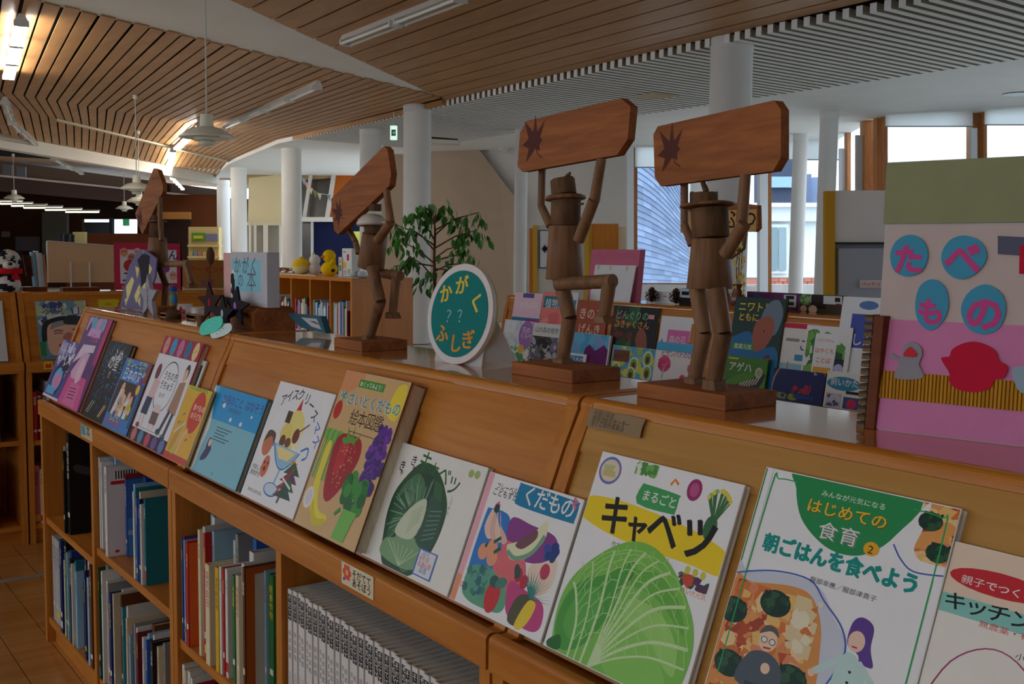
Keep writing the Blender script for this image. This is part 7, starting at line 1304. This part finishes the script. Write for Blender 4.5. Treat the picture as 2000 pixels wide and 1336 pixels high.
b, q = plush_at(548, 530, YT); t = thing('wood_chip_tray', 'tray of brown wood chips at the bookcase\'s left end', 'tray', b); MB().box((b.x - .16, b.y - .06, ZB), (b.x + .16, b.y + .1, ZB + .012), S(206, 196, 170)).build('tray', 'matte', t)
rr = random.Random(6)
for k in range(40): c = b + Vector((rr.uniform(-.15, .15), rr.uniform(-.05, .09), .014 + rr.uniform(0, .04))); MB().ob(c, Vector((rr.uniform(.02, .04), rr.uniform(-.01, .01), rr.uniform(-.01, .01))), Vector((0, .02, .004)), ZV * .008, shade(S(150, 104, 66), rr.uniform(.7, 1.2))).build('wood_chip', 'matte', t)
for k, (x0, x1, col, lab) in enumerate([(525, 575, S(206, 206, 196), 'pale booklet lying flat at the bookcase\'s left front edge'), (575, 615, S(222, 190, 60), 'yellow booklet lying flat under the ball plush'), (660, 700, S(60, 90, 60), 'dark green booklet lying flat under the white carton')]):
    A, B = Uz(x0, 536, ZB), Uz(x1, 540, ZB); o = Vector((Uy(x0, 536, P0.y).x, P0.y + .004, ZB)); L = Uy(x1, 540, P0.y).x - o.x; t = thing('flat_booklet', lab, 'booklet', o); MB().ob(o, XV * L, YV * .07, ZV * .008, col).build('cover', 'print', t); MB().ob(o + Vector((.004, -.001, .002)), XV * (L - .008), YV * .068, ZV * .004, PAPER).build('page_block', 'matte', t)

# potted weeping fig
d = 7.0; base = Dp(851, 640, d); base = Vector((base.x, base.y, 0)); t = thing('potted_tree', 'slender leafy potted tree in front of the white column', 'potted tree', base); T_ = lambda px, py, o=0: Dp(px, py, d + o)
MB().lathe([(.0, .0), (.13, 0), (.17, .28), (.18, .3), (.155, .3), (.15, .27), (0, .27)], base, 24, S(150, 90, 60)).build('pot', 'paint', t); MB().cyl(base + ZV * .26, base + ZV * .275, .15, None, 20, S(60, 44, 32)).build('soil', 'matte', t)
MB().tube([base + ZV * .27, T_(851, 640), T_(849, 560), T_(848, 500), T_(850, 450), T_(846, 415)], [.016, .014, .012, .010, .007, .003], 8, S(112, 88, 62)).build('trunk', 'bark', t)
brs = []; rr = random.Random(12)
for (y0, x1, y1) in [(545, 800, 500), (530, 905, 515), (515, 780, 470), (505, 900, 480), (490, 800, 445), (485, 930, 450), (470, 815, 420), (460, 900, 425), (450, 935, 415), (440, 830, 402), (430, 870, 405), (520, 770, 520), (525, 900, 540), (480, 775, 440), (535, 830, 545), (510, 920, 500)]:
    o_ = rr.uniform(-.25, .25); p0 = T_(849, y0); pts = [p0, T_((849 * .5 + x1 * .5), y0 * .5 + y1 * .5 - 6, o_ * .5), T_(x1, y1, o_), T_(x1 + (8 if x1 > 849 else -8), y1 + 16, o_)]; brs.append(pts); MB().tube(pts, [.006, .005, .003, .0015], 5, S(100, 78, 54)).build('branch', 'bark', t)
lm = MB(); lm.add([Vector(v) for v in ((0, 0, 0), (.012, .002, -.016), (.013, .002, -.032), (0, -.002, -.056), (-.013, .002, -.032), (-.012, .002, -.016), (0, -.003, -.02))], [(0, 1, 6), (1, 2, 6), (2, 3, 6), (3, 4, 6), (4, 5, 6), (5, 0, 6)], S(62, 120, 34)); lm.v = [v + OFF[t] for v in lm.v]
leaf0 = lm.build('leaf', 'leaf', t); lv = [leaf0.data]
for k in range(2):
    m2 = leaf0.data.copy(); b_ = [c_ * [.75, 1.35][k] if i % 4 != 3 else 1 for i, c_ in enumerate([x for d_ in m2.color_attributes['Col'].data for x in d_.color])]; m2.color_attributes['Col'].data.foreach_set('color', b_); lv.append(m2)
COL.objects.unlink(leaf0); bpy.data.objects.remove(leaf0)
for k in range(285):
    pts = rr.choice(brs); f_ = rr.uniform(.25, 1.0) * 2.99; i = int(f_); p_ = pts[i].lerp(pts[i + 1], f_ - i) + Vector((rr.gauss(0, .025), rr.gauss(0, .03), rr.gauss(0, .02)))
    lo = bpy.data.objects.new('leaf', rr.choice(lv)); COL.objects.link(lo); lo.parent = t; lo.location = p_ - OFF[t]; s_ = rr.uniform(.95, 1.6); lo.scale = (s_, s_, s_); lo.rotation_euler = (rr.uniform(-.5, .5), rr.uniform(-.5, .5), rr.uniform(0, 6.28))

# arrow notice board, wooden panels, locker, bunting, cream notice shelf
dd = 13.0; t = thing('arrow_notice_board', 'tall notice board with a black left arrow behind the kicking figure', 'notice board', Dp(1085, 620, dd))
rect(1034, 446, 1048, 700, dd + .1, .3, (0, 0, 0), 'side_board', t, 'orange'); rect(1041, 440, 1050, 700, dd, .1, S(206, 160, 60), 'frame_post', t); rect(1050, 440, 1142, 700, dd + .02, .05, S(206, 198, 186), 'panel', t); rect(1142, 440, 1150, 700, dd, .1, S(206, 160, 60), 'frame_post', t)
rect(1053, 449, 1080, 524, dd - .01, .01, S(70, 80, 110), 'sheet_border', t, 'matte'); rect(1055, 451, 1080, 522, dd - .02, .01, S(214, 212, 212), 'sheet', t, 'matte')
slab([(1058, 486, dd - .03), (1065, 477, dd - .03), (1065, 482, dd - .03), (1078, 484, dd - .03), (1078, 488, dd - .03), (1065, 490, dd - .03), (1065, 495, dd - .03)], .005, BLACK, 'arrow', t, 'matte')
t = thing('ochre_cabinet', 'ochre wooden cabinet end left of the tall window', 'cabinet', Dp(1180, 620, 15)); rect(1148, 437, 1208, 700, 15, .4, S(206, 160, 70), 'side', t, 'orange'); rect(1146, 437, 1156, 700, 14.98, .02, S(190, 140, 50), 'edge_strip', t); rect(1208, 443, 1223, 700, 15.1, .3, S(226, 214, 186), 'front', t)
t = thing('grey_locker', 'grey metal locker door framed by an ochre post', 'locker', Dp(1670, 620, 9.5)); rect(1614, 373, 1631, 800, 9.5, .1, S(206, 150, 40), 'ochre_post', t); rect(1631, 372, 1760, 476, 9.55, .1, S(232, 222, 216), 'upper_panel', t); rect(1629, 473, 1760, 477, 9.52, .1, S(60, 56, 50), 'gap_strip', t); rect(1629, 477, 1760, 800, 9.6, .1, S(158, 158, 166), 'frame', t); rect(1638, 485, 1760, 800, 9.55, .1, S(170, 170, 178), 'door', t)
rect(1680, 547, 1722, 562, 9.52, .01, S(226, 206, 200), 'paper_label', t, 'matte'); a = Art(.2, .07); a.text('バッテリー', .02, .25, .22, S(200, 50, 50)); a.mesh(Dp(1681, 562, 9.51), RH, ZV, -FH).build('label_print', 'matte', t)
dn = 28; t = thing('notice_shelf', 'cream notice shelf with green and blue posters by the far columns', 'display shelf', Dp(395, 560, dn)); rect(368, 443, 427, 600, dn, .3, S(206, 180, 120), 'back', t); rect(374, 455, 400, 471, dn - .05, .03, S(90, 140, 50), 'poster', t, 'matte'); rect(402, 457, 425, 471, dn - .05, .03, S(120, 120, 150), 'poster', t, 'matte'); rect(378, 460, 396, 466, dn - .09, .02, S(206, 190, 60), 'poster_band', t, 'matte')
for yy in (478, 500, 518): rect(366, yy, 428, yy + 4, dn - .2, .3, S(214, 186, 130), 'ledge', t)
for k in range(6): rect(369 + k * 9, 492, 376 + k * 9, 500, dn - .15, .05, [S(206, 180, 120), S(120, 160, 190), S(206, 120, 110)][k % 3], 'leaflet', t, 'matte')
t = thing('bunting', 'string of small pastel pennants across the slanted glazing', 'bunting', Dp(620, 380, 22)); fx = [(592, 348), (598, 356), (606, 366), (615, 374), (624, 378), (640, 380), (652, 379)]
MB().tube([Dp(x, y, 22) for x, y in fx], .006, 5, S(206, 200, 190)).build('cord', 'matte', t)
for k, (x, y, c_) in enumerate([(593, 349, S(150, 170, 190)), (599, 357, S(206, 160, 150)), (607, 367, S(206, 190, 160)), (615, 374, S(120, 130, 70)), (624, 378, S(206, 196, 170)), (642, 380, S(110, 150, 160))]): slab([(x - 4, y, 21.98), (x + 4, y + 1, 21.98), (x + 1, y + 13, 21.98)], .01, c_, 'pennant', t, 'matte')
t = thing('yellow_notice', 'pale yellow paper on the navy board beside the shell-hatted figure', 'notice', Dp(695, 460, 25)); rect(690, 452, 712, 478, 25.5, .02, S(206, 206, 90), 'paper', t, 'matte'); rect(704, 460, 709, 466, 25.45, .01, S(80, 100, 130), 'mark', t, 'matte')
t = thing('reading_desk', 'dark red-brown counter far behind the cream board', 'counter', Dp(215, 520, 30)); rect(130, 456, 300, 600, 31, .3, S(84, 42, 20), 'front', t); rect(142, 453, 165, 480, 30.8, .2, S(176, 166, 120), 'cream_folder', t, 'matte')
for k in range(6): rect(118 + k * 4.2, 456 + (k % 3), 121.6 + k * 4.2, 476, 30.7, .2, [S(30, 36, 60), S(70, 76, 90), S(24, 24, 28)][k % 3], 'binder', t, 'matte')
